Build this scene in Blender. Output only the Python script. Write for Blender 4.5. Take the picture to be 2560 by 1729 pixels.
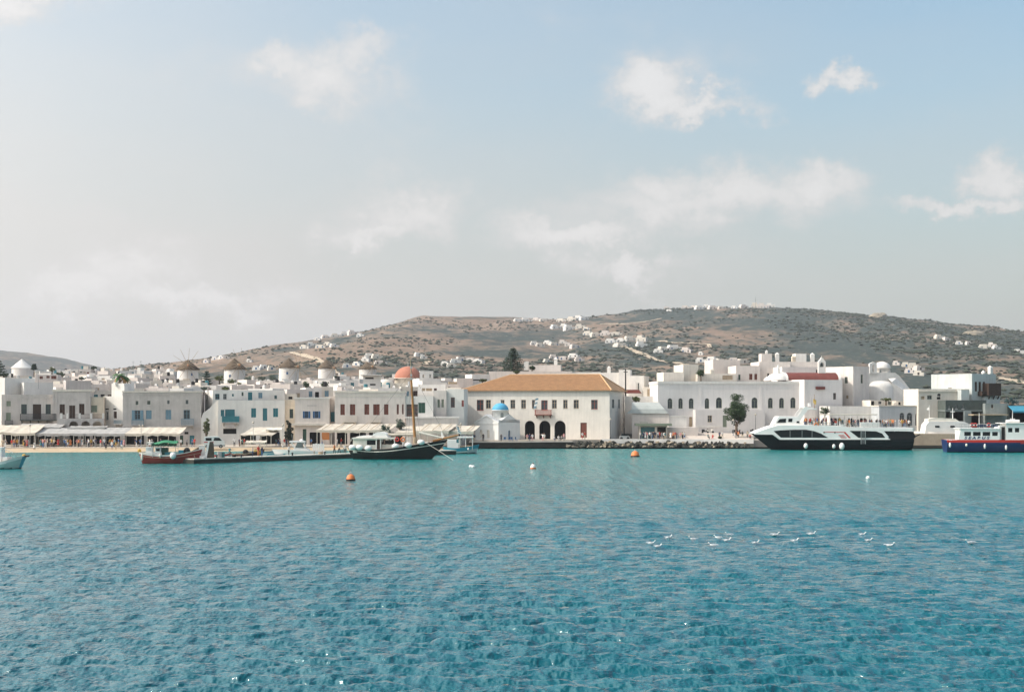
import bpy, bmesh, math, random
import numpy as np
from mathutils import Vector, Matrix
R = math.radians
sc = bpy.context.scene
for o in list(bpy.data.objects):
    bpy.data.objects.remove(o)
C = sc.collection
rnd = random.Random(7)

# ------------------------------------------------------------------ camera
F, CX, HY, H = 3555.0, 1280.0, 1010.0, 9.3      # focal length (photo px), centre, eye level row, eye height (m)
cd = bpy.data.cameras.new('camera'); cam = bpy.data.objects.new('camera', cd); C.objects.link(cam)
cd.sensor_width = 36.0; cd.lens = 36.0 * F / 2560.0; cd.shift_y = (HY - 864.5) / 2560.0
cd.clip_start = 0.5; cd.clip_end = 20000.0
cam.location = (0, 0, H); cam.rotation_euler = (R(90), 0, 0)
sc.camera = cam

# ------------------------------------------------------------------ light
SUN_AZ, SUN_EL = 99.0, 40.0                      # degrees to the left of the view, elevation
SUN_W, SKY_W, EXPO = 2.7, 0.14, 0.5
ca = math.cos(R(SUN_EL))
S = Vector((-math.sin(R(SUN_AZ)) * ca, math.cos(R(SUN_AZ)) * ca, math.sin(R(SUN_EL))))
sd = bpy.data.lights.new('sun', 'SUN'); sun = bpy.data.objects.new('sun', sd); C.objects.link(sun)
sd.energy = SUN_W; sd.angle = R(0.53); sd.color = (1.0, 0.93, 0.83)
sun.rotation_euler = S.to_track_quat('Z', 'Y').to_euler(); sun.location = (-60, 0, 80)
sc.view_settings.view_transform = 'Standard'; sc.view_settings.look = 'None'
sc.view_settings.gamma = 1.0; sc.view_settings.exposure = EXPO; sc.view_settings.use_curve_mapping = False
sc.cycles.max_bounces = 6; sc.cycles.diffuse_bounces = 3; sc.cycles.glossy_bounces = 3
sc.cycles.transmission_bounces = 3; sc.cycles.volume_bounces = 0; sc.cycles.transparent_max_bounces = 6
sc.cycles.caustics_reflective = False; sc.cycles.caustics_refractive = False
sc.cycles.sample_clamp_indirect = 6.0
sc.cycles.use_denoising = True

def world():
    w = bpy.data.worlds.new('World'); sc.world = w; w.use_nodes = True
    nt = w.node_tree; N = nt.nodes; L = nt.links
    for n in list(N): N.remove(n)
    out = N.new('ShaderNodeOutputWorld'); bg = N.new('ShaderNodeBackground')
    L.new(bg.outputs[0], out.inputs[0])
    def val(a, sock):
        if isinstance(a, (int, float)): sock.default_value = a
        else: L.new(a, sock)
    def M(op, a, b=None, c=None, clamp=False):
        n = N.new('ShaderNodeMath'); n.operation = op; n.use_clamp = clamp
        val(a, n.inputs[0])
        if b is not None: val(b, n.inputs[1])
        if c is not None: val(c, n.inputs[2])
        return n.outputs[0]
    def sm(x, lo, hi):
        n = N.new('ShaderNodeMapRange'); n.interpolation_type = 'SMOOTHSTEP'
        val(x, n.inputs[0]); n.inputs[1].default_value = lo; n.inputs[2].default_value = hi
        return n.outputs[0]
    sky = N.new('ShaderNodeTexSky'); sky.sky_type = 'NISHITA'; sky.sun_disc = False
    sky.sun_elevation = R(SUN_EL); sky.sun_rotation = R(-SUN_AZ)
    sky.altitude = 0; sky.air_density = 1.3; sky.dust_density = 3.0; sky.ozone_density = 3.5
    tc = N.new('ShaderNodeTexCoord')
    sep = N.new('ShaderNodeSeparateXYZ'); L.new(tc.outputs['Generated'], sep.inputs[0])
    az = M('ARCTAN2', sep.outputs[0], sep.outputs[1]); el = M('ARCSINE', sep.outputs[2])
    def noise(scale, det, rough, off=0.0, sx=1.0, sz=2.0):
        mp = N.new('ShaderNodeMapping'); L.new(tc.outputs['Generated'], mp.inputs[0])
        mp.inputs['Scale'].default_value = (sx, sx, sz); mp.inputs['Location'].default_value = (off, off * .7, off * .3)
        n = N.new('ShaderNodeTexNoise'); n.inputs['Scale'].default_value = scale
        n.inputs['Detail'].default_value = det; n.inputs['Roughness'].default_value = rough
        L.new(mp.outputs[0], n.inputs['Vector']); return n.outputs['Fac']
    # cumulus: soft heaps where the photograph has them (angles), broken up by noise
    heaps = [(730, 150, 200, 95), (850, 100, 120, 62), (690, 220, 110, 62), (610, 130, 100, 50), (1470, 205, 105, 50), (1570, 235, 120, 30),
             (1560, 480, 340, 72), (1480, 425, 150, 60), (1850, 440, 140, 55), (1300, 545, 170, 48), (930, 500, 140, 75), (860, 545, 120, 40),
             (310, 610, 190, 92), (180, 655, 230, 74), (460, 680, 230, 48), (1870, 185, 52, 30), (30, 30, 110, 50),
             (2250, 440, 70, 50), (2180, 505, 150, 26), (1420, 625, 120, 28)]
    n1 = noise(9.0, 8.0, .62, 0.3, 1, 1.7); n2 = noise(26.0, 6.0, .6, 1.7, 1, 1.5)
    nn = M('ADD', M('MULTIPLY', n1, .68), M('MULTIPLY', n2, .32))
    azd = M('ADD', az, M('ADD', M('MULTIPLY', M('SUBTRACT', noise(7.0, 5.0, .6, 12.7, 1, 1.5), .5), .13), M('MULTIPLY', M('SUBTRACT', noise(22.0, 7.0, .68, 5.2, 1, 1.2), .5), .085)))
    eld = M('ADD', el, M('ADD', M('MULTIPLY', M('SUBTRACT', noise(8.0, 5.0, .6, 17.9, 1, 1.5), .5), .085), M('MULTIPLY', M('SUBTRACT', noise(24.0, 7.0, .68, 8.2, 1, 1.2), .5), .065)))
    tot = None
    for (dx, dy, sx, sy) in heaps:
        k = 2560 / 2324.0
        a0 = math.atan((dx * k - CX) / F); e0 = math.atan((HY - dy * k) / F); sa = sx * k / F; se = sy * k / F
        da = M('MULTIPLY', M('SUBTRACT', azd, a0), 1 / sa); de = M('MULTIPLY', M('SUBTRACT', eld, e0), 1 / se)
        d2 = M('ADD', M('MULTIPLY', da, da), M('MULTIPLY', de, de))
        g = M('POWER', 2.718, M('MULTIPLY', d2, -0.9))
        tot = g if tot is None else M('MAXIMUM', tot, g)
    # the same broken fair-weather cloud over the rest of the sky
    field = M('MULTIPLY', sm(noise(3.2, 6.0, .55, 4.1, 1, 2.2), .52, .72), sm(M('ABSOLUTE', az), .40, .60))
    tot = M('MAXIMUM', tot, M('MULTIPLY', field, .9))
    dens = M('ADD', tot, M('MULTIPLY', M('SUBTRACT', nn, .5), 2.0))
    cloud = sm(dens, .08, .95)
    core = sm(dens, .45, 1.3)
    # veil of thin haze, thicker low down and towards the sun on the left
    low = sm(el, .34, .0)
    left = sm(az, .42, -.75)
    veil = M('ADD', M('ADD', M('MULTIPLY', low, .62), .16), M('MULTIPLY', left, .62))
    veil = M('MULTIPLY', M('ADD', veil, M('MULTIPLY', M('SUBTRACT', noise(4.0, 4.0, .5, 9.0, 1, 3.0), .5), .35)), 1.0, clamp=True)
    def mix(f, a, b):
        n = N.new('ShaderNodeMix'); n.data_type = 'RGBA'
        val(f, n.inputs['Factor'])
        for s_, v_ in ((n.inputs['A'], a), (n.inputs['B'], b)):
            if isinstance(v_, tuple): s_.default_value = v_
            else: L.new(v_, s_)
        return n.outputs['Result']
    k = 1.0 / SKY_W
    v = lambda r, g, b: (r * k, g * k, b * k, 1)
    tint = N.new('ShaderNodeMix'); tint.data_type = 'RGBA'; tint.blend_type = 'MULTIPLY'; tint.inputs['Factor'].default_value = 1
    L.new(sky.outputs[0], tint.inputs['A']); tint.inputs['B'].default_value = (.84, 1.0, .97, 1)
    # sky glow around the sun, boosted out of view to brighten the left water
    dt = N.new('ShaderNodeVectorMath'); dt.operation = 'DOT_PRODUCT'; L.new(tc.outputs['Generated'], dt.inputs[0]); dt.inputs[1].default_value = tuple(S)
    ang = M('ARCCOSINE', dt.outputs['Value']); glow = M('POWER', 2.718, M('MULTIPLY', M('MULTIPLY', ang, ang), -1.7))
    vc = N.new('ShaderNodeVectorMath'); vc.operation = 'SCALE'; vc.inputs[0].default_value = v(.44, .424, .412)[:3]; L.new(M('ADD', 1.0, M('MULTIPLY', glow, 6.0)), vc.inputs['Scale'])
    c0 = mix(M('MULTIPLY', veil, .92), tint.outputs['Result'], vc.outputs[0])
    c1 = mix(core, v(.51, .498, .49), v(.60, .585, .575))
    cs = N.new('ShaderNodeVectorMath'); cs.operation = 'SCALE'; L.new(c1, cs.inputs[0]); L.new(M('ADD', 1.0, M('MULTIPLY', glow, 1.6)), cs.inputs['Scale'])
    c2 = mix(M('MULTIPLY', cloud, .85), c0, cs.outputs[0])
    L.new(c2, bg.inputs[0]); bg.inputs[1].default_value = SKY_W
world()

# ------------------------------------------------------------------ picture geometry (photo pixels -> metres)
def kx(px): return (px - CX) / F
def at(px, py, D): return Vector((kx(px) * D, D, H - (py - HY) / F * D))
def water_d(py): return H * F / (py - HY)

class Fac:
    """a vertical plane in the place: centre column pxc, distance D, turned by r degrees; local x along it, y into it"""
    def __init__(s, pxc, D, r=0.0, z0=0.0):
        s.D = D; s.r = R(r); s.c = Vector((kx(pxc) * D, D)); s.z0 = z0
        s.d = Vector((math.cos(s.r), math.sin(s.r))); s.n = Vector((-math.sin(s.r), math.cos(s.r)))
        s.loc = (s.c.x, s.c.y, z0)
    def u(s, px, v=0.0):
        k = kx(px); q = s.c + s.n * v
        return (k * q.y - q.x) / (s.d.x - k * s.d.y)
    def z(s, px, py, v=0.0):
        y = (s.c + s.n * v + s.d * s.u(px, v)).y
        return H - (py - HY) / F * y - s.z0
    def v(s, px, u):                                    # depth along a side wall standing at local x = u
        k = kx(px); q = s.c + s.d * u
        return (k * q.y - q.x) / (s.n.x - k * s.n.y)
    def zv(s, v, u, py):
        y = (s.c + s.d * u + s.n * v).y
        return H - (py - HY) / F * y - s.z0

# ------------------------------------------------------------------ materials
MATS = {}
def mat(name, col, rough=.85, var=.12, scale=.6, bump=0.0, bscale=8.0, streak=0.0, metal=0.0, spec=.3, dirt=None, coat=0.0):
    if name in MATS: return MATS[name]
    m = bpy.data.materials.new(name); m.use_nodes = True; nt = m.node_tree; N = nt.nodes; L = nt.links
    b = N['Principled BSDF']; b.inputs['Roughness'].default_value = rough; b.inputs['Metallic'].default_value = metal
    b.inputs['Specular IOR Level'].default_value = spec; b.inputs['Coat Weight'].default_value = coat
    tc = N.new('ShaderNodeTexCoord'); oi = N.new('ShaderNodeObjectInfo')
    add = N.new('ShaderNodeVectorMath'); add.operation = 'ADD'; L.new(tc.outputs['Object'], add.inputs[0])
    cmb = N.new('ShaderNodeVectorMath'); cmb.operation = 'SCALE'; cmb.inputs[0].default_value = (37, 19, 11)
    L.new(oi.outputs['Random'], cmb.inputs['Scale']); L.new(cmb.outputs[0], add.inputs[1])
    n = N.new('ShaderNodeTexNoise'); n.inputs['Scale'].default_value = scale; n.inputs['Detail'].default_value = 6
    n.inputs['Roughness'].default_value = .65; L.new(add.outputs[0], n.inputs['Vector'])
    mr = N.new('ShaderNodeMapRange'); mr.inputs[1].default_value = .3; mr.inputs[2].default_value = .7
    mr.inputs[3].default_value = 1 - var; mr.inputs[4].default_value = 1 + var * .5; L.new(n.outputs['Fac'], mr.inputs[0])
    fac = mr.outputs[0]
    if streak:
        mp = N.new('ShaderNodeMapping'); mp.inputs['Scale'].default_value = (1.6, 1.6, .12); L.new(add.outputs[0], mp.inputs[0])
        n2 = N.new('ShaderNodeTexNoise'); n2.inputs['Scale'].default_value = 1.3; n2.inputs['Detail'].default_value = 5; L.new(mp.outputs[0], n2.inputs['Vector'])
        m2 = N.new('ShaderNodeMapRange'); m2.inputs[1].default_value = .42; m2.inputs[2].default_value = .75
        m2.inputs[3].default_value = 1; m2.inputs[4].default_value = 1 - streak; L.new(n2.outputs['Fac'], m2.inputs[0])
        mm = N.new('ShaderNodeMath'); mm.operation = 'MULTIPLY'; L.new(fac, mm.inputs[0]); L.new(m2.outputs[0], mm.inputs[1]); fac = mm.outputs[0]
    mx = N.new('ShaderNodeMix'); mx.data_type = 'RGBA'; mx.blend_type = 'MULTIPLY'; mx.inputs['Factor'].default_value = 1
    mx.inputs['A'].default_value = (*col, 1); L.new(fac, mx.inputs['B'])
    res = mx.outputs['Result']
    if dirt:
        n3 = N.new('ShaderNodeTexNoise'); n3.inputs['Scale'].default_value = scale * 2.3; n3.inputs['Detail'].default_value = 7; L.new(add.outputs[0], n3.inputs['Vector'])
        m3 = N.new('ShaderNodeMapRange'); m3.inputs[1].default_value = .52; m3.inputs[2].default_value = .72; m3.inputs[4].default_value = .75; L.new(n3.outputs['Fac'], m3.inputs[0])
        mx2 = N.new('ShaderNodeMix'); mx2.data_type = 'RGBA'; L.new(m3.outputs[0], mx2.inputs['Factor']); L.new(res, mx2.inputs['A']); mx2.inputs['B'].default_value = (*dirt, 1)
        res = mx2.outputs['Result']
    L.new(res, b.inputs['Base Color'])
    if bump:
        nb = N.new('ShaderNodeTexNoise'); nb.inputs['Scale'].default_value = bscale; nb.inputs['Detail'].default_value = 4; L.new(tc.outputs['Object'], nb.inputs['Vector'])
        bp = N.new('ShaderNodeBump'); bp.inputs['Strength'].default_value = bump; bp.inputs['Distance'].default_value = .05
        L.new(nb.outputs['Fac'], bp.inputs['Height']); L.new(bp.outputs[0], b.inputs['Normal'])
    MATS[name] = m; return m

WHITE = mat('limewash white', (.73, .695, .645), .9, .10, .35, .25, 3, .10)
CREAM = mat('limewash cream', (.68, .62, .535), .9, .12, .35, .25, 3, .14)
GREYW = mat('weathered grey plaster', (.54, .49, .455), .9, .14, .35, .3, 3, .18)
STONE = mat('pale grey stone', (.52, .475, .44), .92, .16, .5, .4, 4, .15)
TAN = mat('tan stucco', (.66, .57, .45), .92, .16, .4, .3, 3, .15)
ROSE = mat('warm white plaster', (.665, .595, .54), .9, .12, .35, .3, 3, .12)
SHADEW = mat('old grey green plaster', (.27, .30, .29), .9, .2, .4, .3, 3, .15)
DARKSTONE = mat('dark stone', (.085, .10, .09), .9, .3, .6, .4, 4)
DARK = mat('dark interior', (.016, .016, .014), .95, .3, .5)  # near black: the shade inside openings is put into the colour
GLASS = mat('window glass', (.05, .06, .065), .08, .2, .3, spec=.5)
TGLASS = mat('tinted boat glass', (.008, .012, .013), .25, .1, .3, spec=.2)
BROWN = mat('dark brown wood', (.055, .032, .022), .7, .25, 2)
REDB = mat('red brown wood', (.16, .055, .038), .7, .25, 2)
RED = mat('red painted wood', (.30, .055, .035), .6, .15, 2)
TEAL = mat('teal paint', (.035, .17, .20), .6, .15, 2)
BLUE = mat('blue paint', (.025, .10, .22), .6, .15, 2)
LBLUE = mat('pale blue paint', (.16, .27, .33), .6, .15, 2)
GREENP = mat('green paint', (.035, .085, .06), .6, .15, 2)
OLIVE = mat('grey green paint', (.20, .23, .17), .6, .15, 2)
FRAME = mat('pale window frame', (.55, .53, .48), .6, .1, 2)
GREYF = mat('grey window frame', (.24, .25, .24), .6, .1, 2)
IRON = mat('black iron', (.02, .02, .022), .5, .1, 2)
WOOD = mat('varnished wood', (.36, .17, .055), .5, .2, 2)
WOODL = mat('weathered wood', (.40, .31, .21), .8, .2, 2)
TILE = mat('clay roof tile', (.52, .30, .15), .85, .22, .8, dirt=(.36, .22, .12))
REDROOF = mat('dark red barrel roof', (.17, .05, .04), .8, .2, .8)
TERRA = mat('terracotta dome paint', (.43, .175, .115), .8, .12, .5)
BLUEDOME = mat('sky blue dome paint', (.09, .36, .55), .6, .08, .5)
CANVAS = mat('cream canvas', (.58, .515, .425), .9, .2, .5, dirt=(.42, .36, .28))
CANVASG = mat('grey canvas', (.40, .385, .365), .9, .2, .5, dirt=(.27, .25, .225))
GREENC = mat('green tarpaulin', (.03, .19, .09), .7, .15, 1)
BLUEC = mat('blue awning cloth', (.05, .24, .34), .8, .15, 1)
THATCH = mat('brown thatch', (.12, .088, .06), .95, .35, 1.5, .8, 6)
CONCRETE = mat('quay concrete', (.50, .46, .40), .9, .18, .4, .3, 4, dirt=(.36, .32, .26))
QUAYW = mat('whitewashed quay kerb', (.82, .78, .72), .9, .15, .5)
WETROCK = mat('dark wet stone', (.045, .045, .035), .8, .35, .8, .5, 3)
ROCK = mat('pale boulder', (.33, .275, .20), .9, .3, .9, .6, 2)
SAND = mat('beach sand', (.47, .36, .235), .95, .15, .3, dirt=(.37, .28, .18))
PAVE = mat('promenade paving', (.46, .40, .33), .9, .15, .4)
BOATW = mat('white boat paint', (.78, .755, .715), .5, .08, .5, spec=.3)
BOATC = mat('cream boat paint', (.72, .67, .58), .5, .1, .8)
HULLG = mat('black green hull paint', (.006, .013, .012), .5, .15, .5, spec=.2)
HULLN = mat('ferry dark hull paint', (.004, .010, .012), .5, .1, .5, spec=.15)
HULLR = mat('red hull paint', (.24, .035, .025), .5, .18, .7)
HULLB = mat('navy hull paint', (.012, .03, .11), .35, .1, .5, spec=.5)
HULLT = mat('turquoise hull paint', (.04, .28, .36), .5, .12, .7)
HULLP = mat('pale green hull paint', (.38, .50, .46), .5, .12, .7)
ORANGE = mat('orange plastic', (.70, .20, .06), .5, .1, 2)
REDP = mat('red stripe paint', (.55, .04, .03), .4, .05, 1)
RUBBER = mat('black rubber', (.015, .015, .015), .7, .1, 2)
CHROME = mat('galvanised metal', (.45, .45, .44), .4, .1, 1, metal=.7)
TAILL = mat('red lamp plastic', (.5, .02, .02), .3, .05, 1)

# ------------------------------------------------------------------ mesh builder
class MB:
    def __init__(s): s.v = []; s.f = []; s.m = []; s.mats = []
    def mi(s, m):
        if m not in s.mats: s.mats.append(m)
        return s.mats.index(m)
    def face(s, pts, m=None):
        b = len(s.v); s.v += [tuple(p) for p in pts]; s.f.append(tuple(range(b, b + len(pts)))); s.m.append(s.mi(m)); return s
    def poly(s, verts, faces, m=None):
        b = len(s.v); s.v += [tuple(p) for p in verts]; i = s.mi(m)
        for f in faces: s.f.append(tuple(b + q for q in f)); s.m.append(i)
        return s
    def box(s, x0, x1, y0, y1, z0, z1, m=None):
        v = [(x, y, z) for z in (z0, z1) for y in (y0, y1) for x in (x0, x1)]
        return s.poly(v, [(0, 2, 3, 1), (4, 5, 7, 6), (0, 1, 5, 4), (2, 6, 7, 3), (0, 4, 6, 2), (1, 3, 7, 5)], m)
    def prism(s, pts, y0, y1, m=None, cap=True, taper=None):   # outline in x,z pushed along y
        n = len(pts); v = [(x, y0, z) for x, z in pts] + [(x, y1, z) for x, z in (taper or pts)]
        f = [(i, (i + 1) % n, n + (i + 1) % n, n + i) for i in range(n)]
        if cap: f += [tuple(range(n - 1, -1, -1)), tuple(range(n, 2 * n))]
        return s.poly(v, f, m)
    def slab(s, pts, z0, z1, m=None):                          # outline in x,y raised in z
        n = len(pts); v = [(x, y, z0) for x, y in pts] + [(x, y, z1) for x, y in pts]
        return s.poly(v, [(i, (i + 1) % n, n + (i + 1) % n, n + i) for i in range(n)] + [tuple(range(n - 1, -1, -1)), tuple(range(n, 2 * n))], m)
    def lathe(s, prof, c=(0, 0, 0), n=20, m=None, a0=0.0, a1=2 * math.pi):
        full = abs(a1 - a0 - 2 * math.pi) < 1e-6; k = n if full else n + 1; v = []; f = []
        for r_, z in prof:
            for i in range(k):
                a = a0 + (a1 - a0) * i / n; v.append((c[0] + r_ * math.cos(a), c[1] + r_ * math.sin(a), c[2] + z))
        for j in range(len(prof) - 1):
            for i in range(n):
                i2 = (i + 1) % k; f.append((j * k + i, j * k + i2, (j + 1) * k + i2, (j + 1) * k + i))
        return s.poly(v, f, m)
    def tube(s, p, q, r0, r1=None, n=6, m=None):
        p = Vector(p); q = Vector(q); r1 = r0 if r1 is None else r1; d = (q - p).normalized()
        a = d.orthogonal().normalized(); b = d.cross(a); v = []
        for c, r_ in ((p, r0), (q, r1)):
            for i in range(n):
                t = 2 * math.pi * i / n; v.append(c + a * (r_ * math.cos(t)) + b * (r_ * math.sin(t)))
        return s.poly(v, [(i, (i + 1) % n, n + (i + 1) % n, n + i) for i in range(n)] + [tuple(range(n - 1, -1, -1)), tuple(range(n, 2 * n))], m)
    def ball(s, c, rx, ry=None, rz=None, nu=10, nv=7, m=None, z_lo=-1.0):
        ry = ry or rx; rz = rz or rx; v = []; f = []
        for j in range(nv + 1):
            ph = math.asin(z_lo) + (math.pi / 2 - math.asin(z_lo)) * j / nv
            for i in range(nu):
                a = 2 * math.pi * i / nu; v.append((c[0] + rx * math.cos(ph) * math.cos(a), c[1] + ry * math.cos(ph) * math.sin(a), c[2] + rz * math.sin(ph)))
        for j in range(nv):
            for i in range(nu): f.append((j * nu + i, j * nu + (i + 1) % nu, (j + 1) * nu + (i + 1) % nu, (j + 1) * nu + i))
        return s.poly(v, f, m)
    def torus(s, c, R_, r_, n=16, k=6, m=None, axis='y'):
        v = []; f = []
        for i in range(n):
            a = 2 * math.pi * i / n
            for j in range(k):
                b = 2 * math.pi * j / k; q = R_ + r_ * math.cos(b); w = r_ * math.sin(b)
                p = (q * math.cos(a), w, q * math.sin(a)) if axis == 'y' else (q * math.cos(a), q * math.sin(a), w)
                v.append((c[0] + p[0], c[1] + p[1], c[2] + p[2]))
        for i in range(n):
            for j in range(k): f.append((i * k + j, ((i + 1) % n) * k + j, ((i + 1) % n) * k + (j + 1) % k, i * k + (j + 1) % k))
        return s.poly(v, f, m)
    def build(s, name, m=None, parent=None, smooth=False, loc=None, rz=None, label=None):
        me = bpy.data.meshes.new(name); me.from_pydata(s.v, [], s.f)
        for q in s.mats: me.materials.append(q if q is not None else m)
        if len(s.mats) > 1: me.polygons.foreach_set('material_index', s.m)
        if smooth: me.polygons.foreach_set('use_smooth', [True] * len(s.f))
        me.update()
        o = bpy.data.objects.new(name, me); C.objects.link(o)
        if parent is not None: o.parent = parent
        if loc is not None: o.location = loc
        if rz is not None: o.rotation_euler = (0, 0, rz)
        if label: o['label'] = label
        return o

def tag(o, label, cat, group=None):
    o['label'] = label; o['category'] = cat
    if group: o['group'] = group
    return o
def thing(name, label, cat, loc=(0, 0, 0), rz=0.0, group=None):
    o = bpy.data.objects.new(name, None); C.objects.link(o); o.empty_display_size = .5
    o.location = loc; o.rotation_euler = (0, 0, rz)
    return tag(o, label, cat, group)
def struct(o): o['kind'] = 'structure'; return o
def stuff(o): o['kind'] = 'stuff'; return o
def copy_tree(o, parent=None):
    c = o.copy(); C.objects.link(c); c.parent = parent
    for ch in list(o.children): copy_tree(ch, c)
    return c
ORD = ['first', 'second', 'third', 'fourth', 'fifth', 'sixth', 'seventh', 'eighth', 'ninth', 'tenth', 'eleventh', 'twelfth', 'thirteenth', 'fourteenth', 'fifteenth', 'sixteenth', 'seventeenth', 'eighteenth', 'nineteenth']
for tens, one in (('twent', 'twenty'), ('thirt', 'thirty'), ('fort', 'forty'), ('fift', 'fifty')):
    ORD.append(tens + 'ieth'); ORD += [one + '-' + o for o in ORD[:9]]
# ================================================================== THE SETTING
_rs = np.random.RandomState(3); _lat = _rs.rand(256, 256)
def vnoise(x, y):
    x = np.asarray(x, float); y = np.asarray(y, float)
    xi = np.floor(x).astype(int); yi = np.floor(y).astype(int); fx = x - xi; fy = y - yi
    fx = fx * fx * (3 - 2 * fx); fy = fy * fy * (3 - 2 * fy)
    g = lambda a, b: _lat[a & 255, b & 255]
    return (g(xi, yi) * (1 - fx) + g(xi + 1, yi) * fx) * (1 - fy) + (g(xi, yi + 1) * (1 - fx) + g(xi + 1, yi + 1) * fx) * fy - .5
def fbm(x, y, o=4):
    t = 0; a = 1
    for i in range(o): t = t + a * vnoise(x * 2 ** i + 17 * i, y * 2 ** i + 9 * i); a *= .5
    return t
YR, YL = 2000.0, 3300.0
SKYM = [(-900, 990), (250, 935), (400, 921), (496, 910), (573, 899), (661, 877), (793, 847), (909, 828), (991, 808), (1057, 789), (1168, 792), (1280, 793), (1390, 799), (1462, 792),
        (1555, 783), (1588, 775), (1665, 773), (1776, 768), (1886, 770), (1941, 768), (2051, 775), (2172, 787), (2216, 790), (2299, 803), (2381, 833), (2431, 826), (2475, 847), (2491, 852), (2557, 856), (2800, 880), (3600, 930)]
SKYL = [(-1500, 930), (-600, 860), (-200, 868), (0, 874), (66, 880), (132, 891), (220, 915), (300, 938), (420, 960), (900, 985)]
mx_, mz_ = [kx(p) * YR for p, q in SKYM], [H + (HY - q) / F * YR for p, q in SKYM]
lx_, lz_ = [kx(p) * YL for p, q in SKYL], [H + (HY - q) / F * YL for p, q in SKYL]
def zt(x, y):
    """height of the land above the water"""
    x = np.asarray(x, float); y = np.asarray(y, float)
    base = np.interp(y, [295, 314, 320, 360, 440, 620, 1200, 4000], [-4, -4, .9, 2.6, 6.5, 10., 9., 5.])
    base = np.where(x < -35, np.interp(y, [295, 307, 311, 360, 440, 620, 1200, 4000], [-4, -4, .4, 2.6, 6.5, 10., 9., 5.]), base)
    base = base + np.interp(x, [-30, 60], [0, 2.2]) * np.interp(y, [318, 345, 420], [0, 1, 1])
    def hill(xs, zs, yr, y0, p):
        xw = x + 40 * fbm(x / 300., y / 300., 3) * np.clip((yr - y) / 600, 0, 1)
        t = (y - y0) / (yr - y0)
        up = np.clip(t, 0, 1) ** p
        s = np.where(t < 1, up, 1 - .8 * (t - 1))
        zr = np.interp(xw, xs, zs)
        gul = 1 + .16 * fbm(x / 170. + 5, y / 420., 4) * 4 * np.clip(t, 0, 1) * np.clip(1 - t, 0, 1)
        return zr * np.clip(s, -.2, 1) * gul
    a = hill(mx_, mz_, YR, 430., 1.25); b = hill(lx_, lz_, YL, 900., 1.2)
    z = np.maximum(base, np.maximum(a, b))
    rough = np.clip((y - 520) / 500, 0, 1)
    return z + rough * (3.5 * fbm(x / 45., y / 45., 4) + 1.2 * fbm(x / 9., y / 9., 2)) * np.clip(np.abs(y - YR) / 260 + .35, 0, 1)
def zground(x, y): return float(zt(x, y))
def on_land(px, py, y0=480.0):
    """first point of the hillside behind the pixel"""
    ys = np.arange(y0, 3600, 6.0); xs = kx(px) * ys; rz = H - (py - HY) / F * ys
    hit = np.nonzero(zt(xs, ys) >= rz)[0]
    if len(hit): y = ys[hit[0]]
    else: y = ys[np.argmax(zt(xs, ys) / ys - rz / ys)]
    return Vector((kx(px) * y, y, zground(kx(px) * y, y)))

def grid_mesh(name, X, Y, Z, m, smooth=True):
    r_, c_ = X.shape; co = np.stack([X, Y, Z], -1).reshape(-1, 3).astype(np.float32)
    i = np.arange((r_ - 1) * (c_ - 1)); a = (i // (c_ - 1)) * c_ + i % (c_ - 1)
    q = np.stack([a, a + 1, a + c_ + 1, a + c_], 1).astype(np.int32)
    me = bpy.data.meshes.new(name); me.vertices.add(len(co)); me.vertices.foreach_set('co', co.ravel())
    me.loops.add(q.size); me.loops.foreach_set('vertex_index', q.ravel())
    me.polygons.add(len(q)); me.polygons.foreach_set('loop_start', np.arange(0, q.size, 4, dtype=np.int32))
    me.polygons.foreach_set('use_smooth', np.full(len(q), smooth)); me.materials.append(m); me.update(calc_edges=True)
    o = bpy.data.objects.new(name, me); C.objects.link(o); return o

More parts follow.
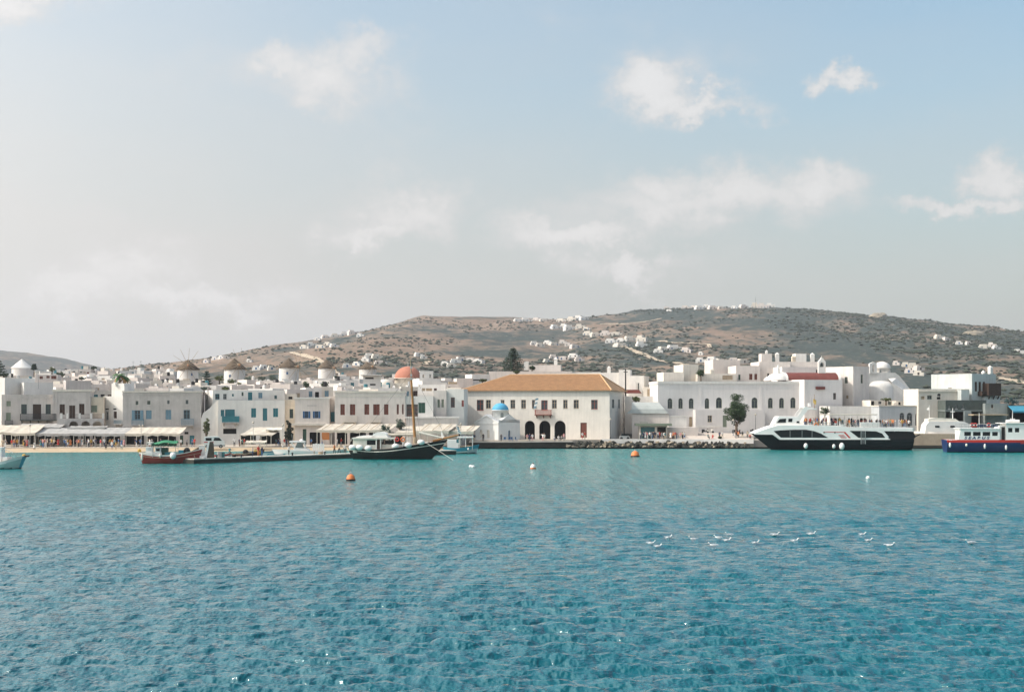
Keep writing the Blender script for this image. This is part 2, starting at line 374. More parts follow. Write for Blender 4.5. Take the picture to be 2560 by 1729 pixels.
# ---- land
def land_material():
    m = bpy.data.materials.new('dry hillside'); m.use_nodes = True; nt = m.node_tree; N = nt.nodes; L = nt.links; b = N['Principled BSDF']
    b.inputs['Roughness'].default_value = .95; b.inputs['Specular IOR Level'].default_value = .1
    g = N.new('ShaderNodeNewGeometry')
    def noi(sx, sy, sz, sc_, det, r_=.6):
        mp = N.new('ShaderNodeMapping'); mp.inputs['Scale'].default_value = (sx, sy, sz); L.new(g.outputs['Position'], mp.inputs[0])
        n = N.new('ShaderNodeTexNoise'); n.inputs['Scale'].default_value = sc_; n.inputs['Detail'].default_value = det; n.inputs['Roughness'].default_value = r_
        L.new(mp.outputs[0], n.inputs['Vector']); return n.outputs['Fac']
    def rng(s, a, b_, c=0., d=1.):
        q = N.new('ShaderNodeMapRange'); L.new(s, q.inputs[0]); q.inputs[1].default_value = a; q.inputs[2].default_value = b_; q.inputs[3].default_value = c; q.inputs[4].default_value = d; return q.outputs[0]
    def mix(f, a, c):
        q = N.new('ShaderNodeMix'); q.data_type = 'RGBA'; L.new(f, q.inputs['Factor'])
        for s, v in ((q.inputs['A'], a), (q.inputs['B'], c)):
            if isinstance(v, tuple): s.default_value = (*v, 1)
            else: L.new(v, s)
        return q.outputs['Result']
    c = mix(rng(noi(1, .5, 1, .02, 6), .35, .65), (.19, .132, .096), (.265, .19, .14))
    c = mix(rng(noi(1, .6, 1, .12, 5), .5, .64, 0, .8), c, (.14, .118, .085))
    sp = N.new('ShaderNodeSeparateXYZ'); L.new(g.outputs['Position'], sp.inputs[0])
    # scrub with cloud shade painted into its colour: thicker to the west (right)
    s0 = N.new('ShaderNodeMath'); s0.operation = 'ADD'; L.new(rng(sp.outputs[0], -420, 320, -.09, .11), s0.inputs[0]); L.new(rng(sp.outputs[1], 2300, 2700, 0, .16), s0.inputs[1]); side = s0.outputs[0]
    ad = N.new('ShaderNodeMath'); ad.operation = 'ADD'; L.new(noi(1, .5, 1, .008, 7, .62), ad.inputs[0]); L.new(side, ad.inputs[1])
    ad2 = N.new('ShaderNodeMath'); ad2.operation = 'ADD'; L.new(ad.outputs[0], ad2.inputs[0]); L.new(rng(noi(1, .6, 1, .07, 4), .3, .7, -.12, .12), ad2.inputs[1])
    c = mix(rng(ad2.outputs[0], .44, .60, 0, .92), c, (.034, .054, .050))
    c = mix(rng(noi(1, .6, 1, .25, 3), .60, .70, 0, .6), c, (.27, .225, .175))
    L.new(c, b.inputs['Base Color'])
    bp = N.new('ShaderNodeBump'); bp.inputs['Strength'].default_value = .6; bp.inputs['Distance'].default_value = 1.5
    L.new(noi(1, 1, 1, .3, 4), bp.inputs['Height']); L.new(bp.outputs[0], b.inputs['Normal'])
    return m
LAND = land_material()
ys = np.concatenate([np.linspace(297, 620, 70), np.linspace(626, 1500, 150), np.linspace(1504, 2150, 190), np.linspace(2160, 4200, 70)])
ts = np.linspace(-1, 1, 520)
Yg, Tg = np.meshgrid(ys, ts, indexing='ij'); Xg = Tg * (260 + Yg * .62)
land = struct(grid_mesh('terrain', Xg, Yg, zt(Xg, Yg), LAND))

# ---- water: real waves, finer near the shore the camera stands on
def water_material():
    m = bpy.data.materials.new('sea water'); m.use_nodes = True; nt = m.node_tree; N = nt.nodes; L = nt.links; b = N['Principled BSDF']
    b.inputs['Roughness'].default_value = .06; b.inputs['IOR'].default_value = 1.333; b.inputs['Specular IOR Level'].default_value = WSPEC
    g = N.new('ShaderNodeNewGeometry'); sp = N.new('ShaderNodeSeparateXYZ'); L.new(g.outputs['Position'], sp.inputs[0])
    mr = N.new('ShaderNodeMapRange'); mr.interpolation_type = 'SMOOTHSTEP'; L.new(sp.outputs[1], mr.inputs[0]); mr.inputs[1].default_value = 70; mr.inputs[2].default_value = 270
    n0 = N.new('ShaderNodeTexNoise'); n0.inputs['Scale'].default_value = .02; n0.inputs['Detail'].default_value = 3; L.new(g.outputs['Position'], n0.inputs['Vector'])
    ad = N.new('ShaderNodeMath'); ad.operation = 'MULTIPLY_ADD'; L.new(n0.outputs['Fac'], ad.inputs[0]); ad.inputs[1].default_value = .5; ad.use_clamp = True
    s2 = N.new('ShaderNodeMath'); s2.operation = 'SUBTRACT'; L.new(mr.outputs[0], s2.inputs[0]); s2.inputs[1].default_value = .25; L.new(s2.outputs[0], ad.inputs[2])
    mx = N.new('ShaderNodeMix'); mx.data_type = 'RGBA'; L.new(ad.outputs[0], mx.inputs['Factor'])
    mx.inputs['A'].default_value = (*WDEEP, 1); mx.inputs['B'].default_value = (*WSHAL, 1)      # deep blue, shallow turquoise over sand
    L.new(mx.outputs['Result'], b.inputs['Base Color'])
    ro = N.new('ShaderNodeMapRange'); L.new(sp.outputs[1], ro.inputs[0]); ro.inputs[1].default_value = 90; ro.inputs[2].default_value = 230; ro.inputs[3].default_value = .06; ro.inputs[4].default_value = .20; L.new(ro.outputs[0], b.inputs['Roughness'])   # unresolved ripples
    hs = None
    for (sx, sy, s_, w) in ((1, 2.4, .45, 1.0), (1, 2.0, 1.5, .55), (1, 1.7, 4.5, .20), (1, 1.2, 12., .06)):
        mp = N.new('ShaderNodeMapping'); mp.inputs['Scale'].default_value = (sx, sy, 1); mp.inputs['Rotation'].default_value = (0, 0, .25); L.new(g.outputs['Position'], mp.inputs[0])
        n = N.new('ShaderNodeTexNoise'); n.inputs['Scale'].default_value = s_; n.inputs['Detail'].default_value = 2; n.inputs['Distortion'].default_value = .4; L.new(mp.outputs[0], n.inputs['Vector'])
        q = N.new('ShaderNodeMath'); q.operation = 'MULTIPLY_ADD'; L.new(n.outputs['Fac'], q.inputs[0]); q.inputs[1].default_value = w
        if hs is None: q.inputs[2].default_value = 0
        else: L.new(hs, q.inputs[2])
        hs = q.outputs[0]
    bp = N.new('ShaderNodeBump'); bp.inputs['Strength'].default_value = WBUMP; bp.inputs['Distance'].default_value = .22
    st = None                                              # ruffled and smoother patches
    for (sx, sy, s_, w) in ((1, .55, .9, .6), (1, .4, .22, .5)):
        mp = N.new('ShaderNodeMapping'); mp.inputs['Scale'].default_value = (sx, sy, 1); mp.inputs['Rotation'].default_value = (0, 0, .1); L.new(g.outputs['Position'], mp.inputs[0])
        n = N.new('ShaderNodeTexNoise'); n.inputs['Scale'].default_value = s_; n.inputs['Detail'].default_value = 3; L.new(mp.outputs[0], n.inputs['Vector'])
        r_ = N.new('ShaderNodeMapRange'); L.new(n.outputs['Fac'], r_.inputs[0]); r_.inputs[1].default_value = .36; r_.inputs[2].default_value = .64; r_.inputs[3].default_value = .0; r_.inputs[4].default_value = w * 2.2
        if st is None: st = r_.outputs[0]
        else:
            q = N.new('ShaderNodeMath'); q.operation = 'ADD'; L.new(st, q.inputs[0]); L.new(r_.outputs[0], q.inputs[1]); st = q.outputs[0]
    far = N.new('ShaderNodeMapRange'); L.new(sp.outputs[1], far.inputs[0]); far.inputs[1].default_value = 105; far.inputs[2].default_value = 210
    mp = N.new('ShaderNodeMapping'); mp.inputs['Scale'].default_value = (1, .10, 1); mp.inputs['Rotation'].default_value = (0, 0, .03); L.new(g.outputs['Position'], mp.inputs[0])
    n = N.new('ShaderNodeTexNoise'); n.inputs['Scale'].default_value = .75; n.inputs['Detail'].default_value = 4; n.inputs['Roughness'].default_value = .7; L.new(mp.outputs[0], n.inputs['Vector'])
    r_ = N.new('ShaderNodeMapRange'); L.new(n.outputs['Fac'], r_.inputs[0]); r_.inputs[1].default_value = .40; r_.inputs[2].default_value = .60; r_.inputs[3].default_value = -1.2; r_.inputs[4].default_value = 3.2
    q = N.new('ShaderNodeMath'); q.operation = 'MULTIPLY_ADD'; L.new(r_.outputs[0], q.inputs[0]); L.new(far.outputs[0], q.inputs[1]); L.new(st, q.inputs[2]); st = q.outputs[0]
    q = N.new('ShaderNodeMath'); q.operation = 'MULTIPLY'; L.new(st, q.inputs[0]); L.new(hs, q.inputs[1])
    L.new(q.outputs[0], bp.inputs['Height']); L.new(bp.outputs[0], b.inputs['Normal'])
    return m
WSPEC, WBUMP = 1.0, .8
WDEEP, WSHAL = (.0, .090, .117), (.0, .205, .198)
WATER = water_material()
def waves(X, Y, cell):
    rs = np.random.RandomState(11); Z = np.zeros_like(X); DX = np.zeros_like(X); DY = np.zeros_like(X)
    for i in range(56):
        lam = .38 * (2.6 / .38) ** (rs.rand() ** 1.15); th = rs.normal(0, .5) - .25
        k = 2 * np.pi / lam; dx, dy = math.sin(th), -math.cos(th); ph = rs.rand() * 6.283
        amp = .0098 * lam ** .93 * (.6 + .8 * rs.rand()); lod = np.clip(lam / (2.6 * cell) - .4, 0, 1)
        w = k * (dx * X + dy * Y) + ph + 1.3 * vnoise(X / (lam * 2.2) + i, Y / (lam * 2.2) + 3 * i)
        a = amp * lod; Z += a * np.sin(w); DX -= .8 * a * dx * np.cos(w); DY -= .95 * a * dy * np.cos(w)
    gust = 1 + .9 * fbm(X / 26., Y / 40., 2)
    return X + DX, Y + DY * .8, Z * np.clip(gust, .45, 1.6)
inv = np.linspace(1 / 26., 1 / 312., 740); yr_ = 1 / inv; tw = np.linspace(-1, 1, 1120)
Yw, Tw = np.meshgrid(yr_, tw, indexing='ij'); Xw = Tw * (.385 * Yw + 24)
cell = np.maximum(np.gradient(yr_)[:, None] * np.ones_like(Tw), (.385 * Yw + 24) * (tw[1] - tw[0]))
wx, wy, wz = waves(Xw, Yw, cell)
struct(grid_mesh('sea_water', wx, wy, wz, WATER))
sea = MB().face([(-6000, -3000, -.32), (6000, -3000, -.32), (6000, 6000, -.32), (-6000, 6000, -.32)]).build('open_sea', WATER); struct(sea)

# ---- beach, promenade, quays
def strip(name, pts, m, zs, rows):
    pass
def beach():
    # px column -> distance of the waterline and of the promenade edge
    P = [(-420, 262, 279), (0, 270, 284), (150, 272, 286), (350, 276, 287), (520, 279, 288), (700, 282, 290), (900, 286, 292), (1080, 292, 297), (1180, 299, 303)]
    n = 120; px = np.linspace(-420, 1180, n); a = np.interp(px, [p[0] for p in P], [p[1] for p in P]); b = np.interp(px, [p[0] for p in P], [p[2] for p in P])
    rows = 9; X = np.zeros((rows, n)); Y = X.copy(); Z = X.copy()
    for j in range(rows):
        t = j / (rows - 1); y = a - 4 + (b - a + 4.6) * t; Y[j] = y; X[j] = kx(px) * y
        Z[j] = -.5 + 1.02 * t ** .8 + .05 * fbm(X[j] / 2., y / 2., 3)
    struct(grid_mesh('beach', X, Y, Z, SAND))
    v = []; m = MB()
    top = [(kx(p) * q, q) for p, q in zip(px[::6], b[::6])]
    back = [(x, 312) for x, y in top]
    for i in range(len(top) - 1):
        m.face([(*top[i], .62), (*top[i + 1], .62), (*back[i + 1], .72), (*back[i], .72)], PAVE)
        m.face([(*top[i], .62), (*top[i + 1], .62), (*top[i + 1], -.2), (*top[i], -.2)], CONCRETE)
    struct(m.build('promenade', PAVE))
beach()
QZ = 1.55
def quay():
    m = MB()
    edge = [(1176, 307), (1300, 307), (1420, 310), (1500, 312), (1640, 312), (1760, 311), (1880, 309), (2000, 312), (2280, 312), (2700, 312)]
    e = [(kx(p) * d, d) for p, d in edge]
    m.slab(e + [(e[-1][0], 345), (e[0][0], 345)], -1.2, QZ - .02, PAVE)
    q = struct(m.build('quay', PAVE))
    # chapel landing: low dark faced block
    a = [at(1172, 0, 303), at(1305, 0, 304.5), at(1432, 0, 307)]
    c = MB().slab([(a[0].x, 303), (a[1].x, 304), (a[2].x, 306.5), (a[2].x, 316), (a[0].x, 312)], -1.0, 1.12, WETROCK); struct(c.build('chapel_landing', WETROCK))
    c = MB().slab([(a[0].x - .05, 302.9), (a[1].x, 303.9), (a[2].x, 306.4), (a[2].x, 316), (a[0].x - .05, 312)], 1.12, 1.3, CONCRETE); struct(c.build('landing_paving', CONCRETE))
    # white kerb wall along the boulders
    k = MB()
    kk = [(1503, 311.2), (1640, 311.2), (1760, 310.2), (1884, 308.2)]
    for i in range(3):
        p, q2 = kk[i], kk[i + 1]; x0, x1 = kx(p[0]) * p[1], kx(q2[0]) * q2[1]
        k.slab([(x0, p[1]), (x1, q2[1]), (x1, q2[1] + .7), (x0, p[1] + .7)], .75, QZ + .12, QUAYW)
    struct(k.build('kerb', QUAYW))
    # boulders piled below the kerb: each stone a piece of the bank
    bank = MB()
    bl = [(1418, 306.5), (1500, 308.5), (1640, 308.5), (1760, 307.5), (1884, 305.8)]; bb = [(p, d + 3.4) for p, d in bl]
    for i in range(4):
        p, q2, r_, s_ = bl[i], bl[i + 1], bb[i + 1], bb[i]
        bank.face([(kx(p[0]) * p[1], p[1], -.4), (kx(q2[0]) * q2[1], q2[1], -.4), (kx(r_[0]) * r_[1], r_[1], .95), (kx(s_[0]) * s_[1], s_[1], .95)])
    b = struct(bank.build('boulder_bank', WETROCK))
    r2 = random.Random(5); proto = []
    for s_ in range(5):
        mb = MB().ball((0, 0, 0), 1, 1, 1, 6, 4)
        vs = []
        for (x, y, z) in mb.v:
            f = 1 + .75 * (r2.random() - .5); vs.append((x * f, y * f, z * f))
        mb.v = vs; o = mb.build('boulder', ROCK if s_ < 3 else WETROCK, b); proto.append(o)
    made = 0; px = 1422
    while px < 1880:
        for row in range(3):
            if r2.random() < .12: continue
            d = np.interp(px, [p for p, q_ in bl], [q_ for p, q_ in bl]) - .4 + row * .95 + r2.random() * .5; i = r2.choice([0, 1, 2, 3, 4, 3, 4]) if px < 1700 else r2.choice([0, 3, 4, 4, 3])
            o = proto[i] if made < 5 and i == made else proto[i].copy()
            if o is not proto[i]: C.objects.link(o)
            else: made += 1
            s_ = r2.uniform(.32, .72) * (1.0 if px < 1700 else .8)
            o.location = (kx(px + r2.uniform(-4, 4)) * d, d, .02 + row * .42 + r2.uniform(-.1, .1)); o.scale = (s_ * r2.uniform(.8, 1.4), s_, s_ * r2.uniform(.6, .9))
            o.rotation_euler = (r2.uniform(-.4, .4), r2.uniform(-.4, .4), r2.uniform(0, 6)); o.parent = b
        px += r2.uniform(8, 13)
    for i in range(5):
        if proto[i].location.length < 1: proto[i].location = (kx(1450 + 60 * i) * 308, 308, .1); proto[i].scale = (.5, .5, .4)
    # right hand quay face, dark and wet, behind ferry and water bus
    w = MB().slab([(kx(2040) * 309, 309), (kx(2700) * 306, 306), (kx(2700) * 306, 312), (kx(2040) * 309, 312)], -1, .95, WETROCK); struct(w.build('dark_quay_face', WETROCK))
    t = MB(); x0, x1 = kx(2272) * 304, kx(2380) * 304
    t.slab([(x0, 303.4), (x1, 302.6), (x1, 306), (x0, 306)], -.6, .55, WETROCK)
    t.slab([(x0 + .6, 303.9), (x1 + 1, 303.2), (x1 + 1, 306.2), (x0 + .6, 306.2)], .55, 3.0, mat('tan stone wall', (.42, .34, .25), .9, .2, .8, .5, 4))
    tag(t.build('jetty_wall', WETROCK), 'low tan stone wall on the dark quay between the ferry and the water bus', 'wall')
quay()
def pier():
    # narrow stone jetty in front of the beach
    L0, L1 = (484, 1158.5, 1146.5), (910, 1141, 1131)          # column, waterline row, deck edge row (front)
    def pt(c, row): d = water_d(row); return Vector((kx(c) * d, d))
    a, b = pt(484, 1159), pt(915, 1143.5)
    zdeck = 0.80
    n = Vector((-(b - a).y, (b - a).x)).normalized() * 3.4
    e = b + (b - a).normalized() * 22
    m = MB().slab([a, e, e + n, a + n - (b - a).normalized() * .4], -1.0, zdeck - .16, WETROCK)
    o = struct(m.build('pier', WETROCK))
    d = MB(); L = (e - a).length; q = (e - a) / L; t = 0; r2 = random.Random(2); proto = None
    while t < L - .2:                                          # deck slabs, one by one
        w = r2.uniform(1.5, 2.3); w = min(w, L - t); z1 = zdeck + r2.uniform(-.015, .02)
        p0, p1 = a + q * t - n.normalized() * .12, a + q * (t + w - .05) - n.normalized() * .12
        MB().slab([p0, p1, p1 + n * 1.02, p0 + n * 1.02], zdeck - .155, z1, CONCRETE).build('paving_slab', CONCRETE, o); t += w
    return a, b, n, zdeck, q
PA, PB, PN, PZ, PQ = pier()
# ================================================================== BUILDINGS
COL = dict(brown=BROWN, redb=REDB, red=RED, teal=TEAL, blue=BLUE, lblue=LBLUE, green=GREENP, olive=OLIVE, frame=FRAME, grey=GREYF, wood=WOODL)
def arch_pts(u0, u1, z0, z1, n=8):
    r_ = (u1 - u0) / 2; c = (u0 + u1) / 2; zs = z1 - r_
    return [(u0, z0), (u1, z0)] + [(c + r_ * math.cos(math.pi * i / n), zs + r_ * math.sin(math.pi * i / n)) for i in range(n + 1)]
def holed(mb, u0, u1, z0, z1, holes, T, rec, m):
    """a wall sheet from u0..u1, z0..z1 with openings (u0,u1,z0,z1,arched) whose sides go rec deep; T maps (u,d,z) to x,y,z"""
    us = sorted({u0, u1} | {min(max(h[i], u0), u1) for h in holes for i in (0, 1)}); zs = sorted({z0, z1} | {min(max(h[i], z0), z1) for h in holes for i in (2, 3)})
    for i in range(len(us) - 1):
        for j in range(len(zs) - 1):
            if us[i + 1] - us[i] < 1e-5 or zs[j + 1] - zs[j] < 1e-5: continue
            uc, zc = (us[i] + us[i + 1]) / 2, (zs[j] + zs[j + 1]) / 2
            if any(h[0] < uc < h[1] and h[2] < zc < h[3] for h in holes): continue
            mb.face([T(us[i], 0, zs[j]), T(us[i + 1], 0, zs[j]), T(us[i + 1], 0, zs[j + 1]), T(us[i], 0, zs[j + 1])], m)
    for (a, b, c, d, ar) in holes:
        if ar:
            pts = arch_pts(a, b, c, d); n = len(pts)
            for i in range(n):
                p, q = pts[i], pts[(i + 1) % n]; mb.face([T(p[0], 0, p[1]), T(q[0], 0, q[1]), T(q[0], rec, q[1]), T(p[0], rec, p[1])], m)
            top = pts[2:]; mid = len(top) // 2
            for i in range(mid): mb.face([T(b, 0, d), T(top[i][0], 0, top[i][1]), T(top[i + 1][0], 0, top[i + 1][1])], m)
            for i in range(mid, len(top) - 1): mb.face([T(a, 0, d), T(top[i][0], 0, top[i][1]), T(top[i + 1][0], 0, top[i + 1][1])], m)
        else:
            pts = [(a, c), (b, c), (b, d), (a, d)]
            for i in range(4):
                p, q = pts[i], pts[(i + 1) % 4]; mb.face([T(p[0], 0, p[1]), T(q[0], 0, q[1]), T(q[0], rec, q[1]), T(p[0], rec, p[1])], m)
def tbox(mb, T, u0, u1, d0, d1, z0, z1, m):
    v = [T(u, d, z) for z in (z0, z1) for d in (d0, d1) for u in (u0, u1)]
    mb.poly(v, [(0, 2, 3, 1), (4, 5, 7, 6), (0, 1, 5, 4), (2, 6, 7, 3), (0, 4, 6, 2), (1, 3, 7, 5)], m)
def tpoly(mb, T, pts, d0, d1, m):
    n = len(pts); v = [T(u, d0, z) for u, z in pts] + [T(u, d1, z) for u, z in pts]
    mb.poly(v, [(i, (i + 1) % n, n + (i + 1) % n, n + i) for i in range(n)] + [tuple(range(n)), tuple(range(n, 2 * n))], m)
REC = .28
def fitting(t, T, h, kind):
    """what stands in an opening: window, shutters, door or a dark shop interior"""
    a, b, c, d, ar = h; k, _, cn = kind.partition(':'); cm = COL.get(cn, FRAME); w = b - a; hh = d - c
    if k == 'void':
        mb = MB(); dp = 2.6
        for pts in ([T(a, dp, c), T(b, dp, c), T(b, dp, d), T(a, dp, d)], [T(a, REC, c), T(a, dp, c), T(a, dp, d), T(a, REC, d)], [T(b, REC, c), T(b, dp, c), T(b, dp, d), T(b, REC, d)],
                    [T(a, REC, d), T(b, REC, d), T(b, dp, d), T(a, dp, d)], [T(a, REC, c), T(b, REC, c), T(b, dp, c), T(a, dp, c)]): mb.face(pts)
        mb.build('shop_interior', DARK, t); return  # room walls coloured near black to carry the shade inside
    if k == 'dark':
        mb = MB()
        if ar: mb.face([T(u, REC - .02, z) for u, z in arch_pts(a, b, c, d)])
        else: mb.face([T(a, REC - .02, c), T(b, REC - .02, c), T(b, REC - .02, d), T(a, REC - .02, d)])
        mb.build('window', DARK if cn == '' else cm, t); return
    if k == 'shut':                                     # closed shutters: two leaves with rails
        m_ = (a + b) / 2; g = .02
        for (p, q) in ((a, m_ - g), (m_ + g, b)):
            mb = MB(); tbox(mb, T, p, q, .10, .15, c, d, cm); tbox(mb, T, p + .08, q - .08, .085, .10, c + .1, (c + d) / 2 - .05, cm); tbox(mb, T, p + .08, q - .08, .085, .10, (c + d) / 2 + .05, d - .1, cm)
            mb.build('shutter', cm, t)
        return
    if k == 'door':
        mb = MB(); tbox(mb, T, a, b, .16, .22, c, d, cm); o = mb.build('door', cm, t)
        mb = MB(); tbox(mb, T, a + .12, (a + b) / 2 - .05, .14, .16, c + .3, d - .2, cm); tbox(mb, T, (a + b) / 2 + .05, b - .12, .14, .16, c + .3, d - .2, cm); mb.build('panel', cm, o); return
    # glazed window
    mb = MB()
    if ar: mb.face([T(u, .2, z) for u, z in arch_pts(a, b, c, d)])
    else: mb.face([T(a, .2, c), T(b, .2, c), T(b, .2, d), T(a, .2, d)])
    o = mb.build('window', GLASS, t)
    fr = MB(); f = .09; zt_ = d - (w / 2 if ar else 0)
    tbox(fr, T, a, a + f, .13, .195, c, zt_, cm); tbox(fr, T, b - f, b, .13, .195, c, zt_, cm); tbox(fr, T, a + f, b - f, .13, .195, c, c + f, cm)
    if ar:
        P = arch_pts(a, b, c, d, 8)[2:]; Q = arch_pts(a + f, b - f, c, d - f, 8)[2:]
        for i in range(8): tpoly(fr, T, [P[i], P[i + 1], Q[i + 1], Q[i]], .13, .195, cm)
        tbox(fr, T, a + f, b - f, .14, .195, zt_ - .04, zt_ + .04, cm)
    else: tbox(fr, T, a + f, b - f, .13, .195, d - f, d, cm)
    tbox(fr, T, (a + b) / 2 - .04, (a + b) / 2 + .04, .14, .195, c + f, zt_ - .04 if ar else d - f, cm)
    if hh > 1.2 and not ar: tbox(fr, T, a + f, b - f, .145, .195, c + hh * .62 - .03, c + hh * .62 + .03, cm)
    fr.build('frame', cm, o)
    if k == 'open':
        for (p, q) in ((a - w * .52, a - .03), (b + .03, b + w * .52)):
            mb = MB(); tbox(mb, T, p, q, -.06, -.01, c, d, cm); tbox(mb, T, p + .07, q - .07, -.075, -.06, c + .1, (c + d) / 2 - .05, cm); tbox(mb, T, p + .07, q - .07, -.075, -.06, (c + d) / 2 + .05, d - .1, cm)
            mb.build('shutter', cm, t)
    else:
        mb = MB(); tbox(mb, T, a - .08, b + .08, -.07, .12, c - .09, c - .005, WHITE); mb.build('sill', WHITE, o)

class House:
    def __init__(s, name, label, x0, x1, ytop, D, r=0, depth=9, m=WHITE, wins=(), lwins=(), rwins=(), cat='house', group=None, z0=None, cornice=None, roof=True, parapet=.35, xr=None, xc=None):
        f = s.f = Fac(xc if xc is not None else (x0 + x1) / 2, D, r)
        f.z0 = min(zground(f.c.x, f.c.y), 30) - .35 if z0 is None else z0; f.loc = (f.c.x, f.c.y, f.z0)
        s.u0, s.u1 = f.u(x0), f.u(x1); s.zt = f.z((x0 + x1) / 2, ytop); s.m = m
        if xr is not None: depth = f.v(xr, s.u1)          # depth read off the visible right hand wall
        s.depth = depth
        s.t = thing(name, label, cat, f.loc, f.r, group)
        TF = s.TF = lambda u, d, z: (u, d, z)
        TR = s.TR = lambda u, d, z: (s.u1 - d, u, z)
        TL = s.TL = lambda u, d, z: (s.u0 + d, u, z)
        mb = MB(); zt_ = s.zt
        hf = [(f.u(w[0]), f.u(w[1]), f.z((w[0] + w[1]) / 2, w[3]), f.z((w[0] + w[1]) / 2, w[2]), w[4].startswith('arch') or w[4].endswith('^')) for w in wins]
        def sideholes(ws, u):
            o = []
            for w in ws:
                a, b = sorted((f.v(w[0], u), f.v(w[1], u))); vc = (a + b) / 2
                o.append((a, b, f.zv(vc, u, w[3]), f.zv(vc, u, w[2]), w[4].startswith('arch') or w[4].endswith('^')))
            return o
        hr = sideholes(rwins, s.u1); hl = sideholes(lwins, s.u0)
        zf = lambda hs: [(a, b, max(c, .02), min(d, zt_ - .05), e) for a, b, c, d, e in hs]
        hf, hr, hl = zf(hf), zf(hr), zf(hl)
        holed(mb, s.u0, s.u1, 0, zt_, hf, TF, REC, m); holed(mb, 0, depth, 0, zt_, hr, TR, REC, m); holed(mb, 0, depth, 0, zt_, hl, TL, REC, m)
        mb.face([(s.u0, depth, 0), (s.u1, depth, 0), (s.u1, depth, zt_), (s.u0, depth, zt_)], m)
        if roof:
            q = .3; zi = zt_ - parapet; i0, i1, j0, j1 = s.u0 + q, s.u1 - q, q, depth - q
            mb.face([(s.u0, 0, zt_), (s.u1, 0, zt_), (i1, j0, zt_), (i0, j0, zt_)], m); mb.face([(s.u1, 0, zt_), (s.u1, depth, zt_), (i1, j1, zt_), (i1, j0, zt_)], m)
            mb.face([(s.u1, depth, zt_), (s.u0, depth, zt_), (i0, j1, zt_), (i1, j1, zt_)], m); mb.face([(s.u0, depth, zt_), (s.u0, 0, zt_), (i0, j0, zt_), (i0, j1, zt_)], m)
            for (a, b) in (((i0, j0), (i1, j0)), ((i1, j0), (i1, j1)), ((i1, j1), (i0, j1)), ((i0, j1), (i0, j0))): mb.face([(*a, zt_), (*b, zt_), (*b, zi), (*a, zi)], m)
            mb.face([(i0, j0, zi), (i1, j0, zi), (i1, j1, zi), (i0, j1, zi)], m)
        mb.build('wall', m, s.t)
        for hs, ws, T in ((hf, wins, TF), (hr, rwins, TR), (hl, lwins, TL)):
            for h, w in zip(hs, ws): fitting(s.t, T, h, w[4].rstrip('^'))
        if cornice: s.band(ytop + cornice[0], ytop + cornice[1], cornice[2] if len(cornice) > 2 else m)
    def band(s, y0, y1, m, out=.14, x0=None, x1=None, name='cornice'):
        f = s.f; pxm = CX + F * s.f.c.x / s.f.c.y
        a = s.u0 - out if x0 is None else f.u(x0); b = s.u1 + out if x1 is None else f.u(x1)
        mb = MB(); z0, z1 = f.z(pxm, y1), f.z(pxm, y0)
        mb.box(a, b, -out, .005, z0, z1)
        if x0 is None: mb.box(s.u1 + .003, s.u1 + out, .006, s.depth, z0, z1); mb.box(s.u0 - out, s.u0 - .003, .006, s.depth, z0, z1)
        return mb.build(name, m, s.t)
    def block(s, x0, x1, y0, y1, v0, v1, m, name, base=None):
        """a plain solid piece given by its picture rows, from v0 to v1 behind the front"""
        f = s.f; xm = (x0 + x1) / 2
        return MB().box(f.u(x0, v0), f.u(x1, v0), v0, v1, f.z(xm, y1, v0) if base is None else base, f.z(xm, y0, v0)).build(name, m, s.t)
    def balcony(s, x0, x1, yt, yb, m, out=1.0, slab=WHITE, solid=False, n=None, name='balcony'):
        f = s.f; a, b = f.u(x0, -out), f.u(x1, -out); xm = (x0 + x1) / 2; zb = f.z(xm, yb, -out); zt_ = f.z(xm, yt, -out)
        o = MB().box(a - .06, b + .06, -out - .06, -.004, zb - .18, zb, slab).build(name, slab, s.t)
        r_ = MB()
        if solid:
            r_.box(a, b, -out, -out + .05, zb, zt_); r_.box(a, a + .05, -out + .051, -.004, zb, zt_); r_.box(b - .05, b, -out + .051, -.004, zb, zt_)
        else:
            r_.box(a, b, -out, -out + .05, zt_ - .06, zt_); r_.box(a, a + .05, -out + .051, -.004, zt_ - .06, zt_); r_.box(b - .05, b, -out + .051, -.004, zt_ - .06, zt_)
            k = int((b - a) / .17) + 1
            for i in range(k + 1):
                x = a + (b - a - .06) * i / k; r_.box(x, x + .06, -out + .005, -out + .04, zb, zt_ - .061)
            for i in range(1, int(out / .22)): 
                y = -out + i * .22
                for x in (a + .008, b - .043): r_.box(x, x + .035, y, y + .035, zb, zt_ - .061)
        r_.build('railing', m, o)
        for x in np.linspace(a + .2, b - .35, max(2, int((b - a) / 1.6) + 1)):
            MB().poly([(x, -.004, zb - .19), (x + .15, -.004, zb - .19), (x + .15, -out * .8, zb - .19), (x, -out * .8, zb - .19), (x, -.004, zb - .8), (x + .15, -.004, zb - .8)],
                      [(0, 1, 2, 3), (0, 4, 5, 1), (3, 2, 5, 4), (0, 3, 4), (1, 5, 2)]).build('bracket', slab, o)
        return o

def chimney(h, px, y0, y1, w=.7, v=2.5, m=WHITE, cap=True):
    f = h.f; u = f.u(px, v); z0, z1 = f.z(px, y1, v), f.z(px, y0, v)
    mb = MB().box(u - w / 2, u + w / 2, v, v + w, z0 - .4, z1 - .35)
    mb.poly([(u - w / 2 - .08, v - .08, z1 - .35), (u + w / 2 + .08, v - .08, z1 - .35), (u + w / 2 + .08, v + w + .08, z1 - .35), (u - w / 2 - .08, v + w + .08, z1 - .35), (u, v + w / 2, z1 + .2)], [(0, 1, 4), (1, 2, 4), (2, 3, 4), (3, 0, 4), (3, 2, 1, 0)])
    return mb.build('chimney', m, h.t)

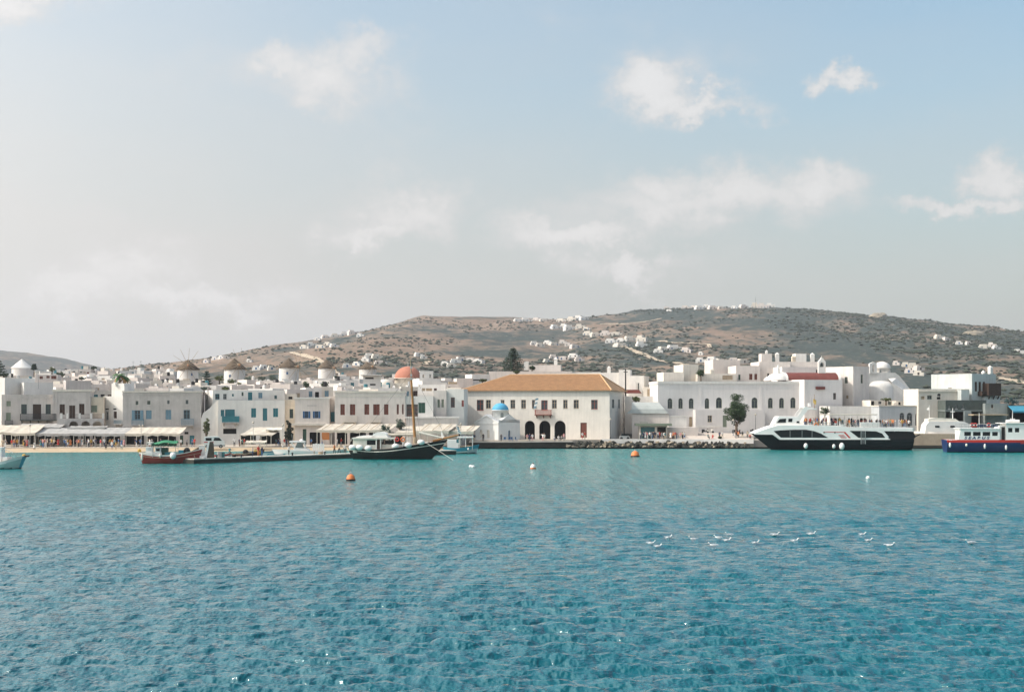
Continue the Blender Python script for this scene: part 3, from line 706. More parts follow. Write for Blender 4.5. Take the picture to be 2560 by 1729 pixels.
def front_left():
    h = House('house', 'grey waterfront house with long black iron balcony and brown door, at the left edge', 4, 132, 986, 304, 14, 10, GREYW,
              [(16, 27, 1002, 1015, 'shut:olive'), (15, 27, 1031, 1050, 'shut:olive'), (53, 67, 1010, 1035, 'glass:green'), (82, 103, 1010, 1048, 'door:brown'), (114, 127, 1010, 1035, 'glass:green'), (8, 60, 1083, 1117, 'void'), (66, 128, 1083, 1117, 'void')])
    h.balcony(50, 141, 1034, 1049, IRON, 1.3, DARKSTONE); h.balcony(12, 32, 1050, 1061, IRON, .7, DARKSTONE)
    for a, b in ((48, 70), (78, 106), (110, 131)): h.band(991, 995, STONE, .08, a, b, 'moulding')
    h = House('house', 'two storey grey house with three tall dark shutters over a three arched terrace', 132, 227, 974, 305, 12, 9, STONE,
              [(149, 162, 1010, 1035, 'shut:brown'), (173, 188, 1013, 1046, 'shut:brown'), (198, 211, 1009, 1036, 'shut:brown'), (134, 170, 1083, 1117, 'void'), (176, 224, 1083, 1117, 'void')], cornice=(-1, 4, CREAM))
    for x in (133, 141, 216, 224): h.band(979, 1046, STONE, .1, x - 1.6, x + 1.6, 'pilaster')
    for x in (171, 180, 189): h.band(997, 1002, STONE, .08, x - 2, x + 2, 'ornament')
    f = h.f; v = -3.0; tw = MB(); u0, u1 = f.u(143, v), f.u(259, v); zt_ = f.z(200, 1046, v)
    hs = [(f.u(a, v), f.u(b, v), .1, f.z(200, 1052, v), True) for a, b in ((173, 195), (203, 225), (232, 254))]
    holed(tw, u0, u1, 0, zt_, hs, lambda u, d, z: (u, v + d, z), .5, STONE); tw.face([(u0, v, zt_), (u1, v, zt_), (u1, -.01, zt_), (u0, -.01, zt_)]); tw.face([(u0, v, 0), (u0, -.01, 0), (u0, -.01, zt_), (u0, v, zt_)]); tw.face([(u1, v, 0), (u1, -.01, 0), (u1, -.01, zt_), (u1, v, zt_)])
    o = tw.build('terrace', STONE, h.t)
    for a, b in ((153, 168), (168, 199), (199, 228), (228, 258)):
        r_ = MB(); ua, ub = f.u(a, v), f.u(b, v); z1 = f.z(200, 1035, v)
        for z in (zt_ + .12, z1 - .05): r_.box(ua + .24, ub - .24, v + .1, v + .14, z, z + .05)
        k = int((ub - ua) / .2)
        for i in range(1, k): x = ua + (ub - ua) * i / k; r_.box(x, x + .03, v + .105, v + .135, zt_, z1)
        r_.build('railing', REDB if a == 228 else IRON, o)
    for p in (153, 168, 199, 228, 258):
        u = f.u(p, v); MB().box(u - .22, u + .22, v, v + .44, zt_ + .003, f.z(200, 1032.5, v)).build('terrace_post', WHITE, o)
    h = House('house', 'narrow tan house with green window beside the arched terrace', 227, 260, 992, 307, 12, 8, TAN, [(227.5, 243, 1013, 1030, 'shut:olive'), (230, 256, 1083, 1117, 'void')])
    h = House('house', 'bright white house with a stepped chimney tower between the tan and the plain grey house', 259, 308, 990, 309, -24, 9, WHITE,
              [(284, 292, 1028, 1045, 'door:brown'), (265, 271, 1029, 1049, 'glass:grey'), (262, 272, 1020.5, 1023.5, 'dark'), (282, 291, 1020.5, 1024, 'dark'), (265, 300, 1083, 1117, 'void')])
    h.block(279, 310, 958, 990, 1.5, 5, WHITE, 'roof_tower'); h.block(283, 288, 955, 962, .9, 1.6, WHITE, 'parapet'); h.block(303, 311, 965, 990, .7, 2, WHITE, 'buttress')
    h.balcony(284, 303, 1050, 1059, LBLUE, .8)
    h = House('house', 'large plain grey stone house with pale blue shuttered windows and two small balconies', 307, 503, 978, 304, 9, 12, STONE,
              [(339, 346, 1002, 1012, 'glass:olive'), (368, 376, 1001, 1011, 'glass:olive'), (418, 424, 1000, 1010, 'glass:grey'), (464, 471, 999, 1010, 'glass:grey'),
               (337, 351, 1025, 1050, 'open:lblue'), (365, 379, 1025, 1047, 'shut:lblue'), (414, 428, 1024, 1048, 'shut:lblue'), (459, 475, 1024, 1048, 'glass:lblue'),
               (312, 360, 1086, 1117, 'void'), (368, 440, 1086, 1117, 'void'), (461, 471, 1079, 1085, 'dark'), (450, 458, 1088, 1116, 'door:green'), (474, 486, 1088, 1116, 'door:teal')], cornice=(-1, 2.5, CREAM))
    h.band(983.5, 987, STONE, .1); h.band(1064, 1069, STONE, .16, name='belt_course')
    h.balcony(329, 359, 1047, 1062, LBLUE, .9, STONE); h.balcony(453, 484, 1046, 1062, LBLUE, .9, STONE)
front_left()
def front_mid():
    h = House('house', 'white house with teal doors and a solid teal balcony right of the grey stone house', 545, 712, 1000, 306, 10, 4, WHITE,
              [(552, 560.5, 1024, 1040, 'shut:teal'), (563, 587, 1023, 1055, 'door:teal'), (628, 640, 1020, 1043, 'shut:teal'), (657, 668, 1020, 1051, 'door:teal'), (683, 695, 1020, 1042, 'shut:teal'),
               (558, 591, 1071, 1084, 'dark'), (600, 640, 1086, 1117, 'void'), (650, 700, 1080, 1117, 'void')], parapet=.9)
    h.balcony(555, 598, 1040, 1055, TEAL, 1.1, STONE, solid=True)
    h.block(563, 586, 1058, 1070, -.75, -.01, STONE, 'balcony_console')
    f = h.f
    up = House('house', 'set back upper storey with teal and dark windows above the teal doored house', 532, 712, 975, 311, 24, 8, WHITE,
               [(538, 549, 984, 998, 'glass:teal'), (558, 567, 984, 998, 'glass:grey'), (580, 585, 984, 990.5, 'dark:teal'), (604, 609, 980, 989, 'glass:green'), (620, 631, 980, 1000, 'door:teal'), (646, 656, 981, 995, 'shut:lblue'), (686, 692.5, 988, 996.5, 'glass:teal')],
               lwins=[(515, 519, 985, 1001, 'dark:olive')], z0=1.0)
    up.band(985, 999, WHITE, .07, 681, 685.5, 'window_surround'); up.band(985, 999, WHITE, .07, 693, 698, 'window_surround')
    g = MB(); fx = Fac(503, 305, 10, .3); g.prism([(0, 0), (f.u(546) - f.u(503), 0), (f.u(546) - f.u(503), fx.z(546, 1000)), (f.u(540) - f.u(503), fx.z(540, 1003)), (f.u(524) - f.u(503), fx.z(524, 1020)), (f.u(508) - f.u(503), fx.z(508, 1032)), (0, fx.z(503, 1046))], 0, .5)
    w = thing('stair_wall', 'bright white stepped wall climbing between the grey stone house and the teal balcony', 'wall', fx.loc, fx.r); g.build('wall', WHITE, w)
    House('house', 'narrow tan house strip with one tall dark green window', 709, 737, 999, 308, 8, 8, TAN, [(724, 733, 1022, 1045, 'glass:green'), (720, 733, 1088, 1117, 'void')], z0=.2)
    House('house', 'small flat roofed cream house with a dark slot window above the tan strip', 700, 742, 984, 315, 8, 8, CREAM, [(721, 731, 991, 997.5, 'dark')])
    h = House('house', 'white house with two windows between bright blue open shutters', 737, 824, 994, 305, 6, 9, ROSE, [(762, 771, 1027.5, 1045, 'open:blue'), (787, 796, 1027.5, 1045, 'open:blue'), (757, 766, 1072, 1110, 'door:green'), (774, 800, 1080, 1117, 'void')], cornice=(-1, 2.5, WHITE))
    h.band(1012, 1015, STONE, .07, 768, 792, 'moulding'); h.band(1058, 1063, CREAM, .9, 728, 818, 'ledge')
    House('house', 'recessed wall with a tall teal door beside the blue shuttered house', 822, 840, 990, 308, 4, 8, ROSE, [(827, 839, 1029, 1054, 'door:teal')], z0=.2)
    h = House('house', 'long cream house with a row of red brown shutters and two pale balconies', 837, 1013, 978, 305, 3, 11, ROSE,
              [(851, 862, 1010, 1037, 'shut:redb'), (875, 888, 1010, 1037, 'shut:redb'), (911, 923, 1010, 1036, 'shut:redb'), (933, 949, 1010, 1037, 'shut:redb'), (960, 971, 1010, 1036, 'shut:redb'), (992, 997, 1010, 1035, 'shut:redb'), (1005, 1009, 1010, 1035, 'shut:redb'),
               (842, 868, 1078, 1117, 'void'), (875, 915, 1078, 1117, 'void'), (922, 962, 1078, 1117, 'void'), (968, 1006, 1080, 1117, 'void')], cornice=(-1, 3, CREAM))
    h.band(988, 990, CREAM, .06); h.balcony(857, 891, 1039, 1053, CREAM, .8, CREAM); h.balcony(926, 953, 1039, 1053, CREAM, .8, CREAM)
    h = House('house', 'white house with dark slatted shutters and a green door behind the caique mast', 1013, 1083, 990, 306, 2, 8, WHITE,
              [(1016, 1045, 1010, 1042, 'dark:grey'), (1046, 1063, 1006, 1032, 'shut:green'), (1018, 1075, 1084, 1117, 'void')])
    for j in range(6): h.band(1012 + j * 5, 1014.5 + j * 5, REDB if j % 2 else BROWN, .05, 1017, 1044, 'louvre')
    h = House('house', 'white house with a band of small brown windows set above the slatted shutters', 1045, 1114, 961, 315, 2, 9, WHITE, [(1055, 1063, 970, 977, 'shut:wood'), (1065, 1080, 970, 977, 'shut:wood'), (1085, 1092, 970, 977, 'glass:redb')])
    h = House('house', 'plain white wall with two narrow grey windows left of the tiled hall', 1083, 1116, 976, 308, 0, 8, ROSE, [(1094, 1099.5, 998, 1018, 'shut:olive'), (1104, 1109.5, 998, 1018, 'shut:olive'), (1086, 1112, 1084, 1117, 'void')])
    h = House('house', 'white house with one glazed brown door directly left of the tiled hall', 1114, 1160, 972, 309, -4, 8, WHITE, [(1127, 1137, 993, 1018, 'glass:redb'), (1154, 1160 - .5, 1000, 1016, 'shut:red'), (1117, 1150, 1084, 1117, 'void')])
    t = Fac(1080, 303, 2, .3); g = MB(); g.box(t.u(1015), t.u(1146), 0, 3, 0, t.z(1080, 1043)); w = thing('terrace_wall', 'long cream terrace wall behind the striped awnings left of the chapel', 'wall', t.loc, t.r); g.build('wall', ROSE, w)
    g = MB().box(t.u(1013), t.u(1148), -.12, 3.1, t.z(1080, 1045), t.z(1080, 1041)); g.build('coping', WHITE, w)
front_mid()

def town_hall():
    D, r = 318, -13
    wr = [(1215, 1227), (1251, 1261), (1276, 1288), (1303, 1315), (1330, 1342), (1380, 1392), (1408, 1419), (1434, 1447)]
    h = House('town_hall', 'long white hall with an orange tiled hip roof and three tall arches behind the chapel', 1157, 1524, 976, D, r, 9, ROSE if False else mat('hall white', (.75, .69, .615), .9, .1, .35, .25, 3, .1),
              [(1192, 1209, 999, 1026, 'glass:red')] + [(a, b, 999, 1021, 'glass:wood') for a, b in wr] + [(1353, 1369, 1000, 1024, 'glass:red'), (1478, 1494, 999, 1023, 'glass:red'),
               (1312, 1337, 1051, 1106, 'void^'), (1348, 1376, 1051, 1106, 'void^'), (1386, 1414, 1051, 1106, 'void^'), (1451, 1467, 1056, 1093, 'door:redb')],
              rwins=[(1530, 1536, 998, 1020, 'glass:grey'), (1546, 1550, 998, 1020, 'glass:grey')], cat='hall', z0=1.0, roof=False, xr=1561)
    f = h.f; zt_ = h.zt; o = .55; a, b, e = h.u0 - o, h.u1 + o, h.depth + o
    zr = f.z(1390, 937, h.depth / 2); r0, r1 = f.u(1277, h.depth / 2), f.u(1500, h.depth / 2); mid = h.depth / 2
    rf = MB(); P = [(a, -o, zt_), (b, -o, zt_), (b, e, zt_), (a, e, zt_), (r0, mid, zr), (r1, mid, zr)]
    rf.poly(P, [(0, 1, 5, 4), (1, 2, 5), (2, 3, 4, 5), (3, 0, 4)]); rf.box(a, b, -o, e, zt_ - .12, zt_ - .003, mat('eave board', (.30, .2, .12), .8))
    ro = rf.build('roof', TILE, h.t)
    tr = MB(); n = 110                                    # rows of half round tiles running down the slope
    for i in range(n):
        u = a + (b - a) * (i + .5) / n; t = min(1, (u - a) / (r0 - a), (b - u) / (b - r1)); t = max(t, .02)
        p = Vector((u, -o + .02, zt_ + .05)); q = Vector((u, -o + (mid + o) * t, zt_ + (zr - zt_) * t + .05)); tr.tube(p, q, .1, .1, 5)
    stuff(tr.build('tile_row', TILE, ro))
    hp = MB()
    for p, q in ((P[0], P[4]), (P[1], P[5]), (P[2], P[5]), (P[4], P[5])): hp.tube((p[0], p[1], p[2] + .06), (q[0], q[1], q[2] + .06), .16, .16, 6)
    hp.build('hip_tiles', mat('pale hip tile', (.58, .36, .19), .85, .2, 1), ro)
    h.balcony(1337, 1377, 1024, 1036, RED, 1.0, REDB)
    for p in (1342.5, 1381):
        u = f.u(p); MB().tube((u, .14, .1), (u, .14, f.z(p, 1071)), .17, .15, 10).build('column', CREAM, h.t)
    # lower block on the right, its end wall in shade
    lb = House('annexe', 'low white annexe with tall dark windows on the shaded right end of the tiled hall', 1478, 1504, 1026, 315.5, r, 8, mat('hall white', (0, 0, 0)), [], rwins=[(1510, 1517, 1055, 1093, 'glass:brown'), (1538, 1544, 1055, 1091, 'glass:brown'), (1565, 1570, 1054, 1088, 'glass:brown'), (1577, 1581, 1057, 1090, 'glass:brown')], cat='building', z0=1.0, xr=1584)
    fp = MB().tube((f.u(1349), -.9, f.z(1349, 1022)), (f.u(1344), -2.2, f.z(1344, 1005)), .04, .03, 5); po = fp.build('flagpole', BOATW, h.t)
    g = MB()
    for i in range(5): g.poly([(f.u(1349 - i) , -1.4 - .03 * i, f.z(1349, 994 + i * 5)), (f.u(1342 - i), -1.5, f.z(1342, 996 + i * 5)), (f.u(1342 - i), -1.5, f.z(1342, 1001 + i * 5)), (f.u(1349 - i), -1.4 - .03 * i, f.z(1349, 999 + i * 5))], [(0, 1, 2, 3)], BOATW if i % 2 else LBLUE)
    g.build('flag', BOATW, po)
town_hall()

def chapel():
    D = 309.0; f = Fac(1246, D, -38, 1.3); w = mat('fresh chapel limewash', (.80, .775, .735), .9, .06, .35, .2, 3, .06)
    t = thing('chapel', 'small white chapel with a sky blue dome on the waterfront landing', 'chapel', f.loc, f.r)
    u0 = f.u(1188); zt_ = f.z(1217, 1056); zp = f.z(1225, 1039)
    # two gabled arms crossing under the drum
    v1 = f.v(1300, 0.0); zr = f.zv(v1 / 2, 0, 1049); zrp = f.zv(v1 * .45, 0, 1035)
    m = MB()
    hl = [(f.u(1199), f.u(1206), f.z(1203, 1094), f.z(1203, 1074), True), (f.u(1217), f.u(1224), f.z(1220, 1094), f.z(1220, 1074), True)]
    holed(m, u0, 0, 0, zt_, hl, lambda u, d, z: (u, d, z), .22, w)
    hd = [(f.v(1271, 0), f.v(1276, 0), .05, f.zv(v1 * .4, 0, 1075), True)]
    holed(m, 0, v1, 0, zr, hd, lambda u, d, z: (-d, u, z), .3, w)
    um = u0 / 2
    m.poly([(u0, 0, zt_), (0, 0, zt_), (um, 0, zp), (u0, v1, zt_), (0, v1, zt_), (um, v1, zp)], [(0, 1, 2), (3, 5, 4), (0, 2, 5, 3), (1, 4, 5, 2)])
    m.poly([(0, 0, zt_), (0, v1, zt_), (0, v1 * .5, zrp), (u0, 0, zt_), (u0, v1, zt_), (u0, v1 * .5, zrp)], [(0, 1, 2), (3, 5, 4), (0, 2, 5, 3), (1, 4, 5, 2)])
    m.face([(u0, 0, 0), (u0, v1, 0), (u0, v1, zt_), (u0, 0, zt_)]); m.face([(u0, v1, 0), (0, v1, 0), (0, v1, zt_), (u0, v1, zt_)])
    m.build('wall', w, t)
    for h_ in hl: MB().face([(u, .2, z) for u, z in arch_pts(*h_[:4])]).build('blind_window', CREAM, t)
    MB().face([(-.28, u, z) for u, z in arch_pts(*hd[0][:4])]).build('door', BLUE, t)
    c = MB()
    for p, q in (((u0 - .2, zt_), (um, zp + .05)), ((um, zp + .05), (.12, zt_))):
        c.poly([(p[0], -.18, p[1] - .12), (q[0], -.18, q[1] - .12), (q[0], -.18, q[1] + .1), (p[0], -.18, p[1] + .1), (p[0], -.002, p[1] - .12), (q[0], -.002, q[1] - .12), (q[0], -.002, q[1] + .1), (p[0], -.002, p[1] + .1)], [(0, 1, 2, 3), (0, 4, 5, 1), (3, 2, 6, 7), (1, 5, 6, 2), (0, 3, 7, 4)])
    c.box(u0 - .15, .1, -.15, -.003, zt_ - .28, zt_ - .13); c.build('pediment_moulding', w, t)
    # drum and dome
    cx_, cy_ = um * .62, v1 * .42
    P = f.c + f.d * cx_ + f.n * cy_; yy = P.y
    rr = 20.6 / F * yy; z_ = lambda py: H - (py - HY) / F * yy - f.z0
    dr = MB().lathe([(rr, z_(1052)), (rr, z_(1026)), (rr + .1, z_(1026)), (rr + .1, z_(1024)), (rr * .96, z_(1024))], (cx_, cy_, 0), 28); dr.build('drum', w, t, True)
    prof = [(rr * 1.0 * math.cos(a), z_(1024.5) + (z_(1007) - z_(1024.5)) * math.sin(a)) for a in np.linspace(0, math.pi / 2 - .02, 10)]
    MB().lathe(prof, (cx_, cy_, 0), 28).build('dome', BLUEDOME, t, True)
    MB().tube((cx_, cy_, z_(1008)), (cx_, cy_, z_(1001)), .05, .04, 6).box(cx_ - .3, cx_ + .3, cy_ - .03, cy_ + .03, z_(1003.6), z_(1002.8)).build('cross', w, t)
    for a in (-40, 25, 200, 110):
        q = R(a) - f.r * 0; px_, py_ = cx_ + (rr + .01) * math.cos(q), cy_ + (rr + .01) * math.sin(q); dx, dy = -math.sin(q) * .33, math.cos(q) * .33; ox, oy = math.cos(q) * .03, math.sin(q) * .03
        z0, z1 = z_(1043), z_(1031); pts = arch_pts(-1, 1, 0, 1, 6); pts = [(s_, zz) for s_, zz in [(-1, z0), (1, z0), (1, z1 - .33), (.7, z1 - .1), (0, z1), (-.7, z1 - .1), (-1, z1 - .33)]]
        MB().face([(px_ + dx * s_ + ox, py_ + dy * s_ + oy, zz) for s_, zz in pts]).build('drum_window', GREYF, t)
    # little curved shoulders beside the drum
    b = MB(); b.lathe([(1.0 * math.cos(a), .9 * math.sin(a)) for a in np.linspace(0, 1.5, 5)], (u0 * .86, v1 * .3, zt_ + .1), 10); b.build('belfry', w, t, True)
chapel()

def right_front():
    # vaulted grey roof house between hall and long white building
    h = House('house', 'low house with a grey vaulted roof between the tiled hall and the long white building', 1580, 1673, 1033, 322, -6, 7, ROSE, [], z0=1.0, roof=False)
    f = h.f; pr = [(h.u0 - .3, h.zt), (h.u1 + .3, h.zt)]
    n = 8; g = MB()
    u0, u1 = f.u(1566), f.u(1671); zz = f.z(1620, 1005, 3.5) - h.zt
    prof = [(3.6 - 3.9 * math.cos(math.pi * i / n), h.zt + zz * math.sin(math.pi * i / n)) for i in range(n + 1)]
    v = [(u0 + (1.2 if 0 < i < n else 0), y, z) for i, (y, z) in enumerate(prof)] + [(u1 - (2.2 * math.sin(math.pi * i / n)), y, z) for i, (y, z) in enumerate(prof)]
    k = n + 1; g.poly(v, [(i, i + 1, k + i + 1, k + i) for i in range(n)] + [tuple(range(k)), tuple(range(k, 2 * k))]); g.build('vaulted_roof', mat('grey screed roof', (.40, .42, .40), .9, .15, .5), h.t, False)
    # kiosk
    k = Fac(1634, 316, -2, QZ); t = thing('kiosk', 'small kiosk with a flat canopy and dark open front in the crowd on the quay', 'kiosk', k.loc, k.r)
    m = MB(); zt_ = k.z(1634, 1064)
    holed(m, k.u(1597), k.u(1668), 0, zt_, [(k.u(1602), k.u(1637), .1, zt_ - .25, False), (k.u(1643), k.u(1665), .6, zt_ - .25, False)], lambda u, d, z: (u, d, z), .2, CREAM)
    m.face([(k.u(1597), 0, 0), (k.u(1597), 2.6, 0), (k.u(1597), 2.6, zt_), (k.u(1597), 0, zt_)]); m.face([(k.u(1668), 0, 0), (k.u(1668), 2.6, 0), (k.u(1668), 2.6, zt_), (k.u(1668), 0, zt_)]); m.face([(k.u(1597), 2.6, 0), (k.u(1668), 2.6, 0), (k.u(1668), 2.6, zt_), (k.u(1597), 2.6, zt_)])
    m.build('wall', mat('kiosk plaster', (.42, .41, .34), .9), t)
    MB().box(k.u(1588), k.u(1679), -1.1, 2.8, zt_ + .003, k.z(1634, 1058)).build('canopy', OLIVE, t)
    MB().box(k.u(1602), k.u(1637), .2, .24, .1, zt_ - .25).build('glass_front', mat('blue green glass', (.06, .15, .16), .15, .2, 1), t)
    MB().box(k.u(1643), k.u(1665), .21, .25, .6, zt_ - .25).build('serving_hatch', DARK, t)
    MB().box(k.u(1600), k.u(1620), .5, 1.5, k.z(1634, 1058) + .003, k.z(1634, 1053.5)).build('roof_box', CONCRETE, t)
    # long white building with arched windows
    gw = [(1669, 1681, 995, 1021), (1696, 1707, 995, 1021), (1722, 1734, 995, 1021), (1762, 1773, 995, 1021), (1790, 1805, 993, 1020), (1879, 1894, 993, 1020), (1920, 1932, 994, 1020), (1948, 1960, 994, 1020), (1976, 1989, 993, 1020)]
    LW = mat('long building white', (.70, .66, .63), .9, .08, .3, .2, 3, .08)
    h = House('building', 'long white two storey building with nine green framed arched windows', 1645, 2012, 953, 328, 4, 12, LW, [(*g_, 'arch:olive') for g_ in gw] + [(1700, 1706, 1042, 1066, 'door:wood')] + [(1723, 1731, 1042, 1066, 'door:wood')], cat='building', z0=1.2, cornice=(0, 6.5, WHITE))
    f = h.f
    for a in (1751, 1902): h.band(960.5, 1024, LW, .06, a - 3.5, a + 3.5, 'pilaster')
    p = House('building', 'low white block with one square window and a door projecting from the long arched building', 1739, 1912, 1024, 325, 4, 4, LW, [(1769, 1780, 1038, 1055, 'glass:wood'), (1807, 1817, 1038, 1067, 'door:olive')], cat='building', z0=1.2)
    p.band(1064, 1068, WHITE, .08, 1740, 1800, 'skirting')
    w = Fac(1696, 322, 2, QZ); t = thing('terrace_wall', 'low white terrace walls and raised forecourt left of the low block', 'wall', w.loc, w.r)
    MB().box(w.u(1672), w.u(1717), 0, .5, 0, w.z(1690, 1040)).build('wall', WHITE, t); MB().box(w.u(1672), w.u(1718), -.1, .6, w.z(1690, 1041), w.z(1690, 1038.5)).build('coping', WHITE, t)
    MB().box(w.u(1660), w.u(1738), -4.0, -.01, 0, w.z(1700, 1067) ).build('step', ROSE, t)
    # forecourt ramp
    g = MB(); pts = [(1690, 313, QZ), (1884, 311, QZ), (1884, 324.5, 2.6), (1740, 324.5, 2.9), (1706, 321, 2.6)]
    g.face([(kx(a) * d, d, z) for a, d, z in pts]); struct(g.build('forecourt', mat('pale paving', (.56, .48, .41), .9, .12, .4)))
    g = MB(); g.face([(kx(1690) * 313, 313, QZ), (kx(1706) * 321, 321, 2.6), (kx(1706) * 321, 321, 1.2), (kx(1690) * 313, 313, 1.2)]); struct(g.build('ramp_side', CREAM))
    # shaded wing with the barrel vaulted church above
    h = House('building', 'shaded white wing with one small dark window at the right end of the arched building', 2011, 2106, 949, 329, 22, 14, LW, [(2083, 2090, 982, 998, 'glass:brown')], cat='building', z0=1.2)
    h.block(2042, 2063, 966, 973, -.5, -.01, REDROOF, 'canopy_roof')
    c = Fac(2032, 333, 4, 10.0); t = thing('church', 'white barrel vaulted church with a dark red roof and white bell gable', 'church', c.loc, c.r)
    zb, zt_ = c.z(2032, 950), c.z(2032, 930.5); u0, u1 = c.u(1969), c.u(2095); n = 10; rad = 3.6; hh = zt_ - zb
    def arc(s=1.0, u=0): return [(u, 3.0 - rad * s * math.cos(math.pi * i / n), zb + (hh * s) * math.sin(math.pi * i / n)) for i in range(n + 1)]
    A, B = arc(1, u0), arc(1, u1); MB().poly(A + B, [(i, i + 1, n + 2 + i, n + 1 + i) for i in range(n)]).build('roof', REDROOF, t, True)
    for (ua, ub) in ((u0 - .55, u0 - .003), (u1 + .003, u1 + .6)):
        A, B = arc(1.06, ua), arc(1.06, ub); k = n + 1; MB().poly(A + B, [(i, i + 1, k + i + 1, k + i) for i in range(n)] + [tuple(range(k)), tuple(range(k, 2 * k))]).build('gable', WHITE, t)
    MB().box(u0 - .3, u1 + .3, -.5, 6.5, zb - 5, zb - .003).build('wall', WHITE, t)
    MB().ball((u0 - 1.6, 2.0, zb), 3.0, 3.0, hh * .98, 16, 6, z_lo=0).build('apse', WHITE, t, True)
    MB().ball((c.u(1927), 1.5, zb - .1), 1.3, 1.3, 1.0, 12, 5, z_lo=0).build('apse', WHITE, t, True)
    s_ = c.u(1948); MB().lathe([(.42, zb), (.36, c.z(1948, 921)), (.28, c.z(1948, 917)), (.02, c.z(1948, 910))], (s_, 1.0, 0), 8).build('spire', WHITE, t)
    bg = MB(); ub = [c.u(2051), c.u(2069)]; um = sum(ub) / 2; z0, z1 = c.z(2060, 932), c.z(2060, 903)
    holed(bg, ub[0], ub[1], z0, z1, [(um - .55, um + .55, c.z(2060, 918), c.z(2060, 904.5), True)], lambda u, d, z: (u, d + 1.5, z), .8, WHITE)
    holed(bg, ub[0], ub[1], z0, z1, [(um - .55, um + .55, c.z(2060, 918), c.z(2060, 904.5), True)], lambda u, d, z: (u, 2.3 - d, z), .01, WHITE)
    bg.face([(ub[0], 1.5, z0), (ub[0], 2.3, z0), (ub[0], 2.3, z1), (ub[0], 1.5, z1)]); bg.face([(ub[1], 1.5, z0), (ub[1], 2.3, z0), (ub[1], 2.3, z1), (ub[1], 1.5, z1)])
    bg.prism([(ub[0], z1), (ub[1], z1), (um + .35, c.z(2060, 897)), (um + .18, c.z(2060, 893)), (um - .18, c.z(2060, 893)), (um - .35, c.z(2060, 897))], 1.5, 2.3); bo = bg.build('bell_gable', WHITE, t)
    MB().tube((um, 1.9, c.z(2060, 893)), (um, 1.9, c.z(2060, 888)), .05, .05, 5).build('cross', WHITE, bo)
    bl = MB().lathe([(.3, 0), (.26, .15), (.16, .45), (.02, .55)], (um, 1.9, c.z(2060, 913)), 10); bl.build('bell', IRON, bo)
    # tower house
    h = House('tower_house', 'tall white tower house, left face bright and right face grey, beside the white domed church', 2133, 2173, 916, 336, 36, 12, mat('tower plaster', (.70, .64, .59), .9, .12, .3, .3, 3, .12), [(2152, 2157.5, 936, 958, 'glass:olive')], lwins=[(2111, 2119, 942, 958, 'glass:olive'), (2115, 2121, 988, 996, 'shut:wood')], z0=2.0)
    # white church mass with dome
    d = Fac(2215, 345, 10, 3.0); t = thing('domed_church', 'lumpy white church with a small dome, bell gable and sloping buttress walls', 'church', d.loc, d.r)
    Z = lambda p, y: d.z(p, y)
    m = MB(); m.prism([(d.u(2172), 0), (d.u(2294), 0), (d.u(2290), Z(2290, 990)), (d.u(2276), Z(2276, 974)), (d.u(2262), Z(2262, 955)), (d.u(2247), Z(2247, 938)), (d.u(2237), Z(2237, 931)), (d.u(2172), Z(2172, 931))], 0, 9, taper=[(d.u(2174), 0), (d.u(2290), 0), (d.u(2284), Z(2290, 995)), (d.u(2270), Z(2276, 978)), (d.u(2256), Z(2262, 960)), (d.u(2244), Z(2247, 940)), (d.u(2235), Z(2237, 932)), (d.u(2174), Z(2172, 932))])
    m.build('wall', WHITE, t)
    m = MB()                                                 # rounded lower apse and sloping shaded roofs in front
    m.lathe([(3.9, 0), (3.9, Z(2203, 968)), (3.4, Z(2203, 959)), (2.2, Z(2203, 953)), (.1, Z(2203, 950))], (d.u(2203), 1.0, 0), 22); m.build('apse', WHITE, t, True)
    m = MB(); m.poly([(d.u(2219), -2.2, Z(2219, 955)), (d.u(2237), -.8, Z(2237, 945)), (d.u(2276), -.8, Z(2276, 985)), (d.u(2258), -2.8, Z(2258, 984)), (d.u(2219), -.02, Z(2219, 945)), (d.u(2276), -.02, Z(2276, 976)), (d.u(2219), -2.2, 0), (d.u(2258), -2.8, 0), (d.u(2276), -.8, 0)], [(0, 1, 2, 3), (0, 4, 1), (1, 4, 5, 2), (0, 3, 7, 6), (3, 2, 8, 7)]); m.build('buttress', WHITE, t)
    MB().lathe([(1.7, 0), (1.7, Z(2283, 985)), (1.3, Z(2283, 980)), (.1, Z(2283, 976.5))], (d.u(2283), -1.4, 0), 16).build('corner_turret', WHITE, t, True)
    u = d.u(2216); rr = 20.5 / F * 347
    MB().lathe([(rr, Z(2216, 940)), (rr, Z(2216, 920)), (rr + .12, Z(2216, 920)), (rr + .12, Z(2216, 918.5)), (rr, Z(2216, 918.5))], (u, 2.4, 0), 26).build('drum', WHITE, t, True)
    MB().lathe([(rr * math.cos(a), Z(2216, 918.8) + (Z(2216, 903) - Z(2216, 918.8)) * math.sin(a)) for a in np.linspace(0, 1.55, 9)], (u, 2.4, 0), 26).build('dome', WHITE, t, True)
    MB().box(d.u(2201.5), d.u(2205.5), .62, .8, Z(2203, 932), Z(2203, 924)).build('drum_window', GREYF, t)
    b = MB(); a0, a1 = d.u(2173), d.u(2191); um = d.u(2183)
    hs = [(d.u(2180), d.u(2185), Z(2183, 930), Z(2183, 911), True)]
    holed(b, a0, a1, Z(2183, 934), Z(2183, 909), hs, lambda x, q, z: (x, q - .3, z), .7, WHITE); holed(b, a0, a1, Z(2183, 934), Z(2183, 909), hs, lambda x, q, z: (x, .4 - q, z), .01, WHITE)
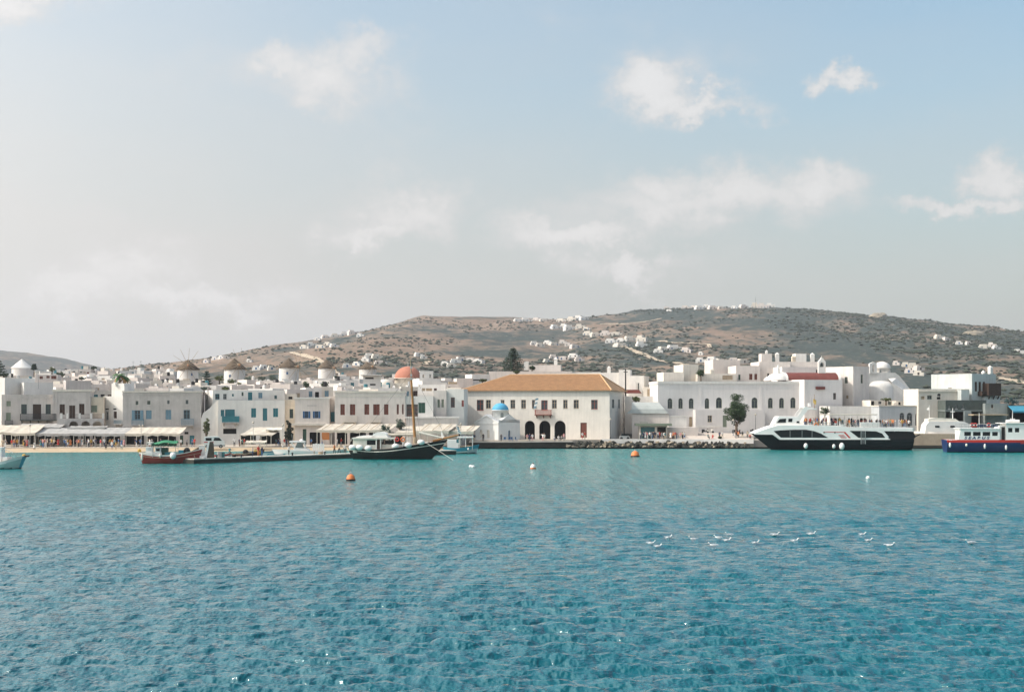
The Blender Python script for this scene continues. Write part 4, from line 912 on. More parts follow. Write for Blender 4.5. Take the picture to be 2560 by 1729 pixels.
    b.prism([(a0, Z(2183, 909)), (a1, Z(2183, 909)), (um + .4, Z(2183, 906)), (um, Z(2183, 904.5)), (um - .4, Z(2183, 906))], -.3, .4); b.face([(a0, -.3, Z(2183, 934)), (a0, .4, Z(2183, 934)), (a0, .4, Z(2183, 909)), (a0, -.3, Z(2183, 909))]); b.face([(a1, -.3, Z(2183, 934)), (a1, .4, Z(2183, 934)), (a1, .4, Z(2183, 909)), (a1, -.3, Z(2183, 909))]); b.build('bell_gable', WHITE, t)
right_front()

def right_edge():
    h = House('house', 'tall right hand house with a bright left wall and a dark wooden balcony', 2430, 2490, 934, 318, 30, 12, mat('shaded grey plaster', (.50, .52, .50), .9, .15, .3, .3, 3, .15), [(2437, 2443, 954, 978, 'shut:brown'), (2446.5, 2453, 954, 982, 'shut:brown'), (2457, 2463, 954, 978, 'shut:brown')], lwins=[(2370, 2380, 969, 971, 'dark:wood')], z0=2)  # shade of the right hand face is mixed into this plaster colour
    f = h.f
    h.block(2472, 2503, 958, 989, -1.8, -.01, BROWN, 'timber_bay')
    h.block(2455, 2474, 978, 989, -1.2, -.01, BROWN, 'timber_balcony')
    for p in (2476, 2487, 2498):
        a, b = f.u(p - 8, -.1), f.u(p, -1.7); MB().tube((a, -.05, f.z(p, 1007)), (b, -1.6, f.z(p, 990)), .13, .13, 5).build('timber_strut', BROWN, h.t)
    chimney(h, 2479, 915, 934, .8, 3); chimney(h, 2461, 927, 934, .6, 3)
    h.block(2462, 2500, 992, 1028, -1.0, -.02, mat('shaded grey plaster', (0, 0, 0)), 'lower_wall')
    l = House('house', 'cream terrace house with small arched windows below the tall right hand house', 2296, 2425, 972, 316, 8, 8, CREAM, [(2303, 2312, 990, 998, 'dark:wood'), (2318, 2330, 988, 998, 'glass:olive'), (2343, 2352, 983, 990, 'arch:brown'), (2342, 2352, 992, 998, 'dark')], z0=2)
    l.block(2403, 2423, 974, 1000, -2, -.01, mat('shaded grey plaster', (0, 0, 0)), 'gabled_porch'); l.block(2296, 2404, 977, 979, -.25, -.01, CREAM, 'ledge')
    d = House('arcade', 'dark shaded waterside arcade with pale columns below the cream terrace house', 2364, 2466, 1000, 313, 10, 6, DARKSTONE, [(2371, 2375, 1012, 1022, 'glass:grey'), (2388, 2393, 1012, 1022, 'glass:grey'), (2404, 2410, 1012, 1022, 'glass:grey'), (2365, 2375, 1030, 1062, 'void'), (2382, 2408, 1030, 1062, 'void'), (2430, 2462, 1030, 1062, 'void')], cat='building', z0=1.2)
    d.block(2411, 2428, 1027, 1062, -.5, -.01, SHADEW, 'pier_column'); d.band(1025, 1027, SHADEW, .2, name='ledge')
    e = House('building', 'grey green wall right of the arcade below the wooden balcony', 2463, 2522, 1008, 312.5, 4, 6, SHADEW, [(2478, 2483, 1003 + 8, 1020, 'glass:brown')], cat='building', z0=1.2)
    e.block(2434, 2521, 1035, 1038, -3, -.01, WOODL, 'flat_canopy')
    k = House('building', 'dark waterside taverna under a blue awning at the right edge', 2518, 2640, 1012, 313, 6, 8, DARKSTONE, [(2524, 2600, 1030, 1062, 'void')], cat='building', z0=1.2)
    f = k.f; a = MB(); u0, u1 = f.u(2519), f.u(2640); a.poly([(u0, -2.5, f.z(2560, 1027)), (u1, -2.5, f.z(2560, 1027)), (u1, -.02, f.z(2560, 1014)), (u0, -.02, f.z(2560, 1014)), (u0, -2.5, f.z(2560, 1031)), (u1, -2.5, f.z(2560, 1031))], [(0, 1, 2, 3), (0, 4, 5, 1)]); a.build('awning', BLUEC, k.t)
    g = House('building', 'long grey waterfront wall with three arched doorways behind the ferry stern', 2198, 2364, 1015, 316, 6, 6, mat('blue grey plaster', (.44, .455, .46), .9, .1, .3, .3, 3, .1), [(2249, 2261, 1031, 1064, 'arch:grey'), (2267, 2281, 1031, 1064, 'arch:grey'), (2288, 2301, 1031, 1064, 'arch:grey'), (2312, 2319, 1046, 1064, 'door:green')], cat='building', z0=1.2)
    g.band(1013, 1015.5, CREAM, .15)
    House('building', 'low white waterfront wall block behind the ferry upper deck', 2074, 2198, 1015, 320, 4, 8, WHITE, [(2085, 2097, 1045, 1062, 'void'), (2120, 2132, 1045, 1062, 'void'), (2150, 2165, 1045, 1062, 'void')], cat='building', z0=1.2)
    House('house', 'low cream house with a planted terrace below the domed church', 2176, 2240, 1000, 326, 5, 6, CREAM, [(2178, 2186, 993 + 9, 1013, 'dark'), (2196, 2204, 1003, 1010, 'glass:grey'), (2220, 2228, 1003, 1012, 'glass:olive')], z0=2)
    House('house', 'low cream house with an orange flower ledge right of the domed church', 2240, 2312, 1002, 324, 5, 6, CREAM, [(2246, 2252, 1005, 1012, 'dark'), (2270, 2280, 1005, 1012, 'glass:wood')], z0=2)
right_edge()
# ================================================================== THE TOWN BEHIND THE WATERFRONT
def town_rows():
    r2 = random.Random(21)
    W = (WHITE, CREAM, ROSE, WHITE, ROSE)
    LM = [(60, 'the white cone'), (180, 'the far left hill'), (290, 'the palm'), (400, 'the plain grey stone house'), (470, 'the leftmost windmill'), (590, 'the second windmill'), (725, 'the middle windmill'), (820, 'the fourth windmill'), (920, 'the rightmost windmill'), (1020, 'the terracotta dome'), (1110, 'the orange tiled roof')]
    def near(px): return min(LM, key=lambda q: abs(q[0] - px))[1]
    rows = [  # distance, rows of house tops (photo rows), column range, widths, depth, name of the row
        (330, (966, 976), (-30, 1150), (30, 62), 'the first roof row'),
        (362, (957, 967), (-60, 1130), (26, 56), 'the second roof row'),
        (398, (948, 958), (-60, 1120), (24, 50), 'the third roof row'),
        (440, (938, 948), (-80, 400), (22, 46), 'the fourth roof row'),
        (490, (929, 938), (-80, 430), (20, 40), 'the fifth roof row'),
        (545, (921, 929), (-80, 420), (18, 36), 'the skyline roof row'),
        (470, (940, 948), (640, 1000), (24, 46), 'the roofs below the windmills'),
    ]
    for D, (ya, yb), (xa, xb), (wa, wb), rn in rows:
        px = xa; i = 0
        while px < xb:
            w = r2.uniform(wa, wb); y = r2.uniform(ya, yb); r_ = r2.choice([-22, -12, 8, 16, 24, 28]) + r2.uniform(-4, 4)
            if px + w < -10 or any(lo < px + w / 2 < hi for lo, hi in SKIP.get(D, ())): px += w; continue
            m = r2.choice(W); wins = []
            sc_ = F / D; ww, wh = .95 * sc_, 1.35 * sc_
            n = r2.choice([0, 1, 1, 2, 2, 3]) if w > 28 else r2.choice([0, 1])
            for j in range(n):
                c = px + w * (j + .7) / (n + .4); yt = y + r2.uniform(.7, 1.1) * sc_
                wins.append((c - ww / 2, c + ww / 2, yt, yt + wh, r2.choice(['glass:grey', 'glass:frame', 'shut:redb', 'shut:brown', 'shut:lblue', 'shut:teal', 'dark', 'shut:wood'])))
            wins = [q for q in wins if q[0] > px + .25 * sc_ and q[1] < px + w - .25 * sc_]
            wd = {0: 'blank', 1: 'one-window', 2: 'two-window', 3: 'three-window'}[len(wins)]
            mn = {WHITE: 'white', CREAM: 'cream', ROSE: 'off white'}[m]
            i += 1
            lab = f'{mn} {wd} cube house, {ORD[i - 1]} from left in {rn}'
            h = House('house', lab, px, px + w, y, D + r2.uniform(-6, 6), r_, r2.uniform(6, 10), m, wins, group='flat roofed town houses behind the waterfront')
            if r2.random() < .4:
                a = px + w * r2.uniform(.1, .5); b = a + w * r2.uniform(.25, .45); h.block(a, b, y - r2.uniform(3, 9), y + 4, 1.5, 4.5, r2.choice(W), 'roof_room')
            if r2.random() < .3: chimney(h, px + w * r2.uniform(.2, .8), y - r2.uniform(5, 9), y, .6, 2.2)
            if r2.random() < .3:
                f = h.f; u = f.u(px + w * r2.uniform(.3, .7), 3); z = h.zt - .3
                tk = MB().lathe([(.45, .5), (.45, 1.5), (.02, 1.6)], (u, 3, z), 10); tk.box(u - .4, u + .4, 2.6, 3.4, z, z + .5); tk.build('water_tank', r2.choice([CHROME, RUBBER, TEAL]), h.t)
            px += w * r2.uniform(.86, 1.1)
SKIP = {330: [(259, 312), (1040, 1090)], 362: [(985, 1058), (270, 320)], 398: [(985, 1050)], 440: [(440, 500)], 470: [(690, 750), (895, 945)], 490: [(-90, 60)], 545: [(-90, 75)]}
town_rows()

def named_town():
    H_ = House
    # left: larger roofs that show clearly
    H_('house', 'broad bright white blank wall above the black balcony house', 60, 133, 956, 318, 30, 8, WHITE)
    H_('house', 'grey parapet block on the roof behind the three shuttered house', 165, 228, 951, 322, 22, 7, GREYW)
    H_('house', 'bright white wall at the far left edge above the grey house', -14, 12, 944, 316, -26, 9, WHITE)
    H_('house', 'tan side wall at the left edge beside the bright white wall', 10, 46, 944, 320, 24, 9, TAN)
    H_('house', 'white house with three red brown windows below the dark conifer at the left', 88, 145, 936, 380, 12, 8, ROSE, [(99, 107, 940, 947, 'shut:redb'), (116, 124, 939, 945, 'shut:redb'), (128, 141, 939, 947, 'shut:redb')])
    # cone
    f = Fac(57, 470, 0, 8.0); t = thing('mill_ruin', 'white conical roof rising above the houses at the far left', 'building', f.loc)
    z0, z1 = f.z(57, 920), f.z(57, 897); MB().lathe([(3.6, 0), (3.5, z0)], (0, 0, 0), 18).build('wall', WHITE, t, True); MB().lathe([(3.6, z0), (1.6, z0 + (z1 - z0) * .56), (.05, z1)], (-.3, 0, 0), 18).build('roof', WHITE, t, True)
    # terracotta domed church
    f = Fac(1020, 384, 0, 3.0); t = thing('domed_church', 'cream church with a large terracotta dome behind the caique mast', 'church', f.loc)
    rr = 33.5 / F * 384; z0, z1 = f.z(1020, 945), f.z(1020, 915.5)
    MB().lathe([(rr * math.cos(a), z0 + (z1 - z0) * math.sin(a)) for a in np.linspace(0, 1.55, 12)], (0, 0, 0), 36).build('dome', TERRA, t, True)
    MB().lathe([(rr + .05, f.z(1020, 972)), (rr + .05, z0 - .15), (rr + .25, z0 - .15), (rr + .25, z0), (rr - .1, z0 + .02)], (0, 0, 0), 36).build('drum', CREAM, t, True)
    MB().box(f.u(955), f.u(1056), -4, 8, 0, f.z(1005, 958)).build('wall', CREAM, t)
    MB().lathe([(2.2, f.z(970, 975)), (2.2, f.z(970, 958)), (1.6, f.z(970, 951)), (.05, f.z(970, 948))], (f.u(968), -4.5, 0), 16).build('apse', CREAM, t, True)
    for p in (991, 1037): MB().box(f.u(p - 4), f.u(p + 4), -rr - .1, -rr + 1.2, f.z(p, 950), f.z(p, 947)).build('drum_window', BROWN, t)
    MB().tube((0, 0, z1), (0, 0, z1 + 1.0), .06, .05, 6).build('cross', WHITE, t)
    h = H_('house', 'white rooftop room with a flat canopy in front of the rightmost windmill', 908, 952, 938, 350, 6, 6, WHITE, [(913, 934, 943, 947, 'dark'), (925, 939, 959, 963, 'dark')])
    h.block(903, 954, 936, 938, -1.2, 6.5, WHITE, 'canopy_roof')
    h = H_('chapel', 'white chapel with a two arched bell gable right of the terracotta dome', 1048, 1102, 946, 372, 18, 8, WHITE, cat='chapel')
    f = h.f; b = MB(); hs = [(f.u(1056, -.1), f.u(1062, -.1), f.z(1060, 944), f.z(1060, 935), True), (f.u(1073, -.1), f.u(1079, -.1), f.z(1075, 944), f.z(1075, 935), True)]
    zb, zt_ = f.z(1065, 946), f.z(1065, 929.5); a0, a1 = f.u(1049), f.u(1083)
    holed(b, a0, a1, zb, zt_, hs, lambda u, d, z: (u, d - .1, z), .6, WHITE); b.box(a0, a1, -.1, .5, zt_ + .003, zt_ + .25); b.build('bell_gable', WHITE, h.t)
    H_('house', 'broad white blank house above the slatted shutters', 1056, 1101, 946 + 6, 352, 20, 8, WHITE)
    H_('house', 'grey pink house block left of the tiled roof', 1142, 1182, 945, 345, 8, 8, ROSE)
    h = H_('house', 'white terrace house with brown pergola left of the tiled roof', 1112, 1148, 960, 335, 6, 7, ROSE, [(1120, 1126, 967, 971, 'dark')])
    h.block(1122, 1143, 954, 960, .5, 3, WOODL, 'pergola')
    H_('house', 'bright white flat house with roof garden at the left tip of the tiled roof', 1180, 1224, 935, 352, 14, 8, WHITE, [(1183, 1200, 948, 951, 'dark'), (1205, 1218, 947, 951, 'dark')])
    # behind the hall
    h = H_('house', 'long white house standing behind the tiled roof with the conifer beside it', 1222, 1430, 928, 352, -3, 10, ROSE, [])
    h = H_('house', 'white upper house with a tall chimney above the tiled roof', 1322, 1402, 912, 362, -4, 8, ROSE, [(1328, 1333, 918, 924, 'glass:grey')]); chimney(h, 1389, 894, 912, .9, 2)
    h.block(1310, 1321, 903, 925, .5, 2, WHITE, 'parapet')
    h = H_('house', 'white wall and chimney behind the right end of the tiled roof', 1430, 1502, 930, 354, -4, 8, WHITE); 
    h = H_('house', 'white house with a slim pointed chimney right of the tiled roof', 1498, 1562, 931, 350, -10, 8, WHITE); chimney(h, 1522, 916, 932, .8, 2)
    h = H_('house', 'white tower like house behind the tall dark pole', 1547, 1576, 924, 348, -8, 7, WHITE)
    h = H_('house', 'shaded white house with a tiny belfry right of the dark pole', 1572, 1610, 939, 346, -14, 8, WHITE, [(1594, 1598, 957, 974, 'glass:grey')])
    f = h.f; MB().prism([(f.u(1580), f.z(1587, 975)), (f.u(1593), f.z(1587, 975)), (f.u(1593), f.z(1587, 958)), (f.u(1588), f.z(1587, 951)), (f.u(1585), f.z(1587, 951)), (f.u(1580), f.z(1587, 958))], -1.6, -1.0).build('belfry', WHITE, h.t)
    MB().prism([(f.u(1562, -3), f.z(1580, 983)), (f.u(1602, -3), f.z(1580, 983)), (f.u(1596, -3), f.z(1580, 974)), (f.u(1562, -3), f.z(1580, 974))], -3.5, -1.7).build('lean_to_roof', REDROOF, h.t)
    h = H_('house', 'low cream houses stepping up to the long arched building', 1608, 1650, 967, 338, -6, 8, CREAM, [(1618, 1630, 972, 990, 'shut:wood')])
    h = H_('house', 'low white terrace with a green hedge behind the vaulted roof', 1562, 1650, 990, 334, -6, 6, WHITE, z0=2)
    # above the long building
    h = H_('house', 'cream parapet block at the left end above the long arched building', 1659, 1710, 930, 340, 6, 8, CREAM)
    h = H_('house', 'taller cream block with a dark roof tree above the long arched building', 1708, 1746, 911, 344, 10, 8, CREAM)
    h = H_('house', 'low cream terrace house with a brown door above the third arched window', 1744, 1842, 934, 342, 4, 8, CREAM, [(1806, 1832, 929 + 9, 949, 'shut:wood')]); chimney(h, 1781, 921, 934, .9, 1, CREAM)
    h = H_('house', 'pinkish white block behind the low cream terrace house', 1783, 1850, 899, 356, 8, 8, ROSE)
    h = H_('house', 'white house with one green and two brown shutters above the arched building', 1840, 1900, 914, 346, 4, 9, ROSE, [(1846, 1851, 936, 949.5, 'shut:green'), (1873, 1881, 934, 949, 'shut:redb'), (1886, 1893, 934, 949, 'shut:redb')])
    h = H_('house', 'tall white house topped by chimneys and a finial above the arched building', 1898, 1976, 904, 348, 4, 9, ROSE, [(1918, 1923, 933, 946, 'glass:brown')])
    h.block(1904, 1930, 884, 904, 2, 5, ROSE, 'roof_tower'); chimney(h, 1917, 876, 885, .5, 3); chimney(h, 1944, 882, 904, .85, 2)
    h = H_('house', 'white house with a square roof tower and pointed chimney left of the bell gable', 1972, 2046, 904, 350, 4, 9, ROSE)
    h.block(1989, 2016, 884, 905, 2, 5, WHITE, 'roof_tower'); chimney(h, 2032, 883, 905, .9, 2); chimney(h, 1985, 889, 905, .9, 2, TAN)
    h = H_('house', 'broad bright white blank house behind the barrel roofed church', 1955, 2134, 917, 342, 7, 8, WHITE, [(2040, 2044, 924, 932, 'dark'), (2076, 2080, 923, 930, 'dark')])
named_town()

def windmills():
    spec = [(469.5, 51, 899, 922, 962, 432, 473, 913, 'leftmost'), (586.5, 51, 896, 921, 968, 434, 601, 912, 'second'), (722, 48, 896, 917, 955, 458, 747, 916, 'middle'), (817, 42, 899, 919, 958, 545, 837, 919, 'fourth'), (919, 42, 905, 920, 950, 540, 933, 916, 'rightmost')]
    TH = []
    for i, (pxc, w, ya, ye, yb, D, hx, hy, nm) in enumerate(spec):
        f = Fac(pxc, D, 0, 0); f.z0 = zground(f.c.x, D) - .4; rr = w / 2 / F * D
        lab = ['leftmost windmill, white with brown thatch, its bare spokes standing against the sky', 'second windmill from the left, white with brown thatch and orange hub', 'middle one of the five windmills, with a tiny dark window', 'fourth windmill from the left, steep dark thatch', 'rightmost windmill, squat brown thatch beside the rooftop canopy'][i]
        t = thing('windmill', lab, 'windmill', (f.c.x, D, f.z0), 0, 'row of five thatched windmills')
        z = lambda y: f.z(pxc, y)
        MB().lathe([(rr * 1.12, 0), (rr * 1.03, z(ye + 25)), (rr, z(ye))], (0, 0, 0), 30).build('tower', WHITE, t, True)
        r2 = random.Random(i); n = 26; prof = [(1.10, z(ye) - .35), (1.13, z(ye) - .1), (.80, z(ye) + (z(ya) - z(ye)) * .33), (.42, z(ye) + (z(ya) - z(ye)) * .68), (.12, z(ya) - .25), (.02, z(ya))]
        mb = MB().lathe([(a * rr, b) for a, b in prof], (0, 0, 0), n); mb.v = [(x * (1 + r2.uniform(-.04, .04)), y * (1 + r2.uniform(-.04, .04)), q + r2.uniform(-.12, .12)) for x, y, q in mb.v]
        mb.build('thatch_roof', THATCH, t, True)
        # wheel: hub, axle, twelve bare spokes
        hu = f.u(hx, -rr * .8); hz = f.z(hx, hy, -rr * .8); hub = Vector((hu, -rr * 1.25, hz)); ax = Vector((hu * .35, -rr * .2, hz + .3)); d = (hub - ax).normalized()
        MB().tube(ax, hub + d * .5, .22, .16, 8).build('axle', WOODL, t); MB().ball(hub, .38, nu=8, nv=6).build('hub', mat('weathered orange wood', (.42, .20, .10), .8), t)
        a = d.orthogonal().normalized(); b = d.cross(a); sp = MB(); Ls = 5.2
        for k in range(12):
            q = 2 * math.pi * (k + .35) / 12; p = hub + (a * math.cos(q) + b * math.sin(q)) * Ls; MB().tube(hub, p, .07, .045, 5).build('spoke', WOODL, t)
        if i in (0,): MB().box(f.u(458, -rr) , f.u(474, -rr), -rr * 1.12, -rr * .8, z(965), z(947)).build('porch', TAN, t)
        for (pxw, yw) in {2: [(718, 933)], 1: [(575, 940)], 0: [(478, 936)]}.get(i, []):
            u = f.u(pxw, -rr); yy = -math.sqrt(max(rr * rr * 1.04 - u * u, .1)); MB().box(u - .28, u + .28, yy - .06, yy + .3, z(yw) - .4, z(yw) + .4).build('window', BLUE, t)
windmills()

# ---- houses scattered over the hillside
def hill_houses():
    r2 = random.Random(4)
    cl = [('the ridge top cluster by the mast', [(1716, 768, 22, 7), (1735, 766, 16, 6), (1752, 769, 20, 8), (1768, 764, 18, 8), (1786, 768, 22, 8), (1806, 770, 16, 6), (1835, 768, 14, 6), (1862, 766, 18, 8), (1890, 762, 20, 12), (1908, 764, 24, 12), (1926, 764, 18, 10), (1668, 767, 14, 6), (1672, 776, 12, 5)]),
          ('the saddle cluster on the skyline', [(1297, 800, 18, 7), (1318, 799, 22, 8), (1340, 798, 18, 7), (1362, 801, 20, 6), (1402, 801, 22, 8), (1428, 797, 20, 10), (1446, 793, 20, 9), (1462, 796, 18, 8)]),
          ('the upper slope cluster', [(1392, 817, 20, 9), (1410, 814, 18, 9), (1428, 819, 26, 11), (1450, 816, 20, 10), (1466, 822, 16, 7)]),
          ('the long terraced cluster of mid slope', [(1470, 834, 24, 10), (1492, 836, 22, 9), (1516, 833, 26, 11), (1542, 835, 22, 8), (1528, 852, 26, 10), (1554, 850, 24, 9), (1578, 847, 24, 10), (1602, 846, 22, 14), (1606, 862, 22, 14), (1560, 863, 30, 8)]),
          ('the cluster above the conifer', [(1338, 858, 18, 9), (1352, 862, 18, 9), (1368, 856, 18, 9), (1388, 860, 20, 8), (1406, 855, 16, 9), (1422, 862, 18, 8), (1440, 866, 20, 8)]),
          ('the villa above the dark scrub', [(1645, 877, 20, 9), (1664, 872, 24, 10), (1688, 869, 28, 11), (1714, 875, 22, 12)]),
          ('the lower cluster behind the tiled roof', [(1388, 893, 22, 11), (1410, 897, 22, 9), (1432, 890, 22, 10), (1450, 899, 20, 10), (1372, 903, 18, 8)]),
          ('the low houses above the cream parapet block', [(1752, 901, 22, 11), (1780, 898, 26, 11), (1808, 904, 22, 9), (1836, 903, 24, 9), (1862, 905, 24, 9), (1751, 886, 10, 8)]),
          ('the right shoulder of the hill', [(2352, 842, 20, 10), (2370, 847, 16, 7), (2462, 866, 22, 10), (2480, 864, 18, 11), (2494, 869, 16, 8), (2548, 880, 20, 7), (2398, 858, 14, 6), (2424, 862, 12, 5)]),
          ('the cluster behind the white domed church', [(2266, 912, 18, 12), (2284, 916, 20, 14), (2302, 921, 20, 11), (2272, 930, 18, 8), (2296, 936, 22, 9), (2240, 908, 14, 9)]),
          ('the terraced cluster on the left slope', [(760, 868, 22, 9), (780, 863, 20, 9), (800, 866, 22, 8), (818, 861, 18, 8), (838, 864, 18, 7), (792, 848, 14, 6), (816, 842, 18, 7), (840, 838, 20, 8), (862, 834, 18, 9), (884, 831, 20, 9), (900, 838, 16, 8)]),
          ('the white cluster right of the windmills', [(912, 900, 18, 10), (926, 891, 22, 12), (944, 893, 22, 12), (952, 907, 26, 9), (890, 911, 18, 7), (868, 916, 18, 6)]),
          ('the white villas left of the conifer', [(1140, 903, 22, 9), (1156, 899, 22, 11), (1176, 900, 22, 10), (1194, 903, 20, 10), (1112, 912, 18, 6), (1130, 915, 20, 6)]),
          ('the low slope between the windmills', [(536, 898, 14, 6), (552, 893, 16, 7), (566, 897, 14, 6), (640, 921, 18, 8), (662, 918, 18, 9), (680, 924, 16, 7), (622, 903, 12, 5), (514, 905, 14, 6), (406, 932, 14, 8), (420, 930, 14, 8)]),
          ('the broken houses under the left ridge', [(1048, 888, 16, 8), (1060, 894, 14, 8)])]
    for nm, hs in cl:
        for i, (px, py, w, hh) in enumerate(sorted(hs)):
            p = on_land(px, py + hh * .5, 560); sc_ = F / p.y; wm, hm = 1.2 * w / sc_, max(1.1 * hh / sc_, 3.0)
            lab = f'small white hillside house, {ORD[i]} from left in {nm}'
            t = thing('hillside_house', lab, 'house', (p.x, p.y, p.z - 1.0), R(r2.choice([-24, -12, 10, 22])), 'white houses scattered on the hillside')
            m = r2.choice([WHITE, WHITE, ROSE, CREAM]); dp = wm * r2.uniform(.5, .8); s1 = r2.uniform(.45, .65)
            mb = MB().box(-wm / 2, wm / 2, 0, dp, -2, hm * .62 + 1); mb.box(-wm / 2 + wm * .1, -wm / 2 + wm * (.1 + s1), dp * .12, dp * .95, hm * .62 + 1.003, hm + 1); mb.build('wall', m, t)
            k = max(1, int(wm / 4))
            for j in range(k):
                c = -wm / 2 + wm * (j + .5) / k; MB().box(c - .55, c + .55, -.06, .05, 1.4, 2.9).build('window', r2.choice([GREYF, BROWN, BLUE]), t)
    # ridge mast and rock
    p = on_land(1889, 762, 900); t = thing('radio_mast', 'thin lattice radio mast standing on the hill ridge', 'mast', p, 0)
    m = MB(); hm = 27 / F * p.y
    for a in range(3):
        x, y = 1.1 * math.cos(a * 2.09), 1.1 * math.sin(a * 2.09); m.tube((x, y, -1), (x * .15, y * .15, hm), .13, .09, 4)
        for j in range(8):
            z = hm * j / 8; s0, s1 = 1 - .85 * j / 8, 1 - .85 * (j + 1) / 8; x2, y2 = 1.1 * math.cos(a * 2.09 + 2.09), 1.1 * math.sin(a * 2.09 + 2.09); m.tube((x * s0, y * s0, z), (x2 * s1, y2 * s1, z + hm / 8), .06, .06, 4)
    m.build('lattice', GREYF, t); MB().tube((0, 0, hm - .5), (0, 0, hm + 3), .08, .05, 5).build('antenna', GREYF, t)
    for (px, py, w, hh, lab) in [(2192, 788, 42, 12, 'flat topped grey rock outcrop on the hill ridge'), (2206, 784, 26, 9, 'upper block of the grey ridge outcrop'), (2432, 832, 60, 12, 'rounded rocky knob on the right end of the ridge')]:
        p = on_land(px, py + 5, 900); sc_ = F / p.y; mb = MB().ball((0, 0, 0), w / 2 / sc_, w / 2.6 / sc_, hh * .9 / sc_, 12, 8, z_lo=-.5)
        mb.v = [(x * (1 + r2.uniform(-.12, .12)), y * (1 + r2.uniform(-.12, .12)), z * (1 + r2.uniform(-.2, .15))) for x, y, z in mb.v]
        o = mb.build('rock_outcrop', mat('ridge rock', (.30, .255, .19), .95, .3, .2, .6, 1), None, False, (p.x, p.y, p.z - .5)); tag(o, lab, 'rock')
    # tracks and terrace walls
    for nm, pts, w, m, lab in [('dirt_track', [(838, 936), (815, 915), (790, 900), (768, 893), (744, 888), (728, 882)], 5, mat('pale dirt', (.45, .36, .26), .95), 0), ('dirt_track', [(1540, 862), (1575, 874), (1608, 888), (1640, 902), (1690, 910), (1730, 916)], 6, mat('pale dirt', (0, 0, 0)), 0),
                              ('dirt_track', [(1500, 812), (1560, 812), (1610, 806), (1660, 796)], 4, mat('pale dirt', (0, 0, 0)), 0), ('dirt_track', [(1640, 855), (1700, 859), (1770, 862), (1776, 872)], 3.5, mat('pale dirt', (0, 0, 0)), 0), ('coast_road', [(2490, 946), (2520, 952), (2560, 960), (2620, 968)], 7, mat('pale dirt', (0, 0, 0)), 0), ('dirt_track', [(1082, 905), (1062, 910), (1066, 916)], 4, mat('pale dirt', (0, 0, 0)), 0)]:
        mb = MB(); Q = []
        for j in range(len(pts) - 1):
            for s in np.linspace(0, 1, 9)[:-1]:
                a, b = pts[j], pts[j + 1]; Q.append(on_land(a[0] + (b[0] - a[0]) * s, a[1] + (b[1] - a[1]) * s, 560))
        for a, b in zip(Q[:-1], Q[1:]):
            if (b - a).length > 160: continue
            d = Vector((b.x - a.x, b.y - a.y, 0)).normalized(); n = Vector((-d.y, d.x, 0)) * w / 2; L = lambda p: (p.x, p.y, zground(p.x, p.y) + .7)
            mb.face([L(a - n), L(b - n), L(b + n), L(a + n)])
        struct(mb.build(nm, m))
hill_houses()
# ================================================================== BOATS
def hull(mb, L, B, sheer, rake_b, rake_s, mfun, full=.55, depth=.7, N=22, M=7, stern_w=.6, wl=None, bowx=-1):
    """lofted hull, bow towards bowx; sheer(t) gives the rail height, t=0 stern .. 1 bow; mfun(t, z) gives the paint"""
    rings = []
    for i in range(N + 1):
        t = i / N; zs = sheer(t)
        b = B / 2 * (max(0.0, 1 - max(0, (t - full) / (1 - full)) ** 2.2)) * (stern_w + (1 - stern_w) * min(1, t / .35) ** .7)
        b = max(b, .02); row = []
        for j in range(M + 1):
            q = j / M; z = zs + (-depth - zs) * q
            hb = b * (1 - .55 * q ** 2.2) * (1 - .28 * q * max(0, (t - .5) * 2))
            x = (t - .5) * L + (rake_b * (z / zs if zs else 0) * max(0, (t - .55) / .45) ** 2 - rake_s * (z / zs) * max(0, (.3 - t) / .3))
            row.append((x * (-bowx) * -1 if bowx > 0 else -x, hb, z))
        rings.append(row)
    for s in (-1, 1):
        v = [(x, s * y, z) for row in rings for x, y, z in row]; k = M + 1
        for i in range(N):
            for j in range(M):
                zc = (rings[i][j][2] + rings[i][j + 1][2] + rings[i + 1][j][2] + rings[i + 1][j + 1][2]) / 4
                f_ = [v[i * k + j], v[(i + 1) * k + j], v[(i + 1) * k + j + 1], v[i * k + j + 1]]
                mb.face(f_, mfun((i + .5) / N, zc, j))
    st = rings[0]; mb.face([(x, -y, z) for x, y, z in st] + [(x, y, z) for x, y, z in reversed(st)], mfun(0, .3, 1))
    return rings
def deck(mb, rings, drop, m):
    for a, b in zip(rings[:-1], rings[1:]):
        (xa, ya, za), (xb, yb, zb) = a[0], b[0]; mb.face([(xa, -ya * .97, za - drop), (xb, -yb * .97, zb - drop), (xb, yb * .97, zb - drop), (xa, ya * .97, za - drop)], m)
def rail_line(mb, rings, j, out, h, m, sides=(-1, 1)):
    for s in sides:
        for a, b in zip(rings[:-1], rings[1:]):
            (xa, ya, za), (xb, yb, zb) = a[j], b[j]
            mb.poly([(xa, s * (ya + out), za), (xb, s * (yb + out), zb), (xb, s * (yb + out), zb + h), (xa, s * (ya + out), za + h), (xa, s * (ya - .03), za), (xb, s * (yb - .03), zb), (xb, s * (yb - .03), zb + h), (xa, s * (ya - .03), za + h)],
                    [(0, 1, 2, 3), (3, 2, 6, 7), (0, 4, 5, 1)], m)
def fender(t, x, y, z, r_=.28, l=.5, m=BOATW, name='fender', tilt=0):
    o = MB().ball((0, 0, 0), r_, r_, l, 10, 8, m=m).build(name, m, t, True, (x, y, z)); o.rotation_euler = (0, tilt, 0); return o
def slabs(t, name, m, x0, x1, y0, y1, z0, z1): return MB().box(x0, x1, y0, y1, z0, z1).build(name, m, t)

